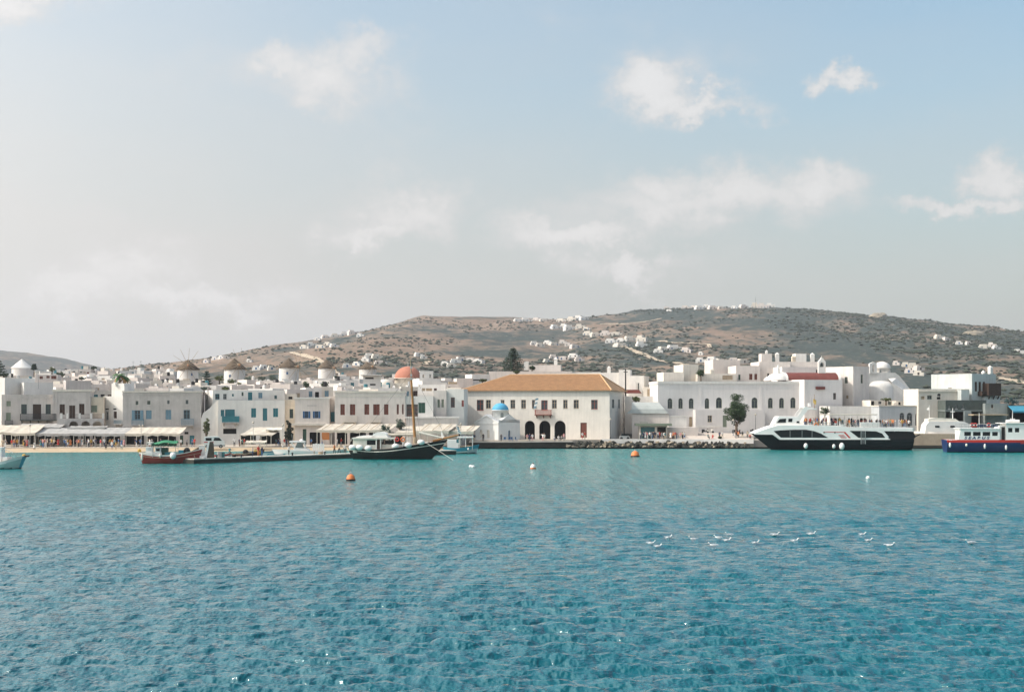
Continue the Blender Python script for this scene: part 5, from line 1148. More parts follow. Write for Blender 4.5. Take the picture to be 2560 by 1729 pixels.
def ferry():
    D = 291.0; f = Fac(2082, D, -3, 0); t = thing('ferry', 'white and black passenger ferry with an open upper deck full of people', 'ferry', f.loc, f.r)
    u = lambda p: f.u(p, -4); z = lambda y, p=2082: f.z(p, y, -4)
    x0, x1 = u(1882), u(2283); L = x1 - x0; xc = (x0 + x1) / 2; B = 8.0
    zb = z(1084); zm = z(1097)
    def sheer(tt): return zm + (zb - zm) * max(0, min(1, (tt - .82) / .10)) + (0 if tt < .96 else .05)
    m = MB(); rg = hull(m, L - 4.2, B, sheer, 4.2, .3, lambda tt, zz, j: HULLN, .62, .8, 40, 6, .95)
    m.v = [(x + xc + 2.1, y, q) for x, y, q in m.v]; m.build('hull', HULLN, t)
    P = lambda *a: [(u(p), z(y, p)) for p, y in a]
    # main superstructure, outline read along the side
    body = P((1883, 1083), (1900, 1076), (1925, 1067), (1945, 1061), (2003, 1061), (2100, 1064), (2120, 1067), (2285, 1069), (2285, 1078), (2210, 1076.5), (2222, 1090), (2223, 1098.5), (1950, 1098.5), (1932, 1085))
    def shell(name, pts, hw, m_, bev=.25):
        mb = MB(); n = len(pts); cx_ = sum(p[0] for p in pts) / n; cz_ = sum(p[1] for p in pts) / n
        inn = [(cx_ + (a - cx_) * .985, cz_ + (b - cz_) * .93) for a, b in pts]
        v = [(a, -hw, b) for a, b in inn] + [(a, -hw + bev, b) for a, b in pts] + [(a, hw - bev, b) for a, b in pts] + [(a, hw, b) for a, b in inn]
        fs = [tuple(range(n)), tuple(range(3 * n, 4 * n))]
        for k in range(3): fs += [(k * n + i, k * n + (i + 1) % n, (k + 1) * n + (i + 1) % n, (k + 1) * n + i) for i in range(n)]
        return mb.poly(v, fs).build(name, m_, t)
    shell('superstructure', body, 4.02, BOATW)
    def glass(name, pts, m_=TGLASS, y=-4.06):
        for s in (1, -1): MB().prism(pts, y * s, (y + .1) * s).build(name, m_, t)
    c1 = P((1934, 1077), (1950, 1075), (1985, 1073.5), (2015, 1073.5), (2035, 1077), (2052, 1083), (2070, 1093.5), (1952, 1093)); glass('window_band', c1)
    c2 = P((2124, 1076.5), (2160, 1076.5), (2190, 1077.5), (2205, 1083), (2213, 1093.5), (2146, 1093.5)); glass('window_band', c2)
    for p in (1975, 2005, 2030): glass('mullion', [(u(p) - .05, z(1093)), (u(p) + .05, z(1093)), (u(p) + .05, z(1076)), (u(p) - .05, z(1076))], GREYF, -4.08)
    glass('red_stripe', P((2108, 1079), (2113, 1079), (2127, 1094.5), (2122, 1094.5)), REDP); glass('red_stripe', P((2060, 1078.5), (2108, 1079), (2109, 1080.3), (2062, 1079.8)), REDP)
    for y in (1087, 1090, 1093): glass('red_stripe', P((2096 + (y - 1087), y), (2110 + (y - 1087), y), (2110.5 + (y - 1087), y + 1.3), (2096.5 + (y - 1087), y + 1.3)), REDP)
    glass('white_rubbing_strake', P((1884, 1083), (1934, 1083.8), (1952, 1096), (2225, 1096.5), (2225, 1098.5), (1950, 1098.5), (1932, 1086), (1886, 1085.5)), BOATW, -4.1)
    # wheelhouse
    shell('wheelhouse', P((1936, 1062), (1946, 1042), (1949, 1040.5), (1993, 1041), (1998, 1045), (2004, 1056), (2004, 1062)), 3.0, BOATW, .4)
    for w in (((1943, 1056.5), (1951, 1047), (1967, 1046), (1966, 1056)), ((1972, 1054.5), (1973, 1046), (1983, 1046), (1982, 1054.5)), ((1993, 1057), (1993.5, 1052.5), (2000, 1052.5), (2000, 1057))): glass('window', P(*w), TGLASS, -3.04)
    MB().poly([(u(1944), -2.5, z(1056)), (u(1949), -2.4, z(1046.5)), (u(1949), 2.4, z(1046.5)), (u(1944), 2.5, z(1056))], [(0, 1, 2, 3)]).build('windscreen', TGLASS, t, loc=(-.12, 0, .05))
    # raked mast arch
    for s in (-2.6, 2.4): MB().prism(P((1990, 1050), (2004, 1050), (2022, 1024), (2040, 1022), (2018, 1016), (2013, 1017)), s, s + .25).build('mast_arch', BOATW, t)
    MB().prism(P((2013, 1019), (2016, 1016), (2046, 1021), (2044, 1024)), -2.34, 2.39).build('radar_bridge', BOATW, t)
    MB().box(u(2028), u(2034), -.4, .4, z(1015.5), z(1007)).build('radar', BOATW, t); MB().tube((u(2037), 0, z(1017)), (u(2037), 0, z(992)), .06, .03, 6).build('antenna', CHROME, t); MB().tube((u(2045), .5, z(1021)), (u(2045), .5, z(985)), .06, .03, 6).build('flagstaff', WOOD, t)
    MB().poly([(u(2042), .5, z(996)), (u(2050), .6, z(1000)), (u(2049), .4, z(1012)), (u(2042), .5, z(1006))], [(0, 1, 2, 3)]).build('flag', mat('yellow flag', (.6, .42, .12), .8), t)
    # upper deck awning and rails
    aw = MB().box(u(2062), u(2195), -3.3, 3.3, z(1037), z(1035)); aw.build('deck_canopy', CANVAS, t)
    for p in (2064, 2095, 2128, 2160, 2192):
        for s in (-3.2, 3.2): MB().tube((u(p), s, z(1066)), (u(p), s, z(1037)), .05, .05, 5).build('canopy_post', BOATW, t)
    r_ = MB()
    for s in (-3.85, 3.85):
        for y in (1057, 1062): r_.tube((u(2012), s, z(y)), (u(2278), s, z(y + 2)), .035, .035, 4)
        for p in range(2014, 2280, 12): r_.tube((u(p), s, z(1068)), (u(p), s, z(1057.5)), .03, .03, 4)
    stuff(r_.build('deck_railing', CHROME, t))
    for p in (2041,): MB().torus((u(p), -3.92, z(1062)), .38, .1, 14, 6).build('life_ring', ORANGE, t)
    MB().box(u(2100), u(2113), -3.7, -3.0, z(1066), z(1060)).build('life_raft', BOATW, t)
    MB().box(u(2152), u(2200), -3.6, -2.6, z(1067), z(1055)).build('white_locker', BOATW, t)
    # gangway ladder
    g = MB(); a, b = u(2152), u(2163)
    for x in (a, b): g.box(x - .05, x + .05, -4.35, -4.2, z(1109), z(1076))
    for q in np.linspace(z(1108), z(1077), 12): g.box(a, b, -4.32, -4.24, q, q + .05)
    g.build('boarding_ladder', CHROME, t)
    # stern gear, dark
    MB().prism(P((2222, 1079), (2285, 1079), (2292, 1092), (2275, 1108), (2222, 1108)), -3.2, 3.2).build('stern_platform', RUBBER, t)
    MB().prism(P((2228, 1072), (2268, 1070), (2270, 1075), (2230, 1077)), -3.0, 3.0).build('stern_canopy', LBLUE, t)
    MB().tube((u(2282), -1, z(1098)), (u(2308), -1.5, z(1085)), .15, .12, 6).build('gangway', RUBBER, t)
    for p, y, rr in ((2014, 1114, .42), (2084, 1115, .34), (2104, 1115, .55)): fender(t, u(p), -4.3, z(y), rr, rr * 1.35)
    for p in (2060, 2087): MB().box(u(p - 1.5), u(p + 1.5), -4.1, -4.03, z(1082), z(1079)).build('vent', RUBBER, t)
    return f, t, u, z
FE = ferry()

def caique(pxs, pxb, pyw, r, name, label, B, sheer_px, mfun, rake_b, rake_s, full=.5, depth=.5, stern_w=.35, bowright=True, drop=.45, deckm=WOODL, strakes=()):
    """double ended boat from stern column to bow column; sheer_px(t) = rail height in metres"""
    D = water_d(pyw); f = Fac((pxs + pxb) / 2, D, r, 0); t = thing(name, label, 'boat', f.loc, f.r)
    L = abs(f.u(pxb) - f.u(pxs))
    m = MB(); rg = hull(m, L - rake_b - rake_s, B, sheer_px, rake_b, rake_s, mfun, full, depth, 34, 14, stern_w, bowx=1 if bowright else -1)
    off = (rake_s - rake_b) / 2 * (1 if bowright else -1); sgn = -1 if False else 1
    def fix(rings): return [[(x + off, y, q) for x, y, q in row] for row in rings]
    m.v = [(x + off, y, q) for x, y, q in m.v]; rg = fix(rg)
    m.build('hull', None, t, True)
    d = MB(); deck(d, rg, drop, deckm); d.build('deck', deckm, t)
    for (j, out, h, mm, nm) in strakes:
        q = MB(); rail_line(q, rg, j, out, h, mm); q.build(nm, mm, t)
    return f, t, rg, L

def big_caique():
    zs = lambda tt: 1.55 + 1.65 * max(0, (tt - .30) / .70) ** 1.8 + .40 * max(0, (.25 - tt) / .25) ** 1.5
    f, t, rg, L = caique(872, 1118, 1147, -4, 'sailing_caique', 'large black hulled wooden caique with a tall mast and white fenders, moored by the pier', 4.6, zs, lambda tt, zz, j: HULLG, 2.6, .8, .5, .6, .45, True, .55, strakes=((0, .07, .14, HULLG, 'cap_rail'), (2, .06, .13, BOATC, 'pale_strake')))
    u = lambda p, v=-2.3: f.u(p, v); z = lambda y, p=1000, v=-2.3: f.z(p, y, v)
    # bowsprit
    bx = rg[-1][0][0]; bz = rg[-1][0][2]
    MB().tube((bx - 2.5, 0, bz - .15), (u(1146, 0), 0, z(1087, 1146, 0)), .22, .12, 8).build('bowsprit', WOOD, t)
    # mast
    mu = u(1038, 0); top = u(1028, 0)
    mo = MB().tube((mu, 0, z(1108, 1038, 0)), (top, 0, z(945, 1028, 0)), .26, .17, 10).build('mast', WOOD, t)
    MB().tube((top, 0, z(945, 1028, 0)), (top - .15, 0, z(893, 1026, 0)), .1, .05, 7).build('topmast', WOODL, mo)
    for y, w in ((918, .35), (937, .3), (946, .45), (992, .25)): MB().box(top - w / 2, top + w / 2, -w / 2, w / 2, z(y + 3, 1028, 0), z(y - 2, 1028, 0)).build('mast_fitting', CHROME, mo)
    MB().tube((mu, 0, z(1108, 1038, 0)), (mu, 0, z(1092, 1038, 0)), .42, .3, 10).build('mast_foot', WOODL, mo)
    # rigging
    for q, a in (((bx, 0, bz + .1), (top, 0, z(925, 1028, 0))), ((u(885, 0), 0, zs(0) + .3), (top, 0, z(930, 1028, 0))), ((mu - 1.5, -2.1, 2.4), (top, 0, z(960, 1028, 0))), ((mu + 1.5, -2.1, 2.5), (top, 0, z(960, 1028, 0))), ((mu - 1.5, 2.1, 2.4), (top, 0, z(960, 1028, 0)))):
        MB().tube(q, a, .018, .018, 4).build('stay', IRON, t)
    # boom with furled sail from mast aft and a long pole forward
    MB().tube((mu - .3, 0, z(1086, 1030, 0)), (u(940, 0), 0, z(1086, 940, 0)), .2, .26, 8).build('furled_boom', CANVAS, t)
    MB().tube((u(1048, 0), -.4, z(1080, 1048, 0)), (u(1108, 0), -.6, z(1094, 1108, 0)), .16, .12, 7).build('forward_spar', BOATC, t)
    MB().poly([(u(1103, 0), 0, z(1076, 1103, 0)), (u(1113, 0), 0, z(1096, 1113, 0)), (u(1102, 0), .2, z(1097, 1102, 0))], [(0, 1, 2)]).build('jib_bag', BOATW, t)
    # deckhouse
    ca_, cb_ = u(881), u(938)
    hs = MB(); zt_ = z(1097, 910); holed(hs, u(880), u(945), 1.1, zt_, [(u(915), u(937), z(1112), z(1100), False)], lambda a, d, q: (a, -1.5 + d, q), .15, BOATC)
    hs.face([(u(880), 1.5, 1.1), (u(945), 1.5, 1.1), (u(945), 1.5, zt_), (u(880), 1.5, zt_)]); hs.face([(u(880), -1.5, 1.1), (u(880), 1.5, 1.1), (u(880), 1.5, zt_), (u(880), -1.5, zt_)]); hs.face([(u(945), -1.5, 1.1), (u(945), 1.5, 1.1), (u(945), 1.5, zt_), (u(945), -1.5, zt_)])
    ho = hs.build('deckhouse', BOATC, t); MB().face([(u(915), -1.36, z(1112)), (u(937), -1.36, z(1112)), (u(937), -1.36, z(1100)), (u(915), -1.36, z(1100))]).build('window', TGLASS, ho)
    MB().box(u(878), u(985), -1.9, 1.9, z(1097, 910) + .003, z(1094, 910)).build('awning_roof', BOATC, t)
    for a, b, y0, y1 in ((885, 940, 1094, 1089), (926, 969, 1093.8, 1080)):
        g = MB(); n = 8; pts = [(u(a) + (u(b) - u(a)) * i / n, z(y0) + (z(y1) - z(y0)) * math.sin(math.pi * min(1, max(0, (i / n) * 1.0))) ** .35) for i in range(n + 1)]; g.prism(pts, -1.5, 1.5); g.build('canvas_cover', BOATW, t)
    for p in (940, 950, 985, 1005):
        MB().tube((u(p), -1.8, 1.3), (u(p), -1.8, z(1096)), .06, .06, 5).build('awning_post', BOATW, t)
    MB().box(u(939), u(949), -1.62, -1.52, z(1122), z(1099)).build('door', BROWN, t)
    MB().box(u(952), u(1000), -1.1, 1.1, 1.2, z(1112)).build('cabin_trunk', BOATC, t); MB().box(u(960), u(985), -1.13, -1.1, z(1110), z(1101)).build('side_opening', DARK, t)
    MB().box(u(1046), u(1066), -.55, .55, 1.7, z(1106, 1058)).build('fore_hatch', BOATW, t)
    for p, y in ((880, 1118), (898, 1118), (920, 1120), (988, 1115), (1020, 1112), (1052, 1105)): fender(t, u(p), -2.0, z(y, p), .48, .48, BOATW).scale = (1.35, .9, .95)
    for p, c in ((992, REDP), (1006, ORANGE)): MB().torus((u(p), -1.9, z(1098)), .3, .1, 12, 6).build('life_ring', c, t)
    for j in range(4): MB().box(u(1012), u(1024), -.8, -.7, z(1107 - 4 * j), z(1105.4 - 4 * j)).build('ladder_rung', BOATW, t)
    # striped flag at the bow pole
    fp = MB().tube((u(1146, 0), 0, z(1088, 1146, 0)), (u(1140, 0), 0, z(1060, 1140, 0)), .04, .03, 5).build('flagstaff', BOATW, t)
    g = MB()
    for i in range(6): g.poly([(u(1141 + i * .8, 0), .02 * i, z(1063 + i * 3, 1141, 0)), (u(1147 + i * 1.1, 0), .15, z(1068 + i * 3, 1147, 0)), (u(1148 + i * 1.1, 0), .15, z(1071 + i * 3, 1147, 0)), (u(1142 + i * .8, 0), .02 * i, z(1066 + i * 3, 1141, 0))], [(0, 1, 2, 3)], BOATW if i % 2 else LBLUE)
    g.build('flag', BOATW, fp)
    MB().tube((bx - 3.6, -1.0, bz - .3), (u(1135, -3), -4.0, 0), .03, .03, 4).build('mooring_rope', BOATC, t)
big_caique()

def red_caique():
    zs = lambda tt: 1.25 + .95 * max(0, (tt - .45) / .55) ** 1.7 + .45 * max(0, (.3 - tt) / .3) ** 1.6
    def mf(tt, zz, j): return HULLR if zz < zs(tt) - .28 or tt > .5 else (BOATW if zz > zs(tt) - .12 else HULLR)
    f, t, rg, L = caique(349, 506, 1157.5, 6, 'fishing_boat', 'red wooden fishing boat with a white wheelhouse and green canopy at the pier tip', 3.1, zs, mf, .6, .5, .55, .5, .45, True, .4, strakes=((0, .05, .12, BOATC, 'cap_rail'), (3, .04, .06, WOODL, 'rubbing_strake')))
    u = lambda p, v=-1: f.u(p, v); z = lambda y, p=420, v=-1: f.z(p, y, v)
    MB().box(u(364), u(380), -.8, .8, .9, z(1117)).build('wheelhouse', BOATW, t); MB().box(u(388), u(402), -.9, .9, .9, z(1118)).build('cabin', mat('pale cabin paint', (.62, .68, .66), .5), t)
    MB().box(u(363), u(404), -1.0, 1.0, .95, z(1130)).build('coaming', BOATW, t)
    MB().lathe([(.2, 0), (.2, .06)], (0, 0, 0), 10).build('porthole', BLUE, t, loc=(u(373), -.82, z(1122))).rotation_euler = (R(90), 0, 0)
    MB().box(u(390), u(399), -.93, -.9, z(1127), z(1121)).build('window', TGLASS, t)
    for p in (367, 378):
        for s in (-.7, .7): MB().tube((u(p), s, z(1117)), (u(p), s, z(1106)), .05, .05, 5).build('roof_post', CHROME, t)
    MB().box(u(365), u(380), -.85, .85, z(1107), z(1105)).build('sun_roof', BOATC, t)
    a, b = u(380), u(443); g = MB(); n = 8
    for i in range(n):
        s0, s1 = i / n, (i + 1) / n; za = lambda s: z(1109) + (z(1103) - z(1109)) * math.sin(min(1, s * 2.2) * 1.57) - .25 * math.sin(s * 9) * .3
        for y0, y1, d0, d1 in ((-1.5, 0, -.25, .12), (0, 1.5, .12, -.25)): g.face([(a + (b - a) * s0, y0, za(s0) + d0), (a + (b - a) * s1, y0, za(s1) + d0), (a + (b - a) * s1, y1, za(s1) + d1), (a + (b - a) * s0, y1, za(s0) + d1)])
    g.build('green_canopy', GREENC, t, True)
    g = MB(); 
    for i in range(n): s0, s1 = i / n, (i + 1) / n; g.face([(a + (b - a) * s0, -1.5, z(1110)), (a + (b - a) * s1, -1.5, z(1108)), (a + (b - a) * s1, -1.5, z(1113) - .1 * (i % 2)), (a + (b - a) * s0, -1.5, z(1114) - .1 * (i % 2 == 0))])
    g.build('canopy_valance', mat('dark green tarpaulin', (.012, .06, .03), .8), t)
    for p in (383, 403, 440):
        for s in (-1.4, 1.4): MB().tube((u(p), s, 1.0), (u(p), s, z(1110)), .045, .045, 5).build('canopy_post', CHROME, t)
    MB().box(u(403), u(418), -.7, .7, .8, z(1119)).build('net_pile', GREENP, t); MB().box(u(412), u(424), -1.1, -.3, 1.0, z(1130)).build('crate', TEAL, t); MB().box(u(446), u(458), -.9, .1, 1.2, z(1125)).build('crate', HULLT, t)
    MB().ball((u(466), -.3, z(1128)), .55, .6, .6, 9, 6).build('net_heap', RUBBER, t)
    fender(t, u(434), -1.75, z(1138), .5, .55); fender(t, u(356), -1.5, z(1141), .18, .6, BOATC); fender(t, u(402), -1.7, z(1138), .18, .3, BOATC)
    MB().ball((u(346), 0, z(1127)), .3, .3, .35, 8, 6, m=mat('yellow sack', (.50, .30, .06), .8)).build('stern_sack', mat('yellow sack', (0, 0, 0)), t)
    MB().tube((u(482), -.3, z(1132)), (u(490), -1.5, .6), .03, .03, 4).build('mooring_rope', WOODL, t)
    zs2 = lambda tt: 1.1 + 1.15 * max(0, (tt - .35) / .65) ** 1.6
    f, t, rg, L = caique(455, 506, 1148, 14, 'fishing_boat', 'second red wooden boat with a high bow, half hidden behind the white pier box', 2.6, zs2, lambda a_, b_, c_: HULLR, .7, .2, .5, .5, .5, True, .35, strakes=((0, .05, .1, WOODL, 'cap_rail'),))
red_caique()

def small_boats():
    # blue and white caique right of the black one
    zs = lambda tt: .95 + .7 * max(0, (tt - .4) / .6) ** 1.7 + .25 * max(0, (.3 - tt) / .3) ** 1.5
    f, t, rg, L = caique(1108, 1198, 1133, 0, 'fishing_boat', 'pale hulled fishing boat with a turquoise top strake between the black caique and the chapel', 2.9, zs, lambda a, zz, j: HULLT if zz > zs(a) - .55 else (mat('pale blue grey hull', (.42, .52, .52), .5) if zz > .16 else HULLN), .5, .3, .55, .5, .5, True, .3, strakes=((0, .05, .1, HULLT, 'cap_rail'), (7, .03, .06, BOATC, 'rubbing_strake')))
    u = lambda p, v=-1: f.u(p, v); z = lambda y, p=1150, v=-1: f.z(p, y, v)
    MB().box(u(1118), u(1146), -1.0, 1.0, .6, z(1099)).build('cabin', BOATW, t); MB().box(u(1141), u(1146.3), -1.02, 1.02, z(1106), z(1098)).build('cabin_window', TEAL, t)
    MB().box(u(1143), u(1183), -1.3, 1.3, z(1094), z(1091)).build('sun_roof', BOATW, t)
    for p in (1148, 1164, 1181):
        for s in (-1.2, 1.2): MB().tube((u(p), s, .7), (u(p), s, z(1094)), .04, .04, 5).build('roof_post', BOATW, t)
    fender(t, u(1171), -1.5, z(1122), .16, .25)
    # bow at the left edge
    zs = lambda tt: .95 + .95 * max(0, (tt - .45) / .55) ** 1.6 + .2 * max(0, (.3 - tt) / .3)
    f, t, rg, L = caique(-46, 67, 1171, 0, 'fishing_boat', 'pale green fishing boat whose bow enters the picture at the left edge', 3.0, zs, lambda a, zz, j: HULLN if zz < .12 else (HULLT if a > .93 else (BOATW if zz > zs(a) - .3 else HULLP)), .8, .4, .5, .5, .5, True, .25, strakes=((0, .05, .1, BOATC, 'cap_rail'),))
    u = lambda p, v=-1: f.u(p, v); z = lambda y, p=20, v=-1: f.z(p, y, v)
    MB().box(u(-30), u(2), -.8, .8, .6, z(1118)).build('cabin', BOATW, t); MB().box(u(5), u(18), -.9, .9, .7, z(1142)).build('fore_hatch', BOATW, t)
    MB().tube((u(0), -.3, z(1120)), (u(27), -.2, z(1131)), .07, .06, 6).build('boat_hook', BOATC, t)
    MB().ball((u(54), 0, z(1139, 54)), .3, .3, .25, 8, 6).build('rope_coil', mat('yellow rope', (.55, .33, .07), .8), t); MB().box(u(56), u(66), -.25, .25, z(1142), z(1138)).build('bow_post', BROWN, t)
    # motor boat on the inner side of the pier
    D = 247; f = Fac(752, D, 4, 0); t = thing('motor_boat', 'white motor cruiser with a hard top moored behind the pier', 'boat', f.loc, f.r)
    u = lambda p, v=-1: f.u(p, v); z = lambda y, p=752, v=-1: f.z(p, y, v)
    zs = lambda tt: 1.15 + .35 * tt; m = MB(); rg = hull(m, 8.2, 2.7, zs, .9, .1, lambda a, b, c: BOATW if b > .35 else HULLP, .55, .4, 24, 8, .9, bowx=-1); m.build('hull', BOATW, t, True); d = MB(); deck(d, rg, .1, BOATW); d.build('deck', BOATW, t)
    MB().prism([(u(726), z(1128)), (u(775), z(1128)), (u(770), z(1121)), (u(748), z(1119)), (u(738), z(1119))], -1.0, 1.0).build('cabin', BOATW, t)
    MB().box(u(723), u(762), -1.05, 1.05, z(1105.5), z(1102)).build('hard_top', BOATW, t)
    MB().prism([(u(738), z(1118.6)), (u(757), z(1118.6)), (u(754), z(1106)), (u(743), z(1106))], -.95, .95).build('wheelhouse', mat('grey cabin glass', (.16, .19, .18), .2), t)
    for p, q in ((727, 737), (760, 763)):
        for s in (-1, 1): MB().tube((u(q), s, z(1120)), (u(p), s, z(1105)), .07, .07, 6).build('roof_post', BOATW, t)
    MB().ball((u(753), 0, z(1100.5)), .3, .3, .25, 8, 6).build('radar', BOATW, t); MB().tube((u(730), 0, z(1102)), (u(728), 0, z(1085)), .03, .02, 5).build('antenna', CHROME, t)
    # open dinghies
    for (a, b, py, r_, nm, lab, c1, c2, hgt) in [(618, 700, 1140, 6, 'dinghy', 'white open dinghy lying inside the pier left of the motor cruiser', BOATW, LBLUE, .75), (668, 735, 1144, 5, 'dinghy', 'low white and turquoise skiff along the pier', BOATW, HULLT, .6), (560, 625, 1146, 8, 'dinghy', 'small white dinghy with an orange bow behind the pier', BOATW, ORANGE, .7), (788, 868, 1139, 4, 'dinghy', 'pale green open boat stern to at the right part of the pier', HULLP, BOATW, .9), (535, 580, 1150, 10, 'rubber_boat', 'white inflatable boat with red stripe by the tall white board', BOATW, REDP, .8)]:
        zs = lambda tt, hgt=hgt: hgt + .35 * max(0, (tt - .5) * 2) ** 1.6
        f, t, rg, L = caique(a, b, py, r_, nm, lab, 1.9, zs, lambda q, zz, j, c1=c1, c2=c2, zs=zs: c2 if zz > zs(q) - .16 else c1, .4, .1, .55, .4, .7, True, .3, c1, strakes=((0, .04, .07, c2, 'gunwale'),))
        for q in (.3, .6): MB().box(-L / 2 + L * q - .15, -L / 2 + L * q + .15, -.75, .75, hgt - .3, hgt - .22).build('thwart', WOODL, t)
    zs = lambda tt: 1.0 + .75 * max(0, (tt - .4) / .6) ** 1.6
    f, t, rg, L = caique(588, 662, 1149, 5, 'wooden_boat', 'dark brown varnished wooden boat with a raised bow behind the pier', 2.3, zs, lambda a, zz, j: BROWN if zz < zs(a) - .15 else REDB, .7, .2, .5, .4, .5, True, .3, strakes=((0, .05, .1, WOODL, 'cap_rail'),))
    MB().ball((f.u(614, 0), 0, 1.3), .5, .5, .45, 9, 6).build('net_heap', RUBBER, t); MB().box(f.u(636, 0), f.u(652, 0), -.5, .5, 1.0, f.z(645, 1125)).build('crate', mat('yellow crate', (.6, .4, .05), .6), t)
small_boats()

def water_bus():
    D = 276.0; f = Fac(2470, D, -4, 0); t = thing('water_bus', 'white and navy water bus with a red stripe and SEABUS lettering at the right edge', 'ferry', f.loc, f.r)
    u = lambda p, v=-2.4: f.u(p, v); z = lambda y, p=2470, v=-2.4: f.z(p, y, v)
    x0, x1 = u(2370), u(2640); L = x1 - x0; xc = (x0 + x1) / 2; zm = z(1099)
    m = MB(); rg = hull(m, L - 1.6, 5.0, lambda tt: zm + .5 * max(0, (tt - .7) / .3) ** 1.5, 1.6, .2, lambda a, b, c: REDP if b > zm - .62 else (HULLN if b < .12 else HULLB), .7, .6, 36, 12, .92, bowx=1)
    m.v = [(x + xc - .8, y, q) for x, y, q in m.v]; m.build('hull', HULLB, t)
    d = MB(); d.box(x0 + .2, x1 - 2.5, -2.35, 2.35, zm - .1, zm - .04); d.build('deck', BOATW, t)
    c = MB(); holes = [(u(a), u(b), z(1089), z(1079), False) for a, b in ((2411, 2428), (2433, 2452), (2457, 2476), (2481, 2495))]
    zt_ = z(1072)
    holed(c, u(2402), u(2500), zm, zt_, holes, lambda a, q, zz: (a, -2.3 + q, zz), .1, BOATW); c.poly([(u(2396), -2.3, zm), (u(2402), -2.3, zm), (u(2402), -2.3, zt_), (u(2410), -2.3, zt_ + .01)], [(0, 1, 2)])
    c.face([(u(2402), -2.3, zm), (u(2402), 2.3, zm), (u(2402), 2.3, zt_), (u(2402), -2.3, zt_)]); c.face([(u(2402), 2.3, zm), (u(2500), 2.3, zm), (u(2500), 2.3, zt_), (u(2402), 2.3, zt_)]); c.face([(u(2402), -2.3, zt_), (u(2500), -2.3, zt_), (u(2500), 2.3, zt_), (u(2402), 2.3, zt_)]); c.face([(u(2500), -2.3, zm), (u(2500), 2.3, zm), (u(2500), 2.3, zt_), (u(2500), -2.3, zt_)])
    co = c.build('cabin', BOATW, t)
    for h in holes: MB().face([(h[0], -2.21, h[2]), (h[1], -2.21, h[2]), (h[1], -2.21, h[3]), (h[0], -2.21, h[3])]).build('window', TGLASS, co)
    MB().box(u(2398), u(2500), -2.5, 2.5, zt_ + .003, zt_ + .12).build('cabin_roof', BOATW, t)
    # pilot house
    w = MB(); zw = z(1058); holes = [(u(2521), u(2532), z(1080), z(1069), False), (u(2538), u(2549), z(1080), z(1069), False)]
    holed(w, u(2516), u(2580), zm, zw, holes, lambda a, q, zz: (a, -2.2 + q, zz), .1, BOATW); w.face([(u(2516), -2.2, zm), (u(2516), 2.2, zm), (u(2516), 2.2, zw), (u(2516), -2.2, zw)]); w.face([(u(2516), -2.2, zw), (u(2580), -2.2, zw), (u(2580), 2.2, zw), (u(2516), 2.2, zw)]); w.face([(u(2580), -2.2, zm), (u(2580), 2.2, zm), (u(2580), 2.2, zw), (u(2580), -2.2, zw)])
    wo = w.build('pilot_house', BOATW, t)
    for h in holes: MB().face([(h[0], -2.11, h[2]), (h[1], -2.11, h[2]), (h[1], -2.11, h[3]), (h[0], -2.11, h[3])]).build('window', TGLASS, wo)
    MB().box(u(2505), u(2584), -2.5, 2.5, zw + .003, zw + .1).build('pilot_roof', BOATW, t)
    MB().box(u(2506), u(2514), -1.9, -1.8, zm, z(1067)).build('door', DARK, t); MB().box(u(2500.5), u(2515.5), -1.75, 1.7, zm, z(1064)).build('companionway', BOATW, t)
    for i, p in enumerate((2519, 2530, 2541)): o = MB().tube((0, 0, 0), (.85, 0, 0), .3, .3, 12).build('life_raft', BOATW, t, loc=(u(p), -1.3, zw + .42))
    rr = MB()
    for yy in (1060, 1066):
        for s in (-2.35, 2.35): rr.tube((u(2404), s, z(yy)), (u(2503), s, z(yy)), .035, .035, 4)
    for p in range(2404, 2504, 11):
        for s in (-2.35, 2.35): rr.tube((u(p), s, zt_ + .1), (u(p), s, z(1060)), .03, .03, 4)
    stuff(rr.build('deck_railing', CHROME, t))
    MB().box(u(2442), u(2495), -2.3, -2.25, z(1066), z(1061.5)).build('blue_banner', HULLB, t)
    for p in (2431, 2438, 2472):
        o = MB(); o.torus((u(p), -2.42, z(1062)), .32, .1, 16, 6, REDP); o.build('life_ring', REDP, t)
        for s in (-1, 1): MB().box(u(p) + s * .32 - .1, u(p) + s * .32 + .1, -2.54, -2.3, z(1062) - .12, z(1062) + .12).build('white_band', BOATW, t)
    MB().tube((u(2540), 0, zw + .1), (u(2540), 0, z(1025)), .08, .04, 6).build('mast', BOATW, t); MB().box(u(2534), u(2546), -.1, .1, z(1048), z(1046)).build('radar', BOATW, t)
    MB().tube((u(2456), 0, zt_ + .1), (u(2456), 0, z(1032)), .06, .04, 6).build('light_pole', BOATW, t)
    for p, y, c_ in ((2374, 1112, BOATW), (2415, 1112, BOATC), (2461, 1115, BOATW), (2514, 1118, BOATW)): fender(t, u(p), -2.75, z(y), .22, .5 if c_ is BOATW else .3, c_)
    rr = MB()
    for p in (2376, 2382, 2388, 2394): rr.tube((u(p), -2.2, zm), (u(p), -2.2, z(1086)), .03, .03, 4)
    rr.tube((u(2376), -2.2, z(1086)), (u(2396), -2.2, z(1086)), .035, .035, 4); rr.build('stern_railing', CHROME, t)
    cu = bpy.data.curves.new('lettering', 'FONT'); cu.body = 'SEABUS'; cu.size = .95; cu.space_character = 1.65; cu.extrude = .01; cu.shear = .25; cu.offset = .035
    o = bpy.data.objects.new('lettering', cu); C.objects.link(o); dg = bpy.context.evaluated_depsgraph_get(); me = bpy.data.meshes.new_from_object(o.evaluated_get(dg)); bpy.data.objects.remove(o)
    xs = [v.co.x for v in me.vertices]; w = max(xs) - min(xs); s = (u(2474) - u(2411)) / w
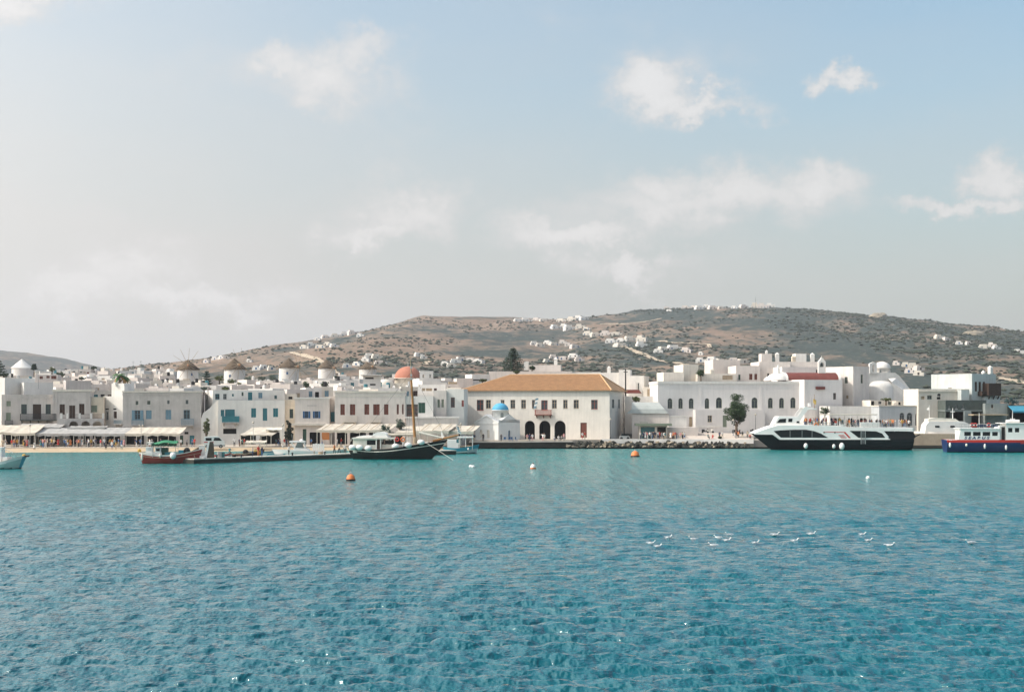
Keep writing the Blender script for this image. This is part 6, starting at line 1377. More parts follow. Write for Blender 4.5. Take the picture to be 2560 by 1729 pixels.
    me.materials.clear(); me.materials.append(HULLB); o = bpy.data.objects.new('lettering', me); C.objects.link(o); o.parent = t; o.rotation_euler = (R(90), 0, 0); o.scale = (s, (z(1090.3) - z(1097)) / .68, 1); o.location = (u(2411), -2.33, z(1097))
    # second white vessel behind the tan wall
    D = 304; f = Fac(2370, D + 3, 0, 0); t = thing('white_boat', 'white cabin boat with two dark windows and a mast, behind the tan quay wall', 'boat', f.loc, f.r)
    u = lambda p, v=-2: f.u(p, v); z = lambda y, p=2370, v=-2: f.z(p, y, v)
    m = MB(); zs = lambda tt: 3.2 + .3 * tt; rg = hull(m, u(2450) - u(2296), 4.6, zs, .4, .2, lambda a, b, c: BOATW, .7, .5, 24, 6, .9, bowx=-1); m.v = [(x + (u(2450) + u(2296)) / 2, y, q) for x, y, q in m.v]; m.build('hull', BOATW, t)
    MB().prism([(u(2312), z(1085)), (u(2440), z(1085)), (u(2425), z(1060)), (u(2410), z(1053)), (u(2324), z(1053)), (u(2316), z(1062))], -1.9, 1.9).build('deckhouse', BOATW, t)
    MB().prism([(u(2322), z(1053)), (u(2400), z(1053)), (u(2390), z(1046)), (u(2340), z(1044)), (u(2323), z(1047))], -1.5, 1.5).build('upper_cabin', BOATC, t)
    for a in (2338, 2376): MB().box(u(a), u(a + 11), -1.95, -1.88, z(1068), z(1063.5)).build('window', TGLASS, t)
    MB().tube((u(2389), 0, z(1050)), (u(2389), 0, z(1020)), .12, .06, 6).box(u(2384), u(2394), -.1, .1, z(1030), z(1028)).build('mast', BOATW, t)
    fp = MB().tube((u(2330), 0, z(1046)), (u(2330), 0, z(1012)), .07, .05, 6).build('flagstaff', BOATW, t); MB().poly([(u(2330), 0, z(1017)), (u(2330), 0, z(1025)), (u(2323), .2, z(1024)), (u(2325), .1, z(1019))], [(0, 1, 2, 3)]).build('flag', BOATW, fp)
water_bus()
# ================================================================== AWNINGS, STREET FURNITURE, PLANTS, PEOPLE, BIRDS
def awning(label, x0, x1, yb, yf, D, dep, m, r=0, posts=4, ribs=0, val=.5, slope_bands=True, ground=.65, name='awning', ribm=WOODL, skew=0.0):
    f = Fac((x0 + x1) / 2, D, r, ground); t = thing(name, label, 'awning', f.loc, f.r, 'cafe awnings along the waterfront')
    u0, u1 = f.u(x0), f.u(x1); xm = (x0 + x1) / 2; zf = f.z(xm, yf); zb = f.z(xm, yb, dep)
    n = max(6, int((u1 - u0) / .9)); g = MB(); K = 5; rr = random.Random(int(x0)); ph = [rr.uniform(-.1, .1) for _ in range(n + 1)]
    def P(i, j, off=0):
        s = j / K; x = u0 + (u1 - u0) * i / n + skew * s; sag = -.16 * math.sin(math.pi * s) + ph[i] * (1 - s) * .9 - (.07 if i % 2 else 0)
        return (x, dep * s, zf + (zb - zf) * s + sag + off)
    for i in range(n):
        for j in range(K): g.face([P(i, j), P(i + 1, j), P(i + 1, j + 1), P(i, j + 1)])
    g.build('canopy', m, t, True)
    v = MB()
    for i in range(n):
        a, b = P(i, 0), P(i + 1, 0); v.face([(a[0], -.01, a[2]), (b[0], -.01, b[2]), (b[0], -.03, b[2] - val + .06 * (i % 2)), (a[0], -.03, a[2] - val + .06 * ((i + 1) % 2))])
    v.build('valance', m, t)
    for k in range(ribs):
        i = (k + .5) / ribs; x = u0 + (u1 - u0) * i; MB().tube((x, .1, zf + .12), (x + skew, dep - .1, zb + .12), .07, .07, 5).build('rib', ribm, t)
    for k in range(posts):
        x = u0 + .2 + (u1 - u0 - .4) * k / max(1, posts - 1); MB().tube((x, .12, 0), (x, .12, zf - .05), .06, .06, 6).build('post', BOATC, t)
    MB().box(u0, u1, .05, .17, zf - .14, zf - .06).build('front_beam', WOODL, t)
    return t
def awnings():
    A = awning
    A('cream awning at the far left edge, drooping over the promenade', -40, 40, 1062, 1080, 291, 7, CANVAS, 4, 4)
    A('bright cream awning under the black iron balcony', 26, 88, 1061, 1082, 290, 8, CANVAS, 4, 4)
    A('grey awning roof behind the bright cream ones', 40, 150, 1058, 1067, 297, 5, CANVASG, 4, 3)
    A('long pale grey awning in front of the three arched terrace', 86, 210, 1069, 1083, 291, 7, CANVASG, 2, 6)
    A('long pale awning strip between arched terrace and stepped white house', 210, 312, 1068, 1083, 291.5, 7, CANVASG, 2, 5)
    A('bright cream awning in front of the plain grey stone house', 312, 450, 1067, 1083, 292, 7, CANVAS, 2, 6)
    A('thin back canopy above the long awning strip', 168, 262, 1064, 1067, 297, 3, CANVASG, 2, 2)
    A('sloping cream canopy in front of the teal doored house', 599, 680, 1067, 1086, 290, 7, CANVAS, 6, 4, 0, .2, skew=2.0)
    A('small cream parasol roof below the sloping canopy', 612, 664, 1100, 1105, 284, 3, CANVAS, 4, 2, 0, .25)
    A('narrow pale roof strip right of the sloping canopy', 664, 702, 1069, 1073, 293, 3, BOATC, 4, 2, 0, .2)
    A('long ribbed cream awning under the red brown shutters', 790, 972, 1059, 1074, 292, 7, CANVAS, 2, 6, 6, .55, ribm=WOODL, skew=1.4)
    A('ribbed cream awning behind the black caique bow', 1040, 1122, 1059, 1076, 294, 7, CANVAS, 0, 4, 3, .6, skew=1.4)
    A('cream awning beside the chapel', 1118, 1184, 1063, 1077, 296, 6, CANVAS, -2, 3, 2, .6, skew=1.0)
    A('white sloping canvas behind the caique mast', 985, 1052, 1064, 1080, 294, 6, CANVAS, 0, 3, 0, .4, skew=1.4)
awnings()

def street_things():
    def lamp(px, yt, yb, D, label, globes=1, m=CHROME):
        p = at(px, yb, D); h = (yb - yt) / F * D; t = thing('street_lamp', label, 'street lamp', p, 0, 'street lamps')
        MB().lathe([(.16, 0), (.12, .3), (.05, .5), (.04, h - .25)], (0, 0, 0), 8).build('post', m, t)
        if globes == 2:
            MB().box(-.35, .35, -.03, .03, h - .3, h - .24).build('arm', m, t)
            for s in (-.33, .33): MB().ball((s, 0, h - .1), .16, nu=8, nv=6).build('globe', CANVAS, t, True)
        else: MB().ball((0, 0, h - .05), .22, nu=10, nv=7).build('globe', CANVAS, t, True)
    lamp(75, 1062, 1119, 288, 'lamp post with a cream globe in front of the bright cream awning')
    lamp(353, 1062, 1119, 289, 'two globe lamp post in front of the grey stone house', 2)
    lamp(1889, 1035, 1086, 314, 'dark lamp post at the ferry bow', 1, IRON); lamp(1833, 1049, 1088, 314, 'lamp post in front of the leafy tree'); lamp(1526, 1047, 1096, 313, 'lamp post before the shaded annexe of the tiled hall', 1, IRON)
    lamp(633, 1055, 1108, 286, 'thin pole with a globe behind the sloping canopy', 1); lamp(707, 1062, 1119, 286, 'lamp post beside the dark leafy tree'); lamp(1152, 1059, 1100, 297, 'dark lamp post left of the chapel', 1, IRON)
    p = at(1564, 990, 335); t = thing('utility_pole', 'tall dark utility pole right of the orange tiled roof', 'pole', p); h = 68 / F * 335
    MB().tube((0, 0, -6), (0, 0, h), .2, .14, 8).build('pole', RUBBER, t); MB().box(-.5, .5, -.08, .08, h - .8, h - .65).build('cross_arm', RUBBER, t); MB().tube((-.3, 0, h - .7), (-.4, 0, h + 1.6), .04, .03, 5).build('aerial', CHROME, t)
    # tv aerials on roofs
    for i, (px, yb, D, nm) in enumerate([(333, 925, 520, 'far left skyline'), (352, 924, 520, 'skyline right of the palm'), (900, 940, 440, 'roofs right of the fourth windmill'), (96, 955, 318, 'broad bright white wall'), (1240, 935, 350, 'house left of the big conifer')]):
        p = at(px, yb, D); t = thing('roof_aerial', f'thin television aerial on the {nm}', 'aerial', p); h = 3.2
        MB().tube((0, 0, -1.5), (0, 0, h), .05, .04, 5).build('mast', GREYF, t)
        for k in range(4): MB().tube((-.5 + .05 * k, 0, h - .2 * k), (.5 - .05 * k, 0, h - .2 * k), .025, .025, 4).build('rod', GREYF, t)
    # van
    f = Fac(533, 283, 12, .55); t = thing('van', 'white van with a red side stripe parked on the promenade by the pier', 'van', f.loc, f.r)
    u = lambda p: f.u(p); z = lambda y: f.z(533, y)
    pts = [(u(509), z(1115)), (u(562), z(1115)), (u(562), z(1104)), (u(558), z(1101)), (u(549), z(1092)), (u(543), z(1090)), (u(512), z(1091)), (u(509), z(1096))]
    MB().prism(pts, 0, 1.9).build('body', BOATW, t)
    MB().prism([(u(533.5), z(1101)), (u(555), z(1101)), (u(548), z(1093.5)), (u(536), z(1093.5))], -.03, 1.93).build('side_window', TGLASS, t); MB().prism([(u(514), z(1101)), (u(529), z(1101)), (u(529), z(1094)), (u(514), z(1094))], -.03, 1.93).build('side_window', TGLASS, t)
    MB().box(u(510), u(534), -.025, 0, z(1106), z(1103.5)).build('red_stripe', REDP, t); MB().box(u(508), u(563), -.05, 1.95, z(1115), z(1112)).build('bumper', GREYF, t)
    for p in (518, 552):
        for y in (-.06, 1.76):
            o = MB().tube((0, 0, 0), (0, .2, 0), .36, .36, 14).build('wheel', RUBBER, t, loc=(u(p), y, .36)); MB().tube((0, -.015, 0), (0, .21, 0), .18, .18, 10).build('hub_cap', CHROME, o)
    for y in (.2, 1.5): MB().box(u(562) - .02, u(562) + .03, y, y + .25, z(1107), z(1104)).build('headlight', GLASS, t)
    # parked car by the annexe
    f = Fac(1561, 312.6, 0, QZ); t = thing('car', 'pale car parked behind the kerb below the shaded annexe', 'car', f.loc, f.r); u = lambda p: f.u(p); z = lambda y: f.z(1561, y)
    MB().prism([(u(1549), z(1096)), (u(1575), z(1096)), (u(1575), z(1091)), (u(1571), z(1089)), (u(1553), z(1089)), (u(1549), z(1091))], 0, 1.7).build('body', CHROME, t); MB().prism([(u(1553), z(1089)), (u(1571), z(1089)), (u(1567), z(1084)), (u(1556), z(1084))], .15, 1.55).build('cabin', TGLASS, t)
    for p in (1554, 1570):
        for y in (-.04, 1.56): MB().tube((0, 0, 0), (0, .18, 0), .3, .3, 12).build('wheel', RUBBER, t, loc=(u(p), y, .3))
    # motor scooters on the forecourt
    for i, (px, py, D) in enumerate([(1763, 1079, 318), (1776, 1079, 318), (1838, 1080, 317), (1846, 1082, 316), (1880, 1080, 315)]):
        p = at(px, py + 3, D); t = thing('motor_scooter', ['leftmost scooter parked below the square window', 'second scooter parked below the square window', 'dark scooter under the leafy tree', 'scooter right of the one under the tree', 'dark scooter by the ferry bow lamp'][i], 'scooter', p, R(15 * i), 'parked motor scooters')
        MB().prism([(-.6, .3), (.1, .3), (.35, .35), (.55, .95), (.45, .97), (.25, .5), (-.1, .5), (-.15, .75), (-.75, .75), (-.8, .55)], -.15, .15).build('body', [RUBBER, BOATC, IRON, REDB, RUBBER][i], t)
        for x in (-.6, .6): MB().tube((x, -.06, .24), (x, .06, .24), .24, .24, 12).build('wheel', RUBBER, t)
        MB().box(.42, .5, -.35, .35, .97, 1.02).build('handlebar', CHROME, t); MB().box(-.75, -.15, -.14, .14, .752, .83).build('saddle', RUBBER, t)
    # tall white board and dark slab at the pier tip, boxes, bollards
    def onpier(px, off=1.2):
        k = kx(px); A_ = PA + PN.normalized() * off; s = (k * A_.y - A_.x) / (PQ.x - k * PQ.y); q = A_ + PQ * s; return Vector((q.x, q.y, PZ))
    p = onpier(512); t = thing('white_board', 'tall leaning white paddle like board at the pier tip', 'board', p, R(6)); MB().prism([(-.15, 0), (.3, 0), (.75, 2.6), (.5, 2.65)], -.08, .08).build('board', BOATW, t); MB().box(-.75, .0, -.5, .3, 0, .35).build('white_base', BOATW, t)
    p = onpier(526); t = thing('pier_slab', 'dark brown upright slab standing beside the white board on the pier', 'marker', p, R(6)); MB().prism([(-.55, 0), (.62, 0), (.5, 2.2), (.35, 2.55), (-.1, 2.55)], -.15, .2).build('slab', mat('dark timber', (.085, .075, .055), .9, .3, 1), t)
    p = onpier(505, 2.4); t = thing('pier_box', 'white utility box behind the leaning board on the pier', 'box', p, R(6)); MB().box(-.45, .45, -.3, .3, 0, 1.9).build('cabinet', BOATW, t); MB().box(-.5, .5, -.35, .35, 1.903, 2.0).build('lid', BOATC, t)
    for i, (px, c, h) in enumerate([(549, CHROME, .9), (556, mat('teal bin', (.05, .16, .16), .7), .8), (585, RUBBER, .35), (801, WOODL, .4)]):
        p = onpier(px, 1.6); o = MB().lathe([(.02, 0), (.36, 0), (.38, h), (.02, h)], (0, 0, 0), 12).build('barrel', c, None, False, p); tag(o, ['grey metal barrel on the pier right of the dark slab', 'teal bin next to the grey barrel on the pier', 'low black tyre like bin on the pier', 'squat wooden tub on the pier before the white board stack'][i], 'barrel')
    for i, px in enumerate([542, 603, 731, 812, 880]):
        p = onpier(px, .25); o = MB().lathe([(.02, 0), (.14, 0), (.11, .3), (.2, .36), (.2, .45), (.02, .5)], (0, 0, 0), 10).build('bollard', IRON, None, False, p); tag(o, f'{ORD[i]} iron bollard from the left along the pier edge', 'bollard', 'iron bollards along the pier')
    p = onpier(796, 2.0); t = thing('board_rack', 'white slatted rack standing on the pier beside the motor cruiser', 'rack', p, R(4))
    for k in range(5): MB().box(-.95 + .4 * k, -.62 + .4 * k, -.05, .05, .55, 1.75 + .08 * (k % 2)).build('slat', BOATW, t)
    for s in (-.7, .7): MB().box(s - .06, s + .06, -.3, .3, 0, .55).build('leg', WOODL, t)
    # benches / chairs at the chapel: blue chairs
    for i, px in enumerate([1262, 1275, 1281, 1291]):
        q = at(px, 1103, 306.3); t = thing('chair', f'{ORD[i]} blue cafe chair from the left beside the chapel', 'chair', (q.x, q.y, 1.3), R(20 * i), 'blue chairs beside the chapel')
        MB().box(-.22, .22, -.22, .22, .42, .47).build('seat', BLUE, t); MB().box(-.22, .22, .2, .24, .5, .95).build('backrest', BLUE, t)
        for a in (-.19, .19):
            for b in (-.19, .19): MB().box(a - .02, a + .02, b - .02, b + .02, 0, .419).build('leg', BLUE, t)
    # orange sign panels under the ribbed awning
    q = at(814, 1098, 298); o = MB().box(-.8, .8, 0, .1, 1.2, 2.9).build('menu_board', mat('orange board', (.45, .18, .06), .7, .2, 1), None, False, (q.x, q.y, .65)); tag(o, 'orange brown menu board under the ribbed cream awning', 'sign')
street_things()

# ---------------------------------------------------------------- plants
LEAF = mat('dark green leaf', (.045, .075, .03), .8, .4, 1.5); LEAF2 = mat('olive green leaf', (.10, .12, .035), .8, .4, 1.5); LEAF3 = mat('conifer needles', (.03, .055, .035), .85, .35, 1.5); LEAF4 = mat('grey green leaf', (.10, .13, .095), .85, .35, 1.5); PALM = mat('palm frond', (.055, .13, .035), .7, .3, 1.5); DRYP = mat('dry palm frond', (.32, .19, .06), .8, .3, 1.5); BARK = mat('bark', (.14, .10, .07), .95, .3, 2)
def leaves(mb, clumps, n, size, rr):
    for _ in range(n):
        c, r_ = rr.choice(clumps); d = Vector((rr.gauss(0, 1), rr.gauss(0, 1), rr.gauss(0, 1))).normalized() * (r_ * rr.uniform(.35, 1.0) ** .6)
        p = Vector(c) + Vector((d.x, d.y, d.z * .85)); a = Vector((rr.gauss(0, 1), rr.gauss(0, 1), rr.gauss(0, .7))).normalized(); b = a.orthogonal().normalized(); s = size * rr.uniform(.6, 1.3)
        mb.face([p - a * s, p + b * s * .45, p + a * s, p - b * s * .45])
def tree(name, label, px, yt, yb, w, D, leaf, n, size, trunk_h, seed, cat='tree', ground=None, group=None):
    rr = random.Random(seed); p = at(px, yb, D); hh = (yb - yt) / F * D; ww = w / F * D; z0 = 0 if ground is None else ground - p.z
    t = thing(name, label, cat, (p.x, p.y, p.z + z0), 0, group)
    if z0: hh -= z0
    cl = []; hz_, hw_ = hh * (1 - trunk_h) / 2, ww / 2; cz = hh * trunk_h + hz_; r0 = min(hz_, hw_)
    for k in range(34):
        d = Vector((rr.gauss(0, 1), rr.gauss(0, 1), rr.gauss(0, 1))).normalized() * rr.uniform(.25, .80); q = r0 * rr.uniform(.22, .42)
        cl.append(((d.x * hw_, d.y * hw_, cz + d.z * hz_ * (1.0 if d.z > 0 else .95)), q))
    mb = MB(); leaves(mb, cl, n, size, rr); mb.build('crown', leaf, t)
    tm = MB(); tm.tube((0, 0, -1), (0, 0, hh * (trunk_h + .25)), ww * .05 + .08, ww * .03 + .04, 7)
    for c, r_ in cl[:7]: tm.tube((0, 0, hh * trunk_h * .9), c, .07, .03, 5)
    tm.build('trunk', BARK, t); return t
def plants():
    tree('leafy_tree', 'rounded dark green tree in front of the long arched building', 1841, 982, 1078, 70, 316, LEAF, 9500, .17, .0, 1)
    tree('leafy_tree', 'dense dark green tree between the sloping canopy and the ribbed awning', 722, 1040, 1116, 26, 290, mat('blackish leaf', (.018, .028, .016), .85, .3, 1.5), 3500, .14, .05, 2)
    tree('leafy_tree', 'grey green bush leaning behind the black caique cabin', 962, 1052, 1100, 34, 293, LEAF4, 2600, .14, .02, 3, 'bush'); tree('leafy_tree', 'upper grey green bush under the slatted shutters', 1000, 1042, 1080, 26, 297, LEAF4, 1500, .14, .05, 4, 'bush')
    tree('vine', 'olive creeper hanging at the corner of the grey stone house', 516, 1030, 1105, 18, 302, LEAF2, 1800, .14, .03, 5, 'creeper')
    tree('bush', 'roof garden bush above the third arched window', 1752, 922, 950, 26, 341, LEAF, 1400, .15, .25, 6, 'bush')
    tree('bush', 'pale green hedge on the terrace behind the vaulted roof', 1590, 988, 1006, 34, 331, LEAF2, 1200, .15, .0, 7, 'bush')
    for i, (px, yt, yb, w, D, c, lab) in enumerate([(548, 936, 956, 32, 405, LEAF2, 'light green shrub left of the second windmill'), (580, 946, 962, 28, 400, LEAF2, 'light green shrub at the foot of the second windmill'), (598, 954, 970, 18, 380, LEAF2, 'small shrub below the second windmill'), (625, 936, 958, 36, 420, LEAF4, 'olive scrub right of the second windmill'), (655, 936, 958, 34, 425, LEAF4, 'wide olive scrub between the second and middle windmill'), (682, 932, 956, 30, 430, LEAF4, 'dark scrub left of the middle windmill'),
            (1330, 912, 926, 20, 356, LEAF, 'small roof bush right of the big conifer'), (1206, 946, 955, 24, 348, LEAF2, 'roof garden plants on the bright white flat house'), (766, 952, 972, 20, 345, LEAF, 'dark roof bush below the middle windmill'), (812, 950, 974, 22, 345, LEAF, 'dark roof bush below the fourth windmill'),
            (130, 916, 930, 22, 470, LEAF2, 'roof top scrub right of the small left conifer'), (150, 928, 944, 30, 420, LEAF, 'dark shrubs among the left houses'), (8, 930, 945, 30, 400, LEAF, 'dark shrubs at the left edge of the roofs'), (205, 940, 950, 20, 420, LEAF4, 'dark scrub between the left roofs'), (235, 914, 924, 18, 545, LEAF, 'dark skyline tree right of the far left hill'), (262, 917, 926, 14, 545, LEAF4, 'small skyline shrub left of the palm'), (2528, 990, 1018, 46, 330, mat('blue green leaf', (.03, .075, .075), .85, .3, 1), 'dark rounded bush above the blue awning'), (2215, 993, 1003, 34, 324, LEAF2, 'olive plants on the terrace below the domed church'), (1800, 1090, 1096, 10, 313, LEAF, 'small planter on the forecourt'),
            (840, 938, 946, 14, 430, LEAF4, 'small scrub right of the fourth windmill'), (1292, 926, 934, 22, 348, LEAF2, 'roof garden plants below the big conifer'), (2062, 1012, 1040, 30, 318, LEAF, 'dark bush behind the ferry mast'), (562, 965, 976, 26, 312, LEAF2, 'roof plants above the teal doored house'), (510, 966, 976, 20, 312, LEAF4, 'roof plants above the stepped white wall')]):
        tree('bush', lab, px, yt, yb, w, D, c, 700, .17, .0, 20 + i, 'bush')
    # Norfolk pines: tiers of drooping branches
    def pine(label, px, yt, yb, w, D, seed, tiers, nl):
        rr = random.Random(seed); p = at(px, yb, D); hh = (yb - yt) / F * D; ww = w / F * D / 2; t = thing('norfolk_pine', label, 'tree', p)
        MB().tube((0, 0, -4), (0, 0, hh), .28, .04, 7).build('trunk', BARK, t); mb = MB(); bm = MB()
        for k in range(tiers):
            s = k / tiers; z = hh * (.06 + .92 * s); L = ww * (1 - s) ** .85 * rr.uniform(.95, 1.25) + .2
            for j in range(7):
                a = 6.283 * j / 7 + k * .9 + rr.uniform(-.15, .15); L2 = L * rr.uniform(.75, 1.1); e = Vector((math.cos(a) * L2, math.sin(a) * L2, z + L2 * .16)); b0 = Vector((0, 0, z)); bm.tube(b0, e, .05, .02, 4)
                for q in range(nl):
                    u_ = rr.uniform(.15, 1.0); c = b0.lerp(e, u_) + Vector((rr.gauss(0, .10), rr.gauss(0, .10), rr.gauss(0, .08) - .05)); d = Vector((rr.gauss(0, 1), rr.gauss(0, 1), rr.gauss(0, .4))).normalized(); n_ = d.orthogonal().normalized(); sz = rr.uniform(.2, .38) * (1.2 - .4 * u_)
                    mb.face([c - d * sz, c + n_ * sz * .35, c + d * sz, c - n_ * sz * .35])
        mb.build('crown', LEAF3, t); bm.build('branch', BARK, t)
    pine('tall Norfolk pine rising behind the left end of the tiled roof', 1283, 866, 936, 66, 358, 1, 13, 26); pine('small Norfolk pine right of the leftmost windmill', 517, 923, 962, 26, 400, 2, 6, 30)
    pine('small dark conifer above the left houses', 85, 908, 924, 14, 440, 3, 5, 22)
    # tall dark conifer cut by the left edge
    pine('dark conifer cut off by the left picture edge', -4, 896, 940, 40, 360, 5, 6, 30)
    # palm
    rr = random.Random(9)
    for i, (px, yc, yb, D, s) in enumerate([(299, 938, 962, 330, 1.0), (311, 945, 962, 331, .8)]):
        p = at(px, yb, D); hh = (yb - yc) / F * D; t = thing('palm_tree', ['taller palm above the stepped white house', 'shorter palm leaning right of the taller palm'][i], 'palm', p); MB().tube((0, 0, -3), (0, 0, hh), .25, .2, 8).build('trunk', BARK, t)
        for k in range(20):
            a = 6.283 * k / 20 + rr.uniform(-.2, .2); up = rr.uniform(-.35, 1.1); L = 2.3 * s; mb = MB(); prev = None; N = 7; dry = up < -.1
            pts = []
            for j in range(N + 1):
                q = j / N; r_ = L * q * math.cos(up * .8); pts.append(Vector((math.cos(a) * r_, math.sin(a) * r_, hh + L * (q * math.sin(up) * .9 - .75 * q * q))))
            side = Vector((-math.sin(a), math.cos(a), 0))
            for j in range(N):
                w0, w1 = .34 * s * math.sin(math.pi * (j / N * .85 + .1)), .34 * s * math.sin(math.pi * ((j + 1) / N * .85 + .1))
                for sg in (-1, 1): mb.face([pts[j], pts[j + 1], pts[j + 1] + side * sg * w1 - Vector((0, 0, w1 * .6)), pts[j] + side * sg * w0 - Vector((0, 0, w0 * .6))])
            mb.build('frond', DRYP if dry else PALM, t)
plants()
def scrub():
    """low bushes all over the hillside: beyond counting"""
    rr = random.Random(77); mb_v = []; mb_f = []
    ico = [(0, 0, 1), (.9, 0, .35), (.28, .85, .35), (-.73, .53, .35), (-.73, -.53, .35), (.28, -.85, .35), (0, 0, -.3)]
    fc = [(0, 1, 2), (0, 2, 3), (0, 3, 4), (0, 4, 5), (0, 5, 1), (6, 2, 1), (6, 3, 2), (6, 4, 3), (6, 5, 4), (6, 1, 5)]
    n = 34000; rs = np.random.RandomState(5); y = 560 + (2010 - 560) * rs.rand(n) ** .75; x = (rs.rand(n) * 1.1 - .5) * .84 * y
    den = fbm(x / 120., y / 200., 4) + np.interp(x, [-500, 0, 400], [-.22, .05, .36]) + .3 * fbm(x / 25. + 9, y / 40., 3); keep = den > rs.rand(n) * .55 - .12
    x, y = x[keep], y[keep]; z = zt(x, y)
    V = np.array(ico); out = []; fcs = []
    s = (1.0 + 2.0 * rs.rand(len(x)) ** 2)[:, None, None]; ang = rs.rand(len(x)) * 6.28; ca_, sa_ = np.cos(ang)[:, None], np.sin(ang)[:, None]
    j = 1 + .35 * (rs.rand(len(x), 7, 1) - .5); P = V[None] * s * j; Q = np.stack([P[..., 0] * ca_ - P[..., 1] * sa_, P[..., 0] * sa_ + P[..., 1] * ca_, P[..., 2] * .7], -1) + np.stack([x, y, z], -1)[:, None, :]
    Fi = (np.array(fc)[None] + 7 * np.arange(len(x))[:, None, None]).reshape(-1, 3)
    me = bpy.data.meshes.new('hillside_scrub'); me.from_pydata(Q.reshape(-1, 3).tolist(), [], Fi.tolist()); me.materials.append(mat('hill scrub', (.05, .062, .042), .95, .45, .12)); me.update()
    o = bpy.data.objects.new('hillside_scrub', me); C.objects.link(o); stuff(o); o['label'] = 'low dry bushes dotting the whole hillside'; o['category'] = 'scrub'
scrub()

# ---------------------------------------------------------------- people
SKIN = [mat('light skin', (.52, .33, .24), .6), mat('tanned skin', (.38, .22, .14), .6), mat('dark skin', (.16, .09, .06), .6)]
HAIR = [mat('dark hair', (.03, .022, .018), .7), mat('brown hair', (.12, .07, .04), .7), mat('fair hair', (.38, .26, .13), .7), mat('white hat', (.72, .69, .62), .8)]
CL = {'white': mat('white cotton', (.75, .74, .71), .9), 'red': mat('red cotton', (.50, .05, .04), .9), 'pink': mat('pink cotton', (.58, .30, .30), .9), 'blue': mat('blue cotton', (.06, .15, .32), .9), 'black': mat('black cotton', (.02, .02, .022), .9), 'grey': mat('grey cotton', (.28, .28, .28), .9), 'teal': mat('teal cotton', (.06, .22, .24), .9), 'mustard': mat('mustard cotton', (.45, .28, .06), .9), 'beige': mat('beige cotton', (.50, .42, .31), .9), 'navy': mat('navy cotton', (.02, .035, .09), .9), 'orange': mat('orange cotton', (.58, .20, .07), .9), 'brown': mat('brown cotton', (.14, .08, .05), .9)}
def person_mesh(name, pose):
    """one skinned body; joints in metres, radius per joint, region per bone"""
    J = {}; bones = []
    st = pose.get('stride', .0); ar = pose.get('arms', 'down'); sit = pose.get('sit', False); hz = .48 if sit else .92; tw = pose.get('lean', 0.0)
    V = [('pel', (0, 0, hz), .145), ('wai', (0, -.01 + tw * .3, hz + .16), .125), ('che', (0, tw * .7, hz + .36), .15), ('nec', (0, tw, hz + .53), .058), ('hed', (0, tw - .015, hz + .66), .088), ('top', (0, tw - .01, hz + .76), .075)]
    E = [('pel', 'wai', 'shirt'), ('wai', 'che', 'shirt'), ('che', 'nec', 'shirt'), ('nec', 'hed', 'skin'), ('hed', 'top', 'hair')]
    V.append(('nos', (0, tw - .105, hz + .655), .018)); E.append(('hed', 'nos', 'skin'))
    for s, n in ((-1, 'L'), (1, 'R')):
        x = .095 * s; y = st * s
        if sit: V += [('hip' + n, (x, -.02, hz), .1), ('kne' + n, (x * 1.3, -.42, hz + .02), .068), ('ank' + n, (x * 1.3, -.40, .08), .045), ('toe' + n, (x * 1.4, -.56, .045), .035)]
        else: V += [('hip' + n, (x, 0, hz - .06), .098), ('kne' + n, (x * 1.05, -.02 - y * .5, .49), .066), ('ank' + n, (x * 1.05, y * -1.0 + .03, .085 + abs(st) * .1 * (s > 0)), .044), ('toe' + n, (x * 1.2, y * -1.0 - .12, .05 + abs(st) * .06 * (s > 0)), .034)]
        E += [('pel', 'hip' + n, 'leg'), ('hip' + n, 'kne' + n, 'leg'), ('kne' + n, 'ank' + n, pose.get('shin', 'leg')), ('ank' + n, 'toe' + n, 'shoe')]
        sh = (.185 * s, tw * .9, hz + .455); V.append(('sho' + n, sh, .066))
        a_ = ar if isinstance(ar, str) else ar[0 if s < 0 else 1]
        if a_ == 'down': el, wr, hd = (.245 * s, tw + .04 + st * .4 * s, hz + .18), (.255 * s, tw - .05 + st * s, hz - .05), (.25 * s, tw - .09 + st * 1.1 * s, hz - .15)
        elif a_ == 'fwd': el, wr, hd = (.235 * s, tw - .06, hz + .2), (.17 * s, tw - .30, hz + .26), (.13 * s, tw - .38, hz + .28)
        elif a_ == 'up': el, wr, hd = (.34 * s, tw - .08, hz + .55), (.40 * s, tw - .16, hz + .82), (.41 * s, tw - .2, hz + .92)
        elif a_ == 'out': el, wr, hd = (.44 * s, tw - .03, hz + .47), (.68 * s, tw - .08, hz + .53), (.78 * s, tw - .1, hz + .55)
        else: el, wr, hd = (.33 * s, tw + .05, hz + .22), (.17 * s, tw - .05, hz + .08), (.1 * s, tw - .08, hz + .08)
        V += [('elb' + n, el, .044), ('wri' + n, wr, .032), ('han' + n, hd, .036)]
        E += [('che', 'sho' + n, 'shirt'), ('sho' + n, 'elb' + n, 'shirt'), ('elb' + n, 'wri' + n, 'skin'), ('wri' + n, 'han' + n, 'skin')]
    idx = {v[0]: i for i, v in enumerate(V)}
    me = bpy.data.meshes.new('t'); me.from_pydata([v[1] for v in V], [(idx[a], idx[b]) for a, b, c in E], []); o = bpy.data.objects.new('t', me); C.objects.link(o)
    o.modifiers.new('s', 'SKIN'); sv = me.skin_vertices[0].data
    for i, v in enumerate(V): sv[i].radius = (v[2], v[2] * (.72 if v[0] in ('pel', 'wai', 'che') else 1.0)); sv[i].use_root = (v[0] == 'pel')
    su = o.modifiers.new('u', 'SUBSURF'); su.levels = 1; su.render_levels = 1
    dg = bpy.context.evaluated_depsgraph_get(); m = bpy.data.meshes.new_from_object(o.evaluated_get(dg)); bpy.data.objects.remove(o)
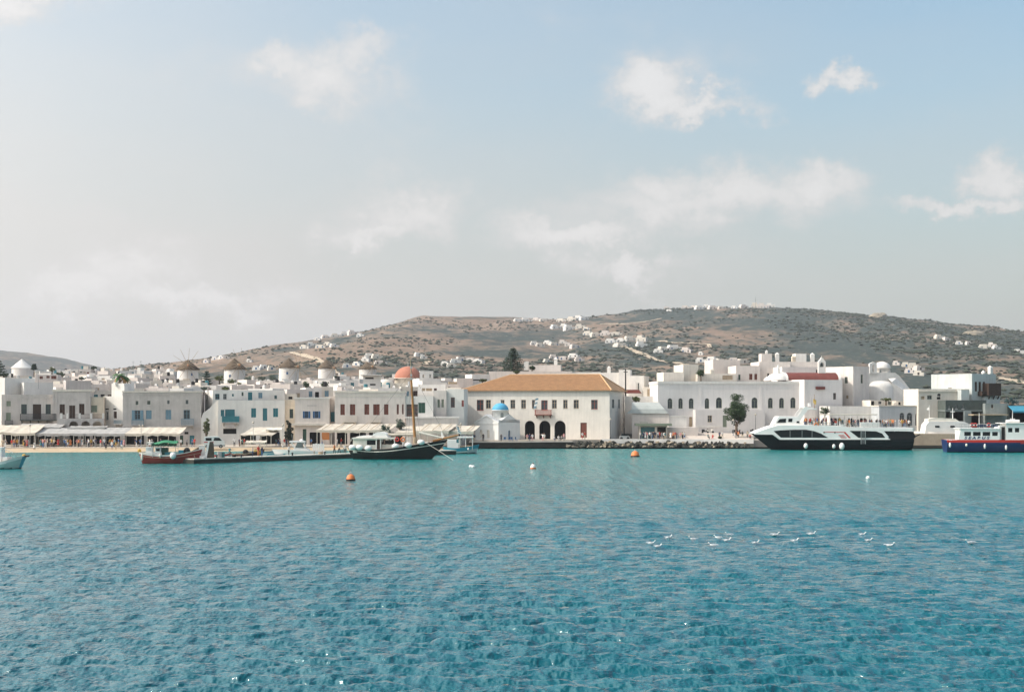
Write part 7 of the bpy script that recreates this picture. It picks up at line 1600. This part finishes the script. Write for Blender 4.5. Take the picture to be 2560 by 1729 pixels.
    reg = {'skin': 0, 'hair': 1, 'shirt': 2, 'leg': 3, 'shoe': 4}; m.materials.clear()
    for q in (SKIN[0], HAIR[0], CL['white'], CL['black'], RUBBER): m.materials.append(q)
    def segd(p, a, b): d = b - a; t_ = max(0, min(1, (p - a).dot(d) / max(d.length_squared, 1e-9))); return (p - a - d * t_).length
    P = {v[0]: Vector(v[1]) for v in V}; rad = {v[0]: v[2] for v in V}
    for f in m.polygons:
        c = f.center; best = min(E, key=lambda e: segd(c, P[e[0]], P[e[1]]) - min(rad[e[0]], rad[e[1]])); k = reg[best[2]]
        if best[0] in ('nec', 'hed') : k = 1 if (c.z > P['hed'].z + .055 or (c.y > P['hed'].y + .02 and c.z > P['hed'].z - .05)) else 0
        f.material_index = k; f.use_smooth = True
    if pose.get('dress'):
        for f in m.polygons:
            if f.material_index == 3: f.material_index = 0
    m.name = name; return m
PM = [person_mesh('person_standing', {}), person_mesh('person_walking', {'stride': .16}), person_mesh('person_striding', {'stride': -.2, 'arms': ('fwd', 'down')}), person_mesh('person_hands', {'arms': 'fwd', 'lean': -.05}), person_mesh('person_hips', {'arms': 'hips'}), person_mesh('person_dress', {'dress': True, 'stride': .08}), person_mesh('person_shorts', {'shin': 'skin', 'stride': .1}), person_mesh('person_sitting', {'sit': True, 'arms': 'fwd'}), person_mesh('person_arms_out', {'arms': ('out', 'up')})]
PN_ = ['standing', 'walking', 'striding with one arm forward', 'standing with hands forward', 'standing with hands on hips', 'walking', 'walking in shorts', 'sitting', 'with one arm stretched out']
skirt_cache = {}
def skirt_mesh():
    if 'm' not in skirt_cache:
        mb = MB().lathe([(.135, 1.0), (.17, .9), (.20, .7), (.26, .42)], (0, 0, 0), 14); o = mb.build('skirt', CL['white'], None, True); skirt_cache['m'] = o.data; bpy.data.objects.remove(o)
    return skirt_cache['m']
seen = {}
def person(p, rz, k, top, bot, where, rr, group, hat=None):
    o = bpy.data.objects.new('person', PM[k]); C.objects.link(o); o.location = p; o.rotation_euler = (0, 0, rz); s = rr.uniform(.93, 1.06); o.scale = (s, s, s)
    ms = [rr.choice(SKIN[:2] + SKIN[:2] + SKIN), HAIR[3] if hat else rr.choice(HAIR[:3] + HAIR[:2]), CL[top], CL[bot], RUBBER]
    for sl, m_ in zip(o.material_slots, ms): sl.link = 'OBJECT'; sl.material = m_
    if k == 5:
        q = bpy.data.objects.new('skirt', skirt_mesh()); C.objects.link(q); q.parent = o; q.material_slots[0].link = 'OBJECT'; q.material_slots[0].material = CL[top]
    wear = f'person in a {top} dress' if k == 5 else f'person in {top} top, {bot} {"shorts" if k == 6 else "trousers"}'
    n = seen[where] = seen.get(where, 0) + 1
    o['label'] = f'{wear}, {"sitting, " if k == 7 else ""}{ORD[n - 1]} from left {where}'; o['category'] = 'person'; o['group'] = group
    return o
def people():
    rr = random.Random(31); tops = ['white', 'white', 'white', 'red', 'pink', 'blue', 'black', 'grey', 'teal', 'mustard', 'beige', 'navy', 'orange']; bots = ['black', 'navy', 'grey', 'beige', 'brown', 'black', 'white', 'blue']
    def crowd(x0, x1, n, y_of, z, where, group, kinds=(0, 1, 2, 3, 4, 5, 6), face=None):
        xs = sorted(rr.uniform(x0, x1) for _ in range(n))
        for x in xs:
            d = y_of(x) + rr.uniform(0, 2.2); person((kx(x) * d, d, z), rr.uniform(0, 6.28) if face is None else face + rr.uniform(-.5, .5), rr.choice(kinds), rr.choice(tops), rr.choice(bots), where, rr, group, rr.random() < .15)
    pe = lambda x: float(np.interp(x, [-420, 0, 350, 700, 1080], [279.6, 284.8, 287.8, 290.8, 297.8]))
    crowd(2, 300, 46, pe, .63, 'on the left promenade', 'crowd on the left promenade'); crowd(60, 300, 16, lambda x: pe(x) + 3.5, .64, 'deep under the left awnings', 'crowd on the left promenade')
    crowd(300, 505, 18, pe, .63, 'before the grey stone house', 'crowd on the left promenade')
    for x, k, a, b in [(86, 5, 'white', 'white'), (265, 7, 'black', 'black'), (280, 6, 'white', 'blue'), (290, 6, 'mustard', 'beige'), (305, 7, 'white', 'teal')]:
        d = pe(x) - 4.5; person((kx(x) * d, d, .30), rr.uniform(0, 6), k, a, b, 'on the sand', rr, 'people on the beach')
    crowd(505, 720, 14, lambda x: pe(x) - .2, .63, 'near the white van', 'crowd on the left promenade'); crowd(745, 985, 18, pe, .63, 'under the ribbed awning', 'crowd on the left promenade')
    def pier_p(x, off):
        k = kx(x); A_ = PA + PN.normalized() * off; s = (k * A_.y - A_.x) / (PQ.x - k * PQ.y); q = A_ + PQ * s; return (q.x, q.y, PZ + .01)
    for x, k, a, b in [(574, 3, 'teal', 'brown'), (632, 4, 'grey', 'navy'), (646, 0, 'red', 'orange'), (655, 0, 'navy', 'blue'), (722, 2, 'white', 'black'), (836, 1, 'orange', 'black'), (848, 2, 'beige', 'black'), (862, 1, 'white', 'brown')]: person(pier_p(x, 1.3 + rr.uniform(0, .8)), rr.uniform(0, 6), k, a, b, 'on the pier', rr, 'people on the pier')
    for x, k, a, b, d in [(1186, 0, 'navy', 'beige', 305.2), (1208, 0, 'black', 'black', 305.0), (1253, 0, 'black', 'black', 305.4), (1318, 4, 'pink', 'beige', 306.6), (1324, 0, 'navy', 'navy', 307), (1331, 0, 'white', 'pink', 307), (1357, 8, 'white', 'pink', 308), (1361, 0, 'white', 'beige', 308.5), (1385, 7, 'white', 'navy', 308), (1396, 7, 'white', 'grey', 308.4), (1404, 7, 'grey', 'black', 308.8), (1410, 0, 'pink', 'grey', 309.5), (1456, 0, 'white', 'red', 312.5), (1462, 4, 'red', 'beige', 313)]: person((kx(x) * d, d, 1.31 if d < 310 else QZ), rr.uniform(-.8, .8), k, a, b, 'between chapel and hall door', rr, 'people by the chapel and arches')
    crowd(1600, 1712, 26, lambda x: 313.0, QZ, 'in the kiosk crowd', 'crowd at the kiosk'); crowd(1604, 1700, 12, lambda x: 315.2, QZ, 'in the rear kiosk crowd', 'crowd at the kiosk', (0, 1, 3, 4))
    for x, k, a, b, d in [(1711, 6, 'white', 'blue', 312.4), (1730, 0, 'grey', 'pink', 320), (1770, 7, 'teal', 'black', 313.2), (1782, 7, 'red', 'red', 313.2), (1799, 0, 'navy', 'black', 314), (1806, 1, 'white', 'beige', 314.4), (1838, 7, 'white', 'grey', 314), (1846, 0, 'orange', 'black', 315), (1856, 1, 'black', 'beige', 314.6), (1869, 0, 'beige', 'black', 315.4), (1875, 7, 'red', 'black', 313)]: person((kx(x) * d, d, QZ + max(0, (d - 313) * .085)), rr.uniform(-.8, .8), k, a, b, 'on the forecourt', rr, 'people on the forecourt')
    # passengers on the ferry deck
    f, t, u, z = FE; zd = z(1068); xs = sorted(rr.uniform(2008, 2150) for _ in range(50)) + sorted(rr.uniform(2150, 2277) for _ in range(44))
    for x in xs:
        v = rr.uniform(-3.4, 2.0); q = f.c + f.d * f.u(x, v) + f.n * v; zz = zd if x > 2100 else z(1064.5)
        person((q.x, q.y, zz), rr.uniform(0, 6.28), rr.choice([0, 0, 3, 4, 7, 1]), rr.choice(tops + ['red', 'orange', 'black', 'black']), rr.choice(bots), 'on the forward ferry deck' if x < 2150 else 'on the rear ferry deck', rr, 'ferry passengers')
    for x, a in ((2258, 'grey'), (2236, 'white'), (2266, 'red'), (2247, 'black')):
        v = -1.5; q = f.c + f.d * f.u(x, v) + f.n * v; person((q.x, q.y, z(1090)), rr.uniform(0, 6), 0, a, 'black', 'at the ferry stern', rr, 'ferry passengers')
    for (x, a, b, k) in ((1003, 'black', 'brown', 0), (1010, 'white', 'navy', 0), (1078, 'white', 'black', 7), (1091, 'orange', 'grey', 7)):
        q = at(x, 1120, water_d(1147)); person((q.x, q.y, 1.35 if x < 1050 else 1.9), 0, k, a, b, 'aboard the black caique', rr, 'people aboard the caique')
people()

# ---------------------------------------------------------------- birds and buoys
def gulls():
    rr = random.Random(8); G = mat('gull white', (.80, .79, .77), .7); GW = mat('gull grey wing', (.50, .51, .53), .7); BK = mat('gull beak', (.6, .35, .05), .6)
    sp = [(1627, 1357), (1670, 1343), (1644, 1365), (1733, 1347), (1795, 1343), (1823, 1336), (1817, 1350), (1783, 1363), (1888, 1356), (1937, 1336), (1986, 1351), (2028, 1334), (2155, 1335), (2171, 1350), (2223, 1363), (2426, 1356)]
    b0 = MB(); n = 8
    prof = [(-.24, .01, .05), (-.14, .06, .05), (0, .095, .065), (.12, .085, .08), (.20, .045, .12), (.235, .035, .19), (.27, .05, .235), (.315, .04, .24), (.34, .01, .235)]
    for (xa, ra, za), (xb, rb, zb_) in zip(prof[:-1], prof[1:]):
        for i in range(n):
            a, c = 6.283 * i / n, 6.283 * (i + 1) / n; b0.face([(xa, ra * math.cos(a), za + ra * .8 * math.sin(a)), (xb, rb * math.cos(a), zb_ + rb * .8 * math.sin(a)), (xb, rb * math.cos(c), zb_ + rb * .8 * math.sin(c)), (xa, ra * math.cos(c), za + ra * .8 * math.sin(c))])
    t0 = thing('gull', '', 'gull'); b0.build('body', G, t0, True)
    for s in (-1, 1):
        w = MB(); w.poly([(.14, s * .085, .12), (-.05, s * .11, .13), (-.34, s * .05, .12), (-.3, s * .03, .15), (-.02, s * .06, .165), (.12, s * .05, .15)], [(0, 1, 4, 5), (1, 2, 3, 4)]); w.build('wing', GW, t0)
    MB().poly([(.335, .012, .235), (.335, -.012, .235), (.335, 0, .25), (.41, 0, .222)], [(0, 1, 3), (1, 2, 3), (2, 0, 3)]).build('beak', BK, t0)
    MB().poly([(-.22, .04, .06), (-.22, -.04, .06), (-.36, -.05, .09), (-.36, .05, .09)], [(0, 1, 2, 3)]).build('tail', GW, t0)
    for i, (px, py) in enumerate(sorted(sp)):
        d = water_d(py + 4); o = t0 if i == 0 else copy_tree(t0)
        o.location = (kx(px) * d, d, .05); o.rotation_euler = (0, 0, rr.choice([0, 3.1]) + rr.uniform(-.5, .5)); s = rr.uniform(.88, 1.1); o.scale = (s, s, s)
        o['label'] = f'white gull floating on the water, {ORD[i]} from the left in the flock'; o['group'] = 'flock of floating gulls'
gulls()
def buoys():
    for (px, py, s, m, lab) in [(877, 1201, .55, ORANGE, 'orange mooring buoy on the open water below the black caique'), (1588, 1141, .78, ORANGE, 'orange mooring buoy in front of the boulder bank'), (1333, 1171, .42, BOATW, 'white and orange mooring buoy in front of the tiled hall')]:
        d = water_d(py); t = thing('mooring_buoy', lab, 'buoy', (kx(px) * d, d, 0), .4)
        MB().lathe([(.02, -.3), (.7 * s, -.25), (1.0 * s, .05), (.98 * s, .25), (.75 * s, .6 * s + .3), (.3 * s, .9 * s + .3), (.02, .95 * s + .3)], (0, 0, 0), 16).build('float', m, t, True)
        MB().lathe([(1.0 * s, .0), (1.02 * s, .1), (1.0 * s, .2)], (0, 0, 0), 16).build('band', RUBBER if m is ORANGE else ORANGE, t, True)
        MB().torus((0, 0, .95 * s + .4), .13, .035, 10, 5).build('ring', CHROME, t)
        if m is BOATW: MB().lathe([(.3 * s, .9 * s + .25), (.35 * s, 1.15 * s + .3), (.02, 1.3 * s + .3)], (0, 0, 0), 10).build('cap', RUBBER, t)
    for i, (px, py) in enumerate([(1177, 1167), (1183, 1168), (2170, 1196)]):
        d = water_d(py); o = MB().ball((0, 0, .1), .28, .28, .24, 10, 7).build('net_float', BOATW, None, True, (kx(px) * d, d, 0)); tag(o, ['larger of two small white floats below the chapel', 'smaller of two white floats below the chapel', 'lone tiny white float below the ferry'][i], 'float')
buoys()
# ---------------------------------------------------------------- the air
def haze():
    mb = MB().box(-3200, 3200, -300, 4600, -2.0, 215); o = mb.build('haze', None); m = bpy.data.materials.new('sea haze'); m.use_nodes = True; N = m.node_tree.nodes
    for n in list(N): N.remove(n)
    out = N.new('ShaderNodeOutputMaterial'); v = N.new('ShaderNodeVolumePrincipled'); v.inputs['Color'].default_value = (.93, .95, 1.0, 1); v.inputs['Density'].default_value = HAZE; v.inputs['Anisotropy'].default_value = .35
    m.node_tree.links.new(v.outputs[0], out.inputs['Volume']); o.data.materials.clear(); o.data.materials.append(m); stuff(o); o['label'] = 'pale sea haze filling the air over the bay'; o['category'] = 'haze'
HAZE = .00011
haze()
